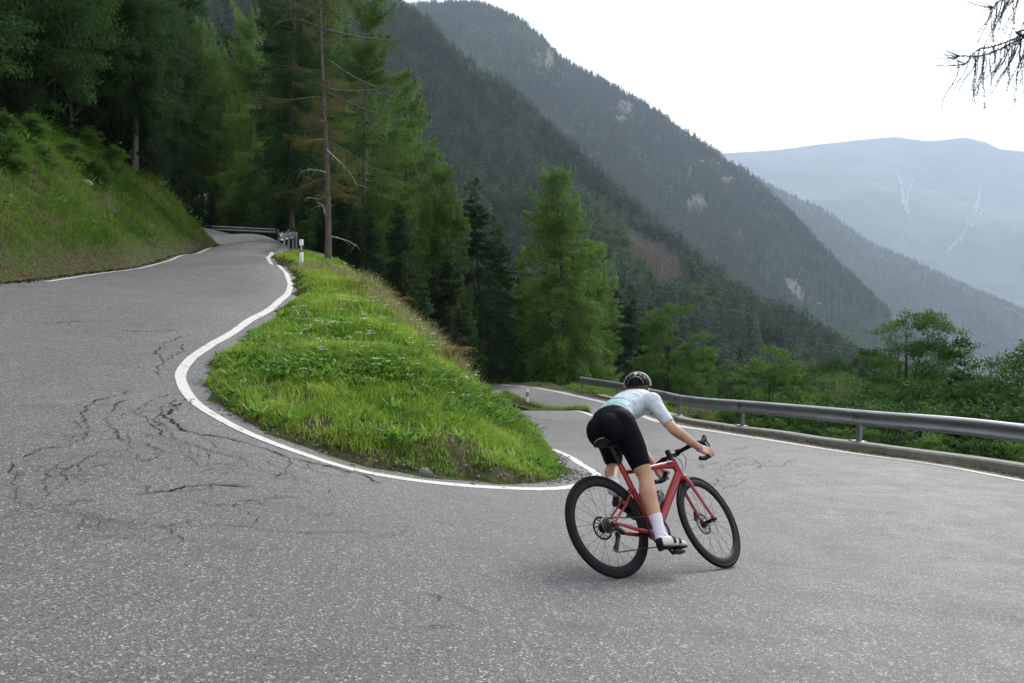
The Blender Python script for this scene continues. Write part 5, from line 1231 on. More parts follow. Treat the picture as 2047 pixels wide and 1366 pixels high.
# rock faces standing out of the mountain's forest
k = N('grey_cliff'); P_ = k.pos(); a_ = k.noise(k.map(P_, (1, 1, .4)), .05, 6, .7); k.principled(Base_Color=k.ramp(a_, [(.3, (.018, .024, .018)), (.5, (.055, .054, .050)), (.7, (.115, .110, .104))]), Roughness=.95, Normal=k.bump(a_, 1.0, 6.0)); M_CLIFF = k.m
CLIFFS = [('mountain', 1098, 118, 16, 30), ('mountain', 1078, 122, 22, 18), ('mountain', 1250, 215, 26, 22), ('mountain', 1240, 240, 14, 18), ('mountain', 1395, 405, 22, 26), ('mountain', 1378, 412, 12, 18), ('mountain', 1378, 340, 8, 20), ('mountain', 1450, 362, 12, 10), ('mountain', 1585, 575, 20, 26), ('mountain', 1598, 592, 16, 20), ('mountain', 1125, 168, 8, 8), ('mountain', 1315, 280, 10, 12), ('mountain', 1480, 470, 12, 16), ('hillside', 1312, 600, 14, 10)]
CLIFFS = [(a_, b_, c_, d_ * .78, e_ * .85) for a_, b_, c_, d_, e_ in CLIFFS]
for nm, u, v, ru, rv in CLIFFS:
    Gm = MG[nm][:, 3:].reshape(-1, 3); pm = proj(Gm); par = [o for o in COL.objects if o.name == nm][0]; sd = int(u + v); cr2 = np.random.default_rng(sd)
    G = []
    for tv in np.linspace(-1, 1, 15):
        row = []
        for tu in np.linspace(-1, 1, 13):
            rr = math.hypot(tu, tv); uu = u + ru * tu * (1 + .35 * float(vnoise(np.array([tv * 2.5]), np.array([sd * .1]), 3)[0])) + 4 * float(vnoise(np.array([tu * 3 + sd]), np.array([tv * 3]), 5)[0]); vv = v + rv * tv + ru * .35 * tu
            d = (pm[:, 0] - uu) ** 2 + (pm[:, 1] - vv) ** 2; i = np.argsort(d)[:6]; w_ = 1 / (d[i] + 9); Y = (Gm[i, 1] * w_).sum() / w_.sum()
            row.append(unp(uu, vv, Y - 26 * (1.05 - rr ** 2) - 16 * float(fbm(np.array([tu * 4 + sd]), np.array([tv * 2.2]), 3, 7)[0])))
        G.append(row)
    m = MB(); m.grid(G); m.build('rock_face', M_CLIFF, par, sharp=25)
# pale scree gullies on the far mountain: sheets that lie on its face
M_SCREE = simple('pale_scree', (.115, .115, .108), .95, scale=.02, var=.5)
G4 = MG['far_mountain'][:, 3:]; pj = proj(G4.reshape(-1, 3)); P4 = G4.reshape(-1, 3)
def on_far(u, v):
    d = (pj[:, 0] - u) ** 2 + (pj[:, 1] - v) ** 2; i = np.argsort(d)[:4]; w_ = 1 / (d[i] + 4); Y = (P4[i, 1] * w_).sum() / w_.sum(); return unp(u, v, Y - 80)
for L, wd in (([(1776, 330), (1795, 350), (1803, 375), (1806, 400), (1815, 430)], 22), ([(1828, 352), (1818, 380), (1812, 410), (1816, 432)], 16), ([(1957, 365), (1958, 390), (1950, 420), (1938, 445), (1925, 470), (1908, 490), (1893, 505)], 30), ([(1972, 418), (1958, 432), (1940, 455)], 42), ([(1805, 475), (1822, 485), (1830, 492)], 40), ([(1765, 405), (1785, 420), (1800, 440)], 14), ([(1855, 335), (1848, 350)], 22), ([(1890, 330), (1886, 345)], 14)):
    P = catmull([on_far(*p) for p in L], 30); T = unit(np.gradient(P, axis=0)); sdv = unit(np.cross(T, np.array([0, 1.0, 0])))
    ww = wd * 2.6 * (.7 + fbm(np.arange(len(P)) * .5, np.zeros(len(P)), 2, 3) * 1.1) * np.minimum(1, np.minimum(np.arange(len(P)), np.arange(len(P))[::-1]) / 2 + .25)
    m = MB(); m.grid(np.stack([P + sdv * ww[:, None] / 2, P + np.array([0, -12, 4]), P - sdv * ww[:, None] / 2], 1)); m.build('scree_gully', M_SCREE, FARM)

# ------------------------------------------------------------------ forest on the mountains (one mass per slope, instanced)
def gn_scatter(name, proto_mesh, pts, rot, scl, label, cat='forest'):
    src = D.objects.new(name + '_source', proto_mesh)             # never linked to the scene
    me = D.meshes.new(name); me.vertices.add(len(pts)); me.vertices.foreach_set('co', np.asarray(pts, np.float32).ravel())
    a = me.attributes.new('rot', 'FLOAT', 'POINT'); a.data.foreach_set('value', np.asarray(rot, np.float32)); a = me.attributes.new('scl', 'FLOAT', 'POINT'); a.data.foreach_set('value', np.asarray(scl, np.float32))
    o = new_obj(name, me); tag(o, label, cat, kind='stuff')
    ng = D.node_groups.new(name, 'GeometryNodeTree'); ng.interface.new_socket('Geometry', in_out='INPUT', socket_type='NodeSocketGeometry'); ng.interface.new_socket('Geometry', in_out='OUTPUT', socket_type='NodeSocketGeometry')
    gi, go = ng.nodes.new('NodeGroupInput'), ng.nodes.new('NodeGroupOutput'); iop = ng.nodes.new('GeometryNodeInstanceOnPoints'); oi = ng.nodes.new('GeometryNodeObjectInfo'); oi.inputs['Object'].default_value = src; oi.inputs['As Instance'].default_value = False
    ar = ng.nodes.new('GeometryNodeInputNamedAttribute'); ar.data_type = 'FLOAT'; ar.inputs['Name'].default_value = 'rot'; asx = ng.nodes.new('GeometryNodeInputNamedAttribute'); asx.data_type = 'FLOAT'; asx.inputs['Name'].default_value = 'scl'
    cx = ng.nodes.new('ShaderNodeCombineXYZ'); lk = ng.links.new
    lk(gi.outputs[0], iop.inputs['Points']); lk(oi.outputs['Geometry'], iop.inputs['Instance']); lk(ar.outputs[0], cx.inputs[2]); lk(cx.outputs[0], iop.inputs['Rotation']); lk(asx.outputs[0], iop.inputs['Scale']); lk(iop.outputs[0], go.inputs[0])
    md = o.modifiers.new('scatter', 'NODES'); md.node_group = ng; return o
def join_tree(key, geo, barkm, leafm):
    mb, (V, F, t) = geo; Vt = np.vstack(mb.v); tri = []
    for f in mb.f:
        for q in range(1, len(f) - 1): tri.append((f[0], f[q], f[q + 1]))
    tri = np.array(tri); return np_mesh(key, np.vstack([V, Vt]), np.vstack([F, tri + len(V)]), [leafm, barkm], smooth=False, attrs={'tint': np.concatenate([t, np.full(len(tri), .3)])}, mi=np.concatenate([np.zeros(len(F)), np.ones(len(tri))]))
FM = leafmat('far_spruce', [(.006, .017, .010), (.015, .034, .018), (.042, .074, .032)], .12); FM2 = leafmat('far_broadleaf', [(.026, .056, .018), (.050, .090, .028), (.080, .125, .042)], .30); FM3 = leafmat('far_dead_spruce', [(.11, .085, .075), (.16, .12, .10), (.20, .155, .13)], .15); FM4 = leafmat('far_larch', [(.030, .062, .022), (.052, .090, .030), (.075, .115, .038)], .3)
far = {}
for i in range(3): far['s%d' % i] = join_tree('far_spruce', conifer_geo(100 + i, 1.0, .06, .155 + .02 * i, 60, .85, .45, 420, .085, .035, .02, .30, wood=False, kseg=4, trunk_r=.010), M_BARKD, FM)
for i in range(2): far['b%d' % i] = join_tree('far_broadleaf', broad_geo(110 + i, 1.0, .12, .30, 520, .075, .05, 16, trunk_r=.012), M_BARKD, FM2)
far['d0'] = join_tree('far_dead_spruce', conifer_geo(120, 1.0, .10, .10, 50, .8, .5, 130, .08, .014, .02, .2, wood=False, kseg=4, trunk_r=.012), M_BARK, FM3)
far['l0'] = join_tree('far_larch', conifer_geo(121, 1.0, .10, .17, 50, .7, .4, 380, .075, .03, .03, .3, wood=False, kseg=4, trunk_r=.010), M_BARK, FM4)
def slope_points(G, n, seed, skip=3):
    r = np.random.default_rng(seed); g = G[:, skip:]; a, b = g.shape[:2]
    e1 = g[1:, :-1] - g[:-1, :-1]; e2 = g[:-1, 1:] - g[:-1, :-1]; ar = np.linalg.norm(np.cross(e1, e2), axis=2).ravel(); c = r.choice(len(ar), n, p=ar / ar.sum()); i, j = c // (b - 1), c % (b - 1); u, v = r.random((2, n))
    return g[i, j] * ((1 - u) * (1 - v))[:, None] + g[i + 1, j] * (u * (1 - v))[:, None] + g[i, j + 1] * ((1 - u) * v)[:, None] + g[i + 1, j + 1] * (u * v)[:, None], r
def clip_view(P, m=160):
    q = proj(P); return (P[:, 1] > 5) & (q[:, 0] > -m) & (q[:, 0] < 2047 + m) & (q[:, 1] > -m - 100) & (q[:, 1] < 1000)
for nm, n, hmin, hmax, seed, lab in (('hillside', 24000, 15, 31, 1, 'the dark spur'), ('mountain', 44000, 15, 28, 2, 'the steep mountain'), ('ridge', 20000, 20, 34, 3, 'the blue ridge')):
    P, r = slope_points(MG[nm], n, seed); kp = clip_view(P); P = P[kp]; q = proj(P)
    rk = fbm(P[:, 0] / 95, P[:, 1] / 60 + P[:, 2] / 70, 4, seed + 60)
    rockd = np.ones(len(P))
    for nm_, u_, v_, ru_, rv_ in CLIFFS:
        if nm_ == nm: rockd = np.minimum(rockd, np.clip(((q[:, 0] - u_) / ru_) ** 2 + ((q[:, 1] - v_ - rv_ * .25) / rv_) ** 2 - .15, .16, 1))
    dens = rockd * np.where(rk > (.34 if nm == 'mountain' else .5), .12, 1.0); kp = r.random(len(P)) < dens; P, q = P[kp], q[kp]
    sp = fbm(P[:, 0] / 130, P[:, 1] / 130, 3, seed + 30) + r.normal(0, .16, len(P)) + np.interp(q[:, 1], [300, 620, 800], [-.18, .02, .22]) + np.interp(q[:, 0], [1000, 1700], [-.1, .08])
    dead = (np.abs(q[:, 0] - 1310 - (q[:, 1] - 540) * .8) < 34) & (np.abs(q[:, 1] - 545) < 52) & (nm == 'hillside'); dead |= r.random(len(P)) < .012
    if nm == 'mountain': sp += np.where((np.abs(q[:, 0] - 1010) < 90) & (np.abs(q[:, 1] - 110) < 60), .5, 0)
    kind = np.where(dead, 3, np.where(sp > .24, 1, np.where(sp > .15, 2, 0)))
    h = r.uniform(hmin, hmax, len(P)) * np.where(kind == 1, .7, 1) ; rot = r.uniform(0, 6.28, len(P)); P[:, 2] -= 1.0
    for ki, keys, w_ in ((0, ('s0', 's1', 's2'), 'conifers'), (1, ('b0', 'b1'), 'broad-leaved trees'), (2, ('l0',), 'larches'), (3, ('d0',), 'dead brown spruces')):
        for z_, ky in enumerate(keys):
            s_ = (kind == ki) & (np.arange(len(P)) % len(keys) == z_)
            if s_.sum() > 3: gn_scatter('forest', far[ky], P[s_], rot[s_], h[s_], 'mass of distant %s covering %s' % (w_, lab))

# ------------------------------------------------------------------ trees one can tell apart
proto('larch', conifer_geo(1, 14, .04, 2.9, 240, .45, .55, 100000, .17, .050, .32, .28, tuft=.15, up_tip=.5, irregular=.16), M_BARK, LF_LARCH)
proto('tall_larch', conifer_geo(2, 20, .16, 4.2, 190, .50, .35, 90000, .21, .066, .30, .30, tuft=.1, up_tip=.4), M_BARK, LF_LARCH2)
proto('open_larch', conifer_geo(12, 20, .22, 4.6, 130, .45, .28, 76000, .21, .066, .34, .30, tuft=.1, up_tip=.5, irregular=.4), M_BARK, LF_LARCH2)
proto('spruce', conifer_geo(3, 10, .02, 2.3, 200, .85, .62, 60000, .16, .050, .08, .36, up_tip=.5), M_BARKD, LF_SPR)
proto('tall_spruce', conifer_geo(4, 20, .08, 3.4, 210, .80, .60, 60000, .23, .072, .14, .34, up_tip=.5), M_BARKD, LF_SPR)
proto('thin_spruce', conifer_geo(14, 9, .10, 1.5, 70, .75, .35, 11000, .15, .040, .06, .30, up_tip=.6, irregular=.4), M_BARKD, LF_SPR)
proto('bare_larch', conifer_geo(5, 19, .26, 3.6, 54, .25, .16, 30000, .13, .026, .22, .30, tuft=.3, up_tip=.7, trunk_r=.26, irregular=.45, minb=.3, lean=.012), M_BARK, LF_DEAD)
proto('broad_tree', broad_geo(6, 9, .16, 3.3, 46000, .13, .085, 34), M_BARKD, LF_DARK)
proto('ash', broad_geo(7, 7, .06, 2.3, 46000, .11, .065, 48, topw=.40, lobe_r=.34), M_BARKD, LF_BROAD2)
proto('ragged_tree', broad_geo(8, 9, .08, 3.2, 52000, .12, .070, 34, gap=.06, lobe_r=.42, topw=.9, trunk_r=.14), M_BARKD, LF_BROAD)
proto('birch', broad_geo(9, 5, .22, 1.7, 9000, .065, .045, 22, stems=4, gap=.2, trunk_r=.035, topw=.9), M_BARKB, LF_BIRCH)
proto('bush', broad_geo(10, 3.2, .02, 1.8, 22000, .085, .055, 24, stems=3, trunk_r=.04, lobe_r=.38), M_BARKD, LF_BROAD)
proto('low_bush', broad_geo(11, 1.8, .0, 1.5, 15000, .085, .05, 18, stems=3, trunk_r=.025, lobe_r=.42), M_BARKD, LF_BROAD)
HGT = dict(larch=14, tall_larch=20, open_larch=20, spruce=10, tall_spruce=20, thin_spruce=9, bare_larch=19, broad_tree=9, ash=7, ragged_tree=9, birch=5, bush=3.2, low_bush=1.8)
def TB(name, key, u, vb, vtop, label, cat='tree', group=None, sx=1.0, rz=0.0, leaf=None):
    """a tree rooted where the ground shows at (u, vb)"""
    q = on_ground(u, vb); Y = q[1]; s = (unp(u, vtop, Y)[2] - q[2]) / HGT[key]
    return tree(name, key, u, Y, s, label, cat, group, rz, sx, leaf=leaf)
def T(name, key, u, Y, vtop, label, cat='tree', group=None, sx=1.0, rz=None, leaf=None, dz=0.0):
    s = max(.25, top_scale(HGT[key], u, vtop, Y)); return tree(name, key, u, Y, s, label, cat, group, rz if rz is not None else (u * 1.7 + Y) % 6.28, sx, dz=dz, leaf=leaf)
# the middle: trees below and behind the mown slope
T('larch_tree', 'larch', 1122, 57, 335, 'bright green larch with a thin spire standing alone behind the lower road', sx=1.2)
BLT = T('bare_larch_tree', 'bare_larch', 652, 31, -60, 'half-dead larch with grey trunk and brown twigs beside the delineator post', rz=2.2, sx=.85)
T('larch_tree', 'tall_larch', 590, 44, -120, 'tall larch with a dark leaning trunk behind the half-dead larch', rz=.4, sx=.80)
T('larch_tree', 'open_larch', 730, 49, -20, 'broad feathery larch behind the half-dead larch', rz=1.1, sx=.80, leaf=LF_LARCH)
T('larch_tree', 'tall_larch', 815, 54, 150, 'larch with long pale outer branches beside the dark young spruce', rz=2.9, sx=.80, leaf=LF_LARCH)
T('larch_tree', 'larch', 880, 50, 330, 'shorter larch at the end of the larch group above the dark spruces', rz=.9, sx=.95, leaf=LF_LARCH)
T('larch_tree', 'larch', 1180, 68, 480, 'pale larch partly hidden behind the bright lone larch', rz=2.0)
T('spruce_tree', 'spruce', 800, 37, 398, 'very dark young spruce rising behind the dry grass crest', rz=.2, sx=1.15)
T('spruce_tree', 'spruce', 850, 35, 560, 'small spruce with fresh green tips at the foot of the dark spruce', rz=.7, leaf=LF_SPRN)
T('spruce_tree', 'spruce', 715, 35, 430, 'low dark spruce in the shade behind the grey trunk', rz=1.7)
T('spruce_tree', 'tall_spruce', 900, 43, 470, 'dark spruce between the larches and the lower road', rz=3.3, sx=1.1)
T('spruce_tree', 'tall_spruce', 955, 52, 345, 'tall dark spruce left of the pale-tipped spruce', rz=4.1, sx=1.05) if False else T('spruce_tree', 'tall_spruce', 955, 52, 345, 'tall dark spruce next to the pale-tipped spruce', rz=4.1, sx=1.05)
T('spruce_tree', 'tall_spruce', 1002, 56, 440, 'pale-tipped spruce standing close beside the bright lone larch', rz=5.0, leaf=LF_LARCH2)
T('spruce_tree', 'tall_spruce', 1045, 60, 500, 'dark spruce just behind the bright lone larch', rz=5.4)
T('spruce_tree', 'spruce', 930, 47, 600, 'low dark spruce by the dirt pull-out of the lower road', rz=1.0)
T('spruce_tree', 'tall_spruce', 1262, 66, 560, 'dark spruce above the guardrail end, behind the ash tree', rz=2.6, sx=1.15)
T('spruce_tree', 'tall_spruce', 1225, 80, 545, 'slim dark spruce farther down behind the lone larch', rz=.6)
T('ash_tree', 'ragged_tree', 1335, 54, 600, 'light green ash tree above the cyclist and the guardrail', rz=1.3, sx=.85, leaf=LF_BROAD2)
T('spruce_tree', 'spruce', 1290, 60, 640, 'dark spruce pressed against the light green ash', rz=1.9)
# pale dead branches still on the grey trunk
M_DEADW = simple('bleached_dead_wood', (.30, .29, .26), .9, spec=.1)
bpy.context.view_layer.update(); IB = np.array(BLT.matrix_world.inverted())
for L, r0_ in (([(652, 345), (630, 340), (608, 342), (596, 352)], .035), ([(651, 392), (638, 398), (618, 396), (608, 404)], .03), ([(650, 430), (645, 412), (632, 402)], .028), ([(655, 178), (690, 182), (740, 180), (800, 172)], .045), ([(655, 62), (600, 40), (560, 44), (535, 62)], .045), ([(656, 120), (700, 150), (760, 175), (830, 170)], .04), ([(655, 60), (720, 75), (800, 80), (850, 60)], .05), ([(655, 186), (720, 215), (790, 240)], .04), ([(653, 300), (690, 335), (715, 370)], .03), ([(651, 470), (690, 480), (715, 492)], .025), ([(653, 250), (620, 262), (590, 262)], .025)):
    P = catmull([unp(u, v, 31 + .4 * j) for j, (u, v) in enumerate(L)], .1); m = MB(); n = len(P); m.tube(P, np.linspace(r0_, .006, n), 6); dr = np.random.default_rng(int(L[0][1]))
    for j in range(3, n, 2):
        dv = dr.normal(0, 1, 3) + np.array([0, 0, -.4]); dv /= np.linalg.norm(dv); ln = dr.uniform(.15, .55); m.tube([P[j], P[j] + dv * ln * .5, P[j] + dv * ln + np.array([0, 0, -.08])], [.008, .006, .003], 4)
    Q = np.vstack(m.v); m.v = [(np.column_stack([Q, np.ones(len(Q))]) @ IB.T)[:, :3]]; m.build('dead_branch', M_DEADW if L[0][1] > 290 else M_BARK, BLT, sharp=0)
# right of the rider, beyond the guardrail
T('bush', 'bush', 1535, 29, 715, 'round glossy green bush behind the guardrail', 'bush', rz=.5, sx=.95, leaf=LF_BROAD2)
T('bush', 'bush', 1455, 33, 792, 'dark low bush between the cyclist and the round glossy bush', 'bush', rz=2.5)
T('bush', 'bush', 1628, 33, 782, 'yellow-green bush between the round glossy bush and the birch', 'bush', rz=1.5, leaf=LF_BROAD2)
T('birch_tree', 'birch', 1690, 36, 742, 'thin yellowing birch with pale bare stems', rz=.8)
T('birch_tree', 'birch', 1652, 40, 740, 'small green birch behind the yellowing birch', rz=2.8, leaf=LF_BROAD2)
T('ragged_tree', 'ragged_tree', 1668, 58, 705, 'dark green tree behind the two birches', rz=1.0, sx=.8)
T('ragged_tree', 'ragged_tree', 1735, 46, 690, 'slim leafy tree beside the tall ragged tree', rz=3.0, sx=.7, leaf=LF_DARK)
T('ragged_tree', 'ragged_tree', 1825, 36, 612, 'tall ragged broad-leaved tree with forked trunk beyond the guardrail', rz=2.4, sx=1.0)
T('bush', 'bush', 1770, 33, 765, 'bush under the tall ragged tree', 'bush', rz=.9)
T('bush', 'bush', 1850, 31, 790, 'leafy bush at the foot of the tall ragged tree and the thin spruce', 'bush', rz=4.9)
T('spruce_tree', 'thin_spruce', 1922, 31, 672, 'thin dark spruce beside the tall ragged tree', rz=1.4, sx=.9)
T('ragged_tree', 'ragged_tree', 2075, 29, 668, 'broad-leaved tree leaning in past the thin spruce', rz=.3, sx=.75)
T('bush', 'bush', 1985, 30, 790, 'bush beyond the thin spruce above the guardrail', 'bush', rz=3.9)
T('ragged_tree', 'ragged_tree', 1775, 41, 705, 'full leafy tree filling the gap between the birches and the tall ragged tree', rz=4.0, sx=1.0)
T('ragged_tree', 'ragged_tree', 1970, 36, 740, 'rounded leafy tree between the thin spruce and the leaning tree', rz=5.2, sx=1.1, leaf=LF_DARK)
T('bush', 'bush', 1880, 28, 800, 'dense dark bush right behind the guardrail under the thin spruce', 'bush', rz=2.2, leaf=LF_DARK)
T('bush', 'bush', 2035, 26, 790, 'dense dark bush under the leaning broad-leaved tree', 'bush', rz=.2, leaf=LF_DARK)
T('bush', 'bush', 1720, 28, 810, 'dense green bush in front of the yellowing birch', 'bush', rz=1.1)
T('bush', 'bush', 1400, 38, 770, 'green bush between the light ash and the guardrail', 'bush', rz=3.1)
for i, (u, Y, v) in enumerate(((1390, 27, 838), (1440, 25, 850), (1495, 24, 845), (1560, 22.5, 852), (1620, 22, 862), (1680, 21, 868), (1745, 20, 872), (1800, 19.5, 880), (1860, 19, 885), (1920, 18, 893), (1985, 17.3, 900), (2040, 17, 900), (1590, 26, 825), (1700, 25, 832), (1790, 24, 845), (1900, 23, 850), (2000, 22, 850), (1350, 33, 815), (1290, 38, 800))):
    T('low_bush', 'low_bush', u, Y, v, 'low leafy bush growing on the drop just behind the guardrail', 'bush', 'low bushes under the guardrail', rz=i * 1.3, leaf=(LF_BROAD, LF_DARK, LF_BROAD2)[i % 3])
for i, (u, Y, v, key) in enumerate(((1400, 62, 700, 'ash'), (1450, 75, 720, 'ragged_tree'), (1500, 88, 715, 'tall_spruce'), (1560, 95, 722, 'tall_spruce'), (1610, 80, 735, 'ash'), (1350, 95, 650, 'tall_spruce'), (1420, 110, 660, 'tall_spruce'), (1480, 120, 685, 'tall_spruce'), (1580, 130, 700, 'tall_spruce'), (1660, 110, 725, 'ragged_tree'), (1720, 120, 730, 'tall_spruce'), (1300, 120, 600, 'tall_spruce'), (1780, 90, 760, 'ash'), (1960, 80, 790, 'ragged_tree'), (2030, 70, 790, 'ragged_tree'), (1870, 100, 780, 'tall_spruce'))):
    T('slope_tree', key, u, Y, v, {'ash': 'light green tree on the valley slope below the guardrail', 'ragged_tree': 'broad-leaved tree on the valley slope below the guardrail', 'tall_spruce': 'spruce on the valley slope below the guardrail'}[key], 'tree', 'trees down the valley slope', rz=i * 2.1)
# left: the wood above the grassy bank and behind the upper guardrail
for i, (u, vb, v, key, sx, lab) in enumerate(((55, 262, -330, 'broad_tree', .80, 'dense broad-leaved tree over the bank, with its crown reaching lowest'), (150, 285, -300, 'broad_tree', .75, 'dense broad-leaved tree over the bank beside the pale stone'), (-70, 255, -380, 'broad_tree', .8, 'dark broad-leaved tree at the outer end of the bank'), (235, 318, -220, 'broad_tree', .62, 'broad-leaved tree on the bank next to the hanging larches'))):
    TB('broad_leaved_tree', key, u, vb, v, lab, 'tree', 'broad-leaved trees above the bank', sx, i * 2.2)
for i, (u, vb, v, key, sx) in enumerate(((318, 368, -260, 'tall_larch', .85), (372, 405, -140, 'open_larch', .7), (270, 340, -330, 'tall_larch', .8))):
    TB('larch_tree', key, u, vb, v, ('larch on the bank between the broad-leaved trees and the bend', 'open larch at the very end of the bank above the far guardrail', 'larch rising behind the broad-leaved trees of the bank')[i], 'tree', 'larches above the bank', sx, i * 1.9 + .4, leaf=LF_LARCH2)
for i, (u, vb, v, key, sx) in enumerate(((190, 262, -300, 'tall_spruce', .8), (100, 225, -360, 'tall_spruce', .8), (10, 205, -400, 'tall_spruce', .8), (255, 290, -200, 'tall_spruce', .85), (345, 350, -120, 'tall_spruce', .8), (-60, 190, -400, 'tall_spruce', .8), (130, 200, -300, 'tall_spruce', .8), (60, 180, -300, 'tall_spruce', .8), (215, 240, -300, 'tall_spruce', .9), (300, 300, -200, 'tall_spruce', .9), (20, 240, -100, 'spruce', 1.2), (120, 262, -60, 'spruce', 1.2), (205, 296, 40, 'spruce', 1.2), (285, 340, 90, 'spruce', 1.1))):
    TB('spruce_tree', key, u, vb, v, 'tall dark spruce in the wood above the bank', 'tree', 'spruces above the bank', sx, i * 1.1)
for i, (u, Y, v, key) in enumerate(((440, 66, 95, 'tall_larch'), (470, 76, 60, 'open_larch'), (505, 64, 20, 'open_larch'), (545, 72, -20, 'tall_larch'), (410, 78, 40, 'tall_larch'), (620, 60, -80, 'tall_larch'), (670, 66, -40, 'open_larch'), (360, 64, -20, 'tall_larch'), (575, 90, 40, 'tall_larch'), (640, 84, 20, 'open_larch'))):
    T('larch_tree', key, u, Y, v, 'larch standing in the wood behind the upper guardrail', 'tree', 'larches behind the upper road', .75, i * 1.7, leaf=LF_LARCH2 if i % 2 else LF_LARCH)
for i, (u, Y, v, key) in enumerate(((425, 60, 380, 'spruce'), (395, 57, 340, 'spruce'), (455, 70, 330, 'spruce'), (530, 62, 400, 'spruce'), (570, 56, 380, 'spruce'), (610, 50, 350, 'spruce'), (645, 46, 400, 'spruce'), (690, 44, 350, 'spruce'), (745, 42, 420, 'spruce'), (490, 80, 300, 'tall_spruce'), (760, 60, 250, 'tall_spruce'), (700, 75, 150, 'tall_spruce'), (830, 64, 330, 'tall_spruce'), (905, 70, 400, 'tall_spruce'), (985, 75, 420, 'tall_spruce'), (870, 44, 520, 'spruce'), (1075, 72, 560, 'spruce'), (1150, 78, 600, 'spruce'))):
    T('spruce_tree', key, u, Y, v, 'dark understorey spruce in the wood between the two roads', 'tree', 'dark spruces between the roads', 1.05, i * 1.9)
for i, (u, Y, v) in enumerate(((400, 61, 430), (480, 64, 420), (520, 60, 432), (445, 68, 400), (600, 43, 455))):
    T('bush', 'bush', u, Y, v, 'leafy undergrowth bush behind the upper guardrail', 'bush', 'bushes behind the upper guardrail', 1.2, i * 1.3)
# shrubs on top of the bank
for i, (u, vb, v) in enumerate(((20, 345, 285), (95, 345, 300), (70, 300, 240), (150, 330, 288), (200, 375, 330), (230, 345, 300), (-30, 320, 250), (185, 300, 262), (10, 290, 235))):
    TB('low_bush', 'low_bush', u, vb, v, 'bright leafy shrub near the top of the grassy bank', 'bush', 'shrubs on top of the bank', 1.0, i * 2.3, leaf=(LF_BROAD2, LF_LARCH)[i % 2])

# the larch outside the picture whose branch hangs into the sky
rt = np.random.default_rng(77)
bx, by = 16.0, 14.2; bz = float(ground_z([[bx, by]])[0])
lt = empty('larch_tree', (bx, by, bz)); tag(lt, 'larch branch with drooping needle-tufted twigs hanging against the white sky', 'tree'); off = -np.array([bx, by, bz])
m = MB(); hh = np.linspace(-.03, 1, 14); m.tube(np.stack([.15 * np.sin(hh * 4), .1 * np.sin(hh * 3), hh * 17], 1), .22 * (1.04 - hh), 10); m.build('trunk', M_BARK, lt)
M_TW = simple('dark_twig', (.035, .030, .026), .9, spec=.1); LF_T = leafmat('branch_needles', [(.02, .04, .016), (.035, .06, .022), (.05, .085, .03)], .25)
tw = MB(); ep, ed, eL, eW = [], [], [], []
def tufts(P, every, size, p_skip=.25):
    d = np.concatenate([[0], np.cumsum(np.linalg.norm(np.diff(P, axis=0), axis=1))])
    for s in np.arange(.02, d[-1], every):
        if rt.random() < p_skip: continue
        c = np.array([np.interp(s, d, P[:, j]) for j in range(3)]); k_ = rt.integers(4, 9)
        for _ in range(k_):
            v = rt.normal(0, 1, 3); ep.append(c); ed.append(v / np.linalg.norm(v)); eL.append(size * rt.uniform(.6, 1.3)); eW.append(size * .22)
def twig(p0, L, slant):
    t = np.linspace(0, 1, 9); wob = rt.normal(0, .02, 2)
    P = np.stack([p0[0] + slant * L * (t * .35 + .35 * t * t) + wob[0] * np.sin(t * 6), p0[1] + wob[1] * np.sin(t * 5) + rt.normal(0, .12) * t, p0[2] - L * (t * .75 + .2 * t * t) + .02 * np.sin(t * 9)], 1)
    tw.tube(P, np.linspace(.0065, .003, 9), 4); tufts(P, rt.uniform(.020, .036), rt.uniform(.026, .042), rt.uniform(.05, .35)); return P
mains = [([np.array([bx, by, bz + 13.2]), unp(2140, 45, 13.2), unp(2047, 76, 12.8), unp(2000, 98, 12.6), unp(1962, 112, 12.5), unp(1920, 112, 12.4)], .030), ([np.array([bx, by, bz + 13.6]), unp(2160, -10, 13.4), unp(2060, 62, 13.0), unp(1990, 92, 12.8), unp(1955, 100, 12.7), unp(1930, 128, 12.6)], .022), ([np.array([bx, by, bz + 14.8]), unp(2130, -90, 13.2), unp(2060, -50, 13.0), unp(2020, -18, 12.9), unp(1985, 15, 12.8)], .016)]
for L, r0_ in mains:
    P = catmull(L, .08); tw.tube(P, np.linspace(r0_ * 1.6, .006, len(P)), 6); q = proj(P)
    vis = np.where(q[:, 0] < 2140)[0]; tufts(P[vis], .022, .04, .05)
    for i in vis:
        for _ in range(2 if L is not mains[1][0] else 1):
            if rt.random() < .55: twig(P[i] + rt.normal(0, .02, 3), rt.uniform(.30, .95), rt.uniform(-.75, .05))
    e = P[-1]
    for k_ in range(7):
        dv = np.array([-1, rt.normal(0, .3), rt.uniform(-.75, .55)]); dv /= np.linalg.norm(dv); Q = e + np.outer(np.linspace(0, rt.uniform(.22, .42), 6), dv) + np.stack([np.zeros(6), np.zeros(6), .05 * np.linspace(0, 1, 6) ** 2], 1); tw.tube(Q, np.linspace(.005, .0018, 6), 4); tufts(Q, .022, .022, .1)
tw.v = [v + off for v in tw.v]; tw.build('branch', M_TW, lt, sharp=0)
ep, ed, eL, eW = np.array(ep) + off, np.array(ed), np.array(eL), np.array(eW); V, F = tri_elems(ep, ed, unit(np.cross(ed, rt.normal(0, 1, ed.shape))), eL, eW, rt)
new_obj('crown', np_mesh('branch_needles', V, F, [LF_T], smooth=False, attrs={'tint': np.tile(rt.random(len(ep)), 2)}), lt)

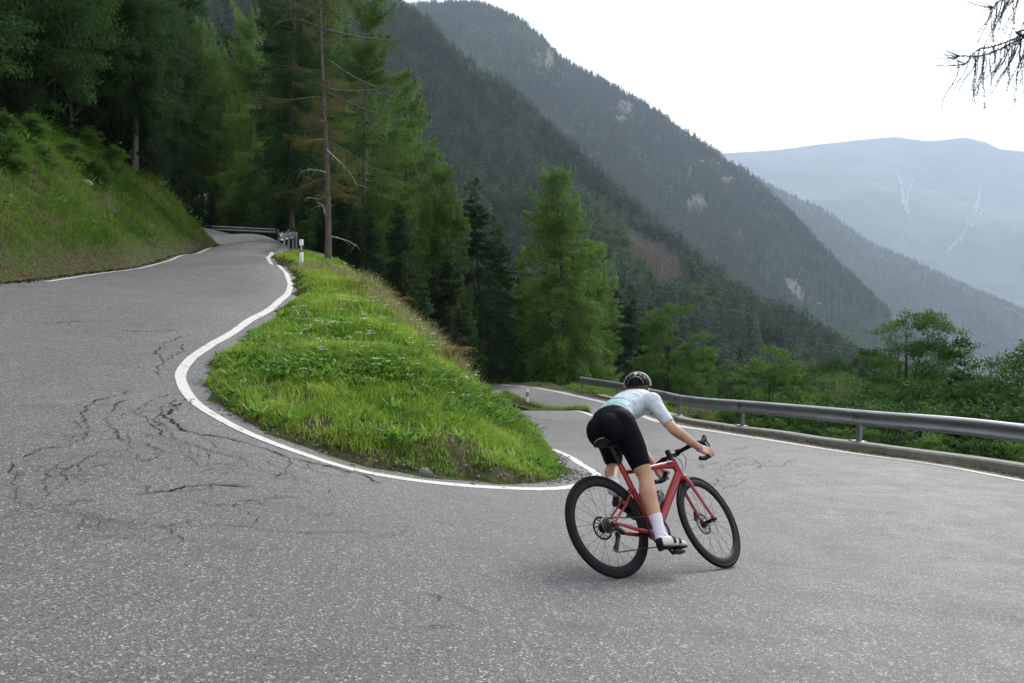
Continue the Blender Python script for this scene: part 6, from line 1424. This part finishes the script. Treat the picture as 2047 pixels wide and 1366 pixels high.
# ------------------------------------------------------------------ grass, weeds and flowers
gr = np.random.default_rng(5)
LF_GR = leafmat('grass_blades', [(.075, .150, .014), (.170, .280, .026), (.300, .405, .052), (.400, .440, .130)], .50, .5, .15); LF_GRB = leafmat('bank_grass_blades', [(.042, .095, .012), (.090, .170, .020), (.150, .220, .036), (.225, .215, .065)], .42)
LF_DRY = leafmat('dry_grass', [(.20, .20, .07), (.38, .34, .15), (.52, .46, .25)], .38); LF_WEED = leafmat('weed_leaves', [(.060, .145, .018), (.130, .245, .030), (.210, .335, .050)], .45, .5, .18); LF_FERN = leafmat('autumn_bracken', [(.12, .055, .012), (.20, .095, .018), (.20, .16, .03)], .35)
def blades(pts, z, h, w_, lean, seed, az=None):
    r = np.random.default_rng(seed); n = len(pts); a = r.uniform(0, 6.283, n) if az is None else az + r.normal(0, .9, n)
    dirv = np.stack([np.cos(a), np.sin(a), np.zeros(n)], 1); sd = np.stack([-np.sin(a + r.normal(0, .6, n)), np.cos(a), np.zeros(n)], 1)
    b = np.column_stack([pts, z]); ln = lean * r.uniform(.3, 1.4, n)
    m = b + dirv * (h * ln * .28)[:, None]; m[:, 2] += h * .58; t = b + dirv * (h * ln)[:, None]; t[:, 2] += h * (1 - .35 * np.minimum(ln, 1.4))
    s = sd * (w_ / 2)[:, None]
    V = np.stack([b - s, b + s, m + s * .8, m - s * .8, t], 1).reshape(-1, 3); q = np.arange(n) * 5
    F = np.concatenate([np.stack([q, q + 1, q + 2], 1), np.stack([q, q + 2, q + 3], 1), np.stack([q + 3, q + 2, q + 4], 1)])
    return V, F
def grass_obj(name, pts, z, h, w_, lean, mat, tint, label, seed, az=None):
    V, F = blades(pts, z, h, w_, lean, seed, az); o = new_obj(name, np_mesh(name, V, F, [mat], smooth=False, attrs={'tint': np.tile(np.clip(tint, 0, 1), 3)})); tag(o, label, 'grass', kind='stuff'); return o
isl = asph_in[:, :2]
def sample(x0, x1, y0, y1, n): return np.column_stack([gr.uniform(x0, x1, n), gr.uniform(y0, y1, n)])
P = np.vstack([sample(-5, 2, 8, 14.5, 190000), sample(-9, 1.5, 14.5, 24, 120000), sample(-12, 0, 24, 36, 60000)])
P = P[in_poly(P, isl)]
d, _ = poly_dist(P, asph_in)
n1 = fbm(P[:, 0] * .9, P[:, 1] * .9, 3, 71); n2 = fbm(P[:, 0] * 3.0, P[:, 1] * 3.0, 3, 72)
px = proj(np.column_stack([P, np.zeros(len(P))]))
soil = (P[:, 1] < 11.3) & (P[:, 0] > -3.2) & (d < 1.0) & (n2 + .35 * np.exp(-((d - .55) / .28) ** 2) > .30)          # worn strip above the line
pd = np.clip(.45 + d * 3.0, 0, 1); pd[soil] *= .12
kp = gr.random(len(P)) < pd; P, d, n1, n2 = P[kp], d[kp], n1[kp], n2[kp]
Z = ground_z(P) - .01; far_ = np.clip((P[:, 1] - 10) / 14, 0, 1)
h = (.05 + .11 * gr.random(len(P)) ** 1.8 + .09 * np.clip(n1 + .2, 0, 1) + .09 * np.clip(n2, 0, 1)) * np.clip(.5 + d * 1.2, 0, 1.0) ; w_ = (.0045 + .0042 * gr.random(len(P))) * (1 + 1.1 * far_)
tint = .42 + n1 * .55 + n2 * .45 + gr.normal(0, .20, len(P))
grass_obj('grass', P, Z, h, w_, .75, LF_GR, tint, 'bright green grass covering the slope inside the hairpin', 1)
# dry tall grass along the crest
cq = catmull([unp(*p) for p in crest], .2); i = gr.integers(0, len(cq), 15000); s_ = cq[i, :2] + gr.normal(0, .36, (15000, 2)) + np.array([.22, .2]); s_ = s_[in_poly(s_, isl) & (s_[:, 1] > 13.0) & (s_[:, 1] < 26)]
s_ = s_[(vnoise(s_[:, 0] * 1.1, s_[:, 1] * 1.1, 9) > -.12)]
grass_obj('dry_grass', s_, ground_z(s_), .18 + .34 * gr.random(len(s_)) ** 1.5, .008 + .006 * gr.random(len(s_)), .6, LF_DRY, gr.random(len(s_)), 'straw-coloured tall grass along the crest of the slope', 2, az=.2)
s2 = s_[gr.random(len(s_)) < .035]; V, F = [], []
# bank on the left
bo = out_c[(out_c[:, 0] < -8.5) & (out_c[:, 1] > 9)]; tb = np.gradient(bo[:, :2], axis=0); tb /= np.linalg.norm(tb, axis=1)[:, None]; nb_ = np.stack([tb[:, 1], -tb[:, 0]], 1)
n = 130000; i = gr.integers(0, len(bo), n); of = gr.random(n) ** .85 * 7.5 + .25; P = bo[i, :2] + nb_[i] * of[:, None] + gr.normal(0, .1, (n, 2)); P = P[~in_poly(P, road_poly)]; db, _ = poly_dist(P, asph_out)
kp = (P[:, 1] < 55) & (gr.random(len(P)) < np.clip(.3 + db, 0, 1)); P, db = P[kp], db[kp]
n1 = fbm(P[:, 0] * .45, P[:, 1] * .45, 4, 81); n2 = fbm(P[:, 0] * 2.2, P[:, 1] * 2.2, 3, 82)
kp = n2 < .30; P, db, n1, n2 = P[kp], db[kp], n1[kp], n2[kp]
grass_obj('grass', P, ground_z(P) - .01, (.12 + .22 * gr.random(len(P))) * np.clip(.4 + db, 0, 1), .013 + .012 * gr.random(len(P)) + .006 * np.clip((P[:, 1] - 20) / 20, 0, 1), .9, LF_GRB, .42 + n1 * .9 + n2 * .3 + gr.normal(0, .15, len(P)), 'mossy green grass covering the steep bank beside the upper road', 3, az=.3)
# verges of the lower road, behind the kerb and across the far pull-out
lo = out_c[o0:]; tb = np.gradient(lo[:, :2], axis=0); tb /= np.linalg.norm(tb, axis=1)[:, None]; nb_ = np.stack([tb[:, 1], -tb[:, 0]], 1)
n = 46000; i = gr.integers(0, len(lo), n); of = .9 + gr.random(n) ** 1.4 * 8; P = lo[i, :2] + nb_[i] * of[:, None]; kp = ~in_poly(P, road_poly) & (P[:, 1] > 5); P = P[kp]
dirt = (P[:, 1] > 43) & (P[:, 0] < 3) & (vnoise(P[:, 0] * .8, P[:, 1] * .8, 3) > -.25) & (poly_dist(P, asph_out)[0] < 4); P = P[~dirt]
grass_obj('grass', P, ground_z(P) - .01, .12 + .22 * gr.random(len(P)), .014 + .012 * gr.random(len(P)), .8, LF_GRB, .4 + gr.normal(0, .2, len(P)), 'rough grass on the verge behind the lower guardrail', 4)
# grass wedge between the branches of the lower road
wp = np.array([unp(*p)[:2] for p in ((992, 794, 40.6), (1060, 808, 36.2), (1120, 819, 32.8), (1185, 831, 29.6), (1165, 822, 31.4), (1110, 808, 35.5), (1055, 797, 39.2), (1010, 790, 42))])
wm = MB(); cc = wp.mean(0); ring = np.column_stack([wp, ROADZ(wp) + .004]); t1_ = cc + (wp - cc) * .9; t2_ = cc + (wp - cc) * .5; top = np.column_stack([t1_, ROADZ(t1_) + .07]); top2 = np.column_stack([t2_, ROADZ(t2_) + .09]); ring0 = ring.copy(); ring0[:, 2] -= .05
wm.loft([ring0, ring, top, top2]); wd_ = wm.build('grass_wedge', M_SOIL); tag(wd_, 'narrow strip of earth splitting the lower road', 'verge', kind='structure')
P = sample(wp[:, 0].min(), wp[:, 0].max(), wp[:, 1].min(), wp[:, 1].max(), 30000); P = P[in_poly(P, wp)]
grass_obj('grass', P, ROADZ(P) + .02, .10 + .16 * gr.random(len(P)), .014 + .008 * gr.random(len(P)), .8, LF_GR, .45 + gr.normal(0, .2, len(P)), 'bright grass on the narrow wedge splitting the lower road', 6)
ws = wp[[0, 1, 2, 3]]; wsl = resample(catmull([np.array([*p, 0]) for p in ws] + [np.array([*unp(1290, 855, 25.0)[:2], 0])], .3), 90); strip('edge_line', offset_line(wsl, -.22), .15, M_PAINT, road, wob=.01)
# broad weeds: rosettes and leafy stems
def weeds(name, pts, rad, nl, L, W, mat, label, seed, lift=(.02, .18), upw=.35):
    r = np.random.default_rng(seed); n = len(pts); z = ground_z(pts); idx = np.repeat(np.arange(n), nl); N_ = len(idx); a = r.uniform(0, 6.283, N_); rr = rad * r.random(N_) ** .6
    p = np.column_stack([pts[idx] + np.stack([np.cos(a), np.sin(a)], 1) * rr[:, None], z[idx] + r.uniform(*lift, N_)]); sc_ = r.uniform(.6, 1.4, n)[idx]
    d = unit(np.stack([np.cos(a), np.sin(a), r.normal(upw, .35, N_)], 1)); wv = unit(np.cross(d, np.array([0, 0, 1.0]) + r.normal(0, .25, (N_, 3))))
    V, F = tri_elems(p, d, wv, L * sc_ * r.uniform(.6, 1.3, N_), W * sc_ * r.uniform(.7, 1.2, N_), r); pt = r.random(n)[idx]
    o = new_obj(name, np_mesh(name, V, F, [mat], smooth=False, attrs={'tint': np.tile(np.clip(.5 * pt + .5 * r.random(N_), 0, 1), 2)})); tag(o, label, 'weeds', kind='stuff'); return o
P = sample(-5, 2, 8, 16, 6000); P = P[in_poly(P, isl)]; f = fbm(P[:, 0] * .8, P[:, 1] * .8, 3, 91); d, _ = poly_dist(P, asph_in)
P1 = P[(f + np.where(P[:, 1] < 12.5, .10, -.10) + gr.normal(0, .12, len(P)) > .05) & (d > .22)]
weeds('weeds', P1, .16, 20, .072, .046, LF_WEED, 'broad-leaved weeds growing among the grass inside the hairpin', 11, (.0, .11))
P2 = P[(f < -.02) & (d > .1)][:150]; weeds('weeds', P2, .05, 11, .15, .040, LF_WEED, 'tall dock and dandelion leaves on the slope inside the hairpin', 12, (.0, .06), .8)
e = asph_in[(asph_in[:, 1] < 12) & (asph_in[:, 0] > -4.3)]; i = gr.integers(0, len(e), 260); P3 = e[i, :2] + gr.normal(0, .10, (260, 2)); P3 = P3[in_poly(P3, isl)]; weeds('weeds', P3, .06, 8, .06, .03, LF_WEED, 'small weeds rooting along the broken asphalt edge', 13, (.0, .05), .5)
bo2 = bo[(bo[:, 1] < 45)]; i = gr.integers(0, len(bo2), 900); T2 = np.gradient(bo2[:, :2], axis=0); T2 /= np.linalg.norm(T2, axis=1)[:, None]; P4 = bo2[i, :2] + np.stack([T2[i, 1], -T2[i, 0]], 1) * (gr.random(900) ** .5 * 6.5 + .4)[:, None]; P4 = P4[fbm(P4[:, 0] * .5, P4[:, 1] * .5, 3, 95) > .0]
weeds('weeds', P4, .28, 16, .16, .09, LF_WEED, 'leafy plants scattered over the steep bank', 14, (.05, .4))
# white umbels
fr_ = np.random.default_rng(31); PF = sample(-7.5, 1, 10, 25, 700); PF = PF[in_poly(PF, isl)]; PF = PF[poly_dist(PF, asph_in)[0] > .7]; PF = PF[(fbm(PF[:, 0] * .5, PF[:, 1] * .5, 2, 33) > -.05)][:170]; zf = ground_z(PF)
M_WFL = simple('white_petals', (.75, .76, .68), .7); st_ = MB(); pp, dd_, LL, WW = [], [], [], []
for (x, y), z in zip(PF, zf):
    hgt = fr_.uniform(.26, .46); lx, ly = fr_.normal(0, .05, 2); st_.tube([(x, y, z), (x + lx * .5, y + ly * .5, z + hgt * .6), (x + lx, y + ly, z + hgt)], [.0025, .002, .002], 4)
    for _ in range(13):
        a = fr_.uniform(0, 6.28); rr = .038 * math.sqrt(fr_.random()); pp.append((x + lx + rr * math.cos(a), y + ly + rr * math.sin(a), z + hgt - rr * .25)); dd_.append((math.cos(a), math.sin(a), fr_.normal(0, .25))); LL.append(fr_.uniform(.012, .022)); WW.append(.014)
V, F = tri_elems(np.array(pp), unit(np.array(dd_)), unit(np.cross(np.array(dd_), [0, 0, 1.0])), np.array(LL), np.array(WW), fr_)
fo = st_.build('wild_flowers', LF_WEED, None, sharp=0); tag(fo, 'white umbel flowers dotted through the grass inside the hairpin', 'flowers', kind='stuff')
new_obj('petal', np_mesh('petals', V, F, [M_WFL], smooth=False), fo)['kind'] = 'stuff'
# seed heads on the crest and rusty bracken fronds
def fern(x, y, label, n, L, seed, mat):
    r = np.random.default_rng(seed); z = float(ground_z([[x, y]])[0]); root = empty('fern', (x, y, z)); tag(root, label, 'fern', 'bracken along the crest')
    for k_ in range(n):
        a = r.uniform(-1.9, 1.9); ln = L * r.uniform(.7, 1.2); t = np.linspace(0, 1, 12); o2 = np.array([math.cos(a), math.sin(a), 0]); c = np.outer(t * ln * .75, o2); c[:, 2] = ln * (1.05 * t - .75 * t * t)
        mb = MB(); mb.tube(c, np.linspace(.006, .002, 12), 4); tn = unit(np.gradient(c, axis=0)); sdv = unit(np.cross(tn, [0, 0, 1.0])); p, d_, l_, w2 = [], [], [], []
        for j in range(2, 12):
            for s in (-1, 1):
                for q in np.linspace(.1, 1, 4): 
                    ll = ln * .30 * math.sin(math.pi * min(1, (j + .5) / 12 * .9 + .1)); b = c[j] + s * sdv[j] * ll * q; p.append(b); d_.append(tn[j] * .7 + s * sdv[j] * .6 + r.normal(0, .15, 3)); l_.append(ln * .07 * (1.3 - q)); w2.append(ln * .028)
        V, F = tri_elems(np.array(p), unit(np.array(d_)), unit(np.cross(np.array(d_), [0, 0, 1.0])), np.array(l_), np.array(w2), r); tri = [tuple(f[q_] for q_ in (0, i_, i_ + 1)) for f in mb.f for i_ in range(1, len(f) - 1)]; Vb = np.vstack(mb.v)
        new_obj('frond', np_mesh('frond', np.vstack([V, Vb]), np.vstack([F, np.array(tri) + len(V)]), [mat], smooth=False, attrs={'tint': r.random(len(F) + len(tri))}), root)
for i, (u, v, Y) in enumerate(((742, 556, 21.6), (765, 570, 20.8), (795, 590, 19), (815, 605, 18.2), (835, 630, 17), (852, 645, 15.8), (868, 662, 15), (872, 678, 14.6))):
    q = unp(u, v, Y); fern(q[0] + .15, q[1] + .2, 'rusty brown bracken on the crest above the dark spruce', 7, .62, 40 + i, LF_FERN)
# stones: loose chippings at the tip of the slope and along the worn strip
def rock_mesh(seed, k=2):
    bm = bmesh.new(); bmesh.ops.create_icosphere(bm, subdivisions=k, radius=1.0); r = np.random.default_rng(seed); V = np.array([v.co[:] for v in bm.verts]); pl = unit(r.normal(0, 1, (9, 3)))
    for v in bm.verts:
        c = np.array(v.co); s = 1.0
        for q in pl: s = min(s, .72 / max(.2, c @ q)) if c @ q > .3 else s
        v.co = Vector(c * s * np.array([1, .8, .6]))
    me = D.meshes.new('rock'); bm.to_mesh(me); bm.free(); return me
k = N('rock_stone'); pn = k.noise(k.objc(), 3, 4, .7); k.principled(Base_Color=k.ramp(pn, [(.3, (.10, .095, .085)), (.7, (.27, .26, .235))]), Roughness=.9, Normal=k.bump(pn, .6, .1)); M_STONE = k.m
RK = [rock_mesh(60 + i) for i in range(4)]
for me in RK: me.materials.append(M_STONE)
for i, (u, v, Y, s, lab) in enumerate(((848, 862, 9.15, .10, 'pale stone half sunk in the worn soil of the slope'), (175, 362, 31, .26, 'pale stone lying high on the grassy bank'), (818, 942, 8.86, .055, 'flat grey stone at the edge of the white line'), (868, 956, 8.98, .05, 'small grey stone resting beside the white line'))):
    q = unp(u, v, Y); z = float(ground_z(q[None])[0]); o = new_obj('stone', RK[i % 4]); o.location = (q[0], q[1], z + s * .25); o.scale = (s, s, s); o.rotation_euler = (.2, .1, i * 1.3); tag(o, lab, 'stone')
cr_ = np.random.default_rng(55); ee = asph_in[(asph_in[:, 1] < 13.5) & (asph_in[:, 0] > -3)]; ne = 520; i = cr_.integers(0, len(ee), ne); Pg = ee[i, :2] + cr_.normal(0, .09, (ne, 2)); tip_ = cr_.normal(0, 1, (300, 2)) * np.array([.22, .35]) + np.array([.72, 10.95]); Pg = np.vstack([Pg, tip_]); zg = np.maximum(ground_z(Pg), np.where(in_poly(Pg, road_poly), ROADZ(Pg), -99))
bV, bF, tnt = [], [], []; ico = np.array([v.co[:] for v in RK[0].vertices])
bm = bmesh.new(); bmesh.ops.create_icosphere(bm, subdivisions=1, radius=1.0); iv = np.array([v.co[:] for v in bm.verts]); bm.verts.ensure_lookup_table(); jf = np.array([[v.index for v in f.verts] for f in bm.faces]); bm.free()
for j, (p, z) in enumerate(zip(Pg, zg)):
    s = cr_.gamma(2.0, .0040) + .003; V = iv * s * cr_.uniform(.6, 1.2, 3) * (1 + cr_.normal(0, .12, (len(iv), 1))); a = cr_.uniform(0, 6.28); V = V @ Rmz(a).T + np.array([*p, z + s * .3]); bF.append(jf + j * len(iv)); bV.append(V)
go = new_obj('gravel', np_mesh('gravel', np.vstack(bV), np.vstack(bF), [M_STONE], smooth=False)); tag(go, 'loose grey chippings along the broken asphalt edge', 'gravel', kind='stuff')

# ------------------------------------------------------------------ the air of the valley
hz = D.materials.new('valley_haze'); hz.use_nodes = True; t = hz.node_tree; t.nodes.clear()
ho = t.nodes.new('ShaderNodeOutputMaterial'); pv = t.nodes.new('ShaderNodeVolumePrincipled'); pv.inputs['Color'].default_value = (.66, .80, 1.0, 1); pv.inputs['Density'].default_value = 0.54e-4; pv.inputs['Anisotropy'].default_value = .42
t.links.new(pv.outputs[0], ho.inputs['Volume'])
m = MB(); m.box((2600, 6500, 950), (21000, 14000, 3700)); hb_ = m.build('haze', hz, smooth=False); tag(hb_, 'pale blue haze filling the valley air', 'haze', kind='stuff')
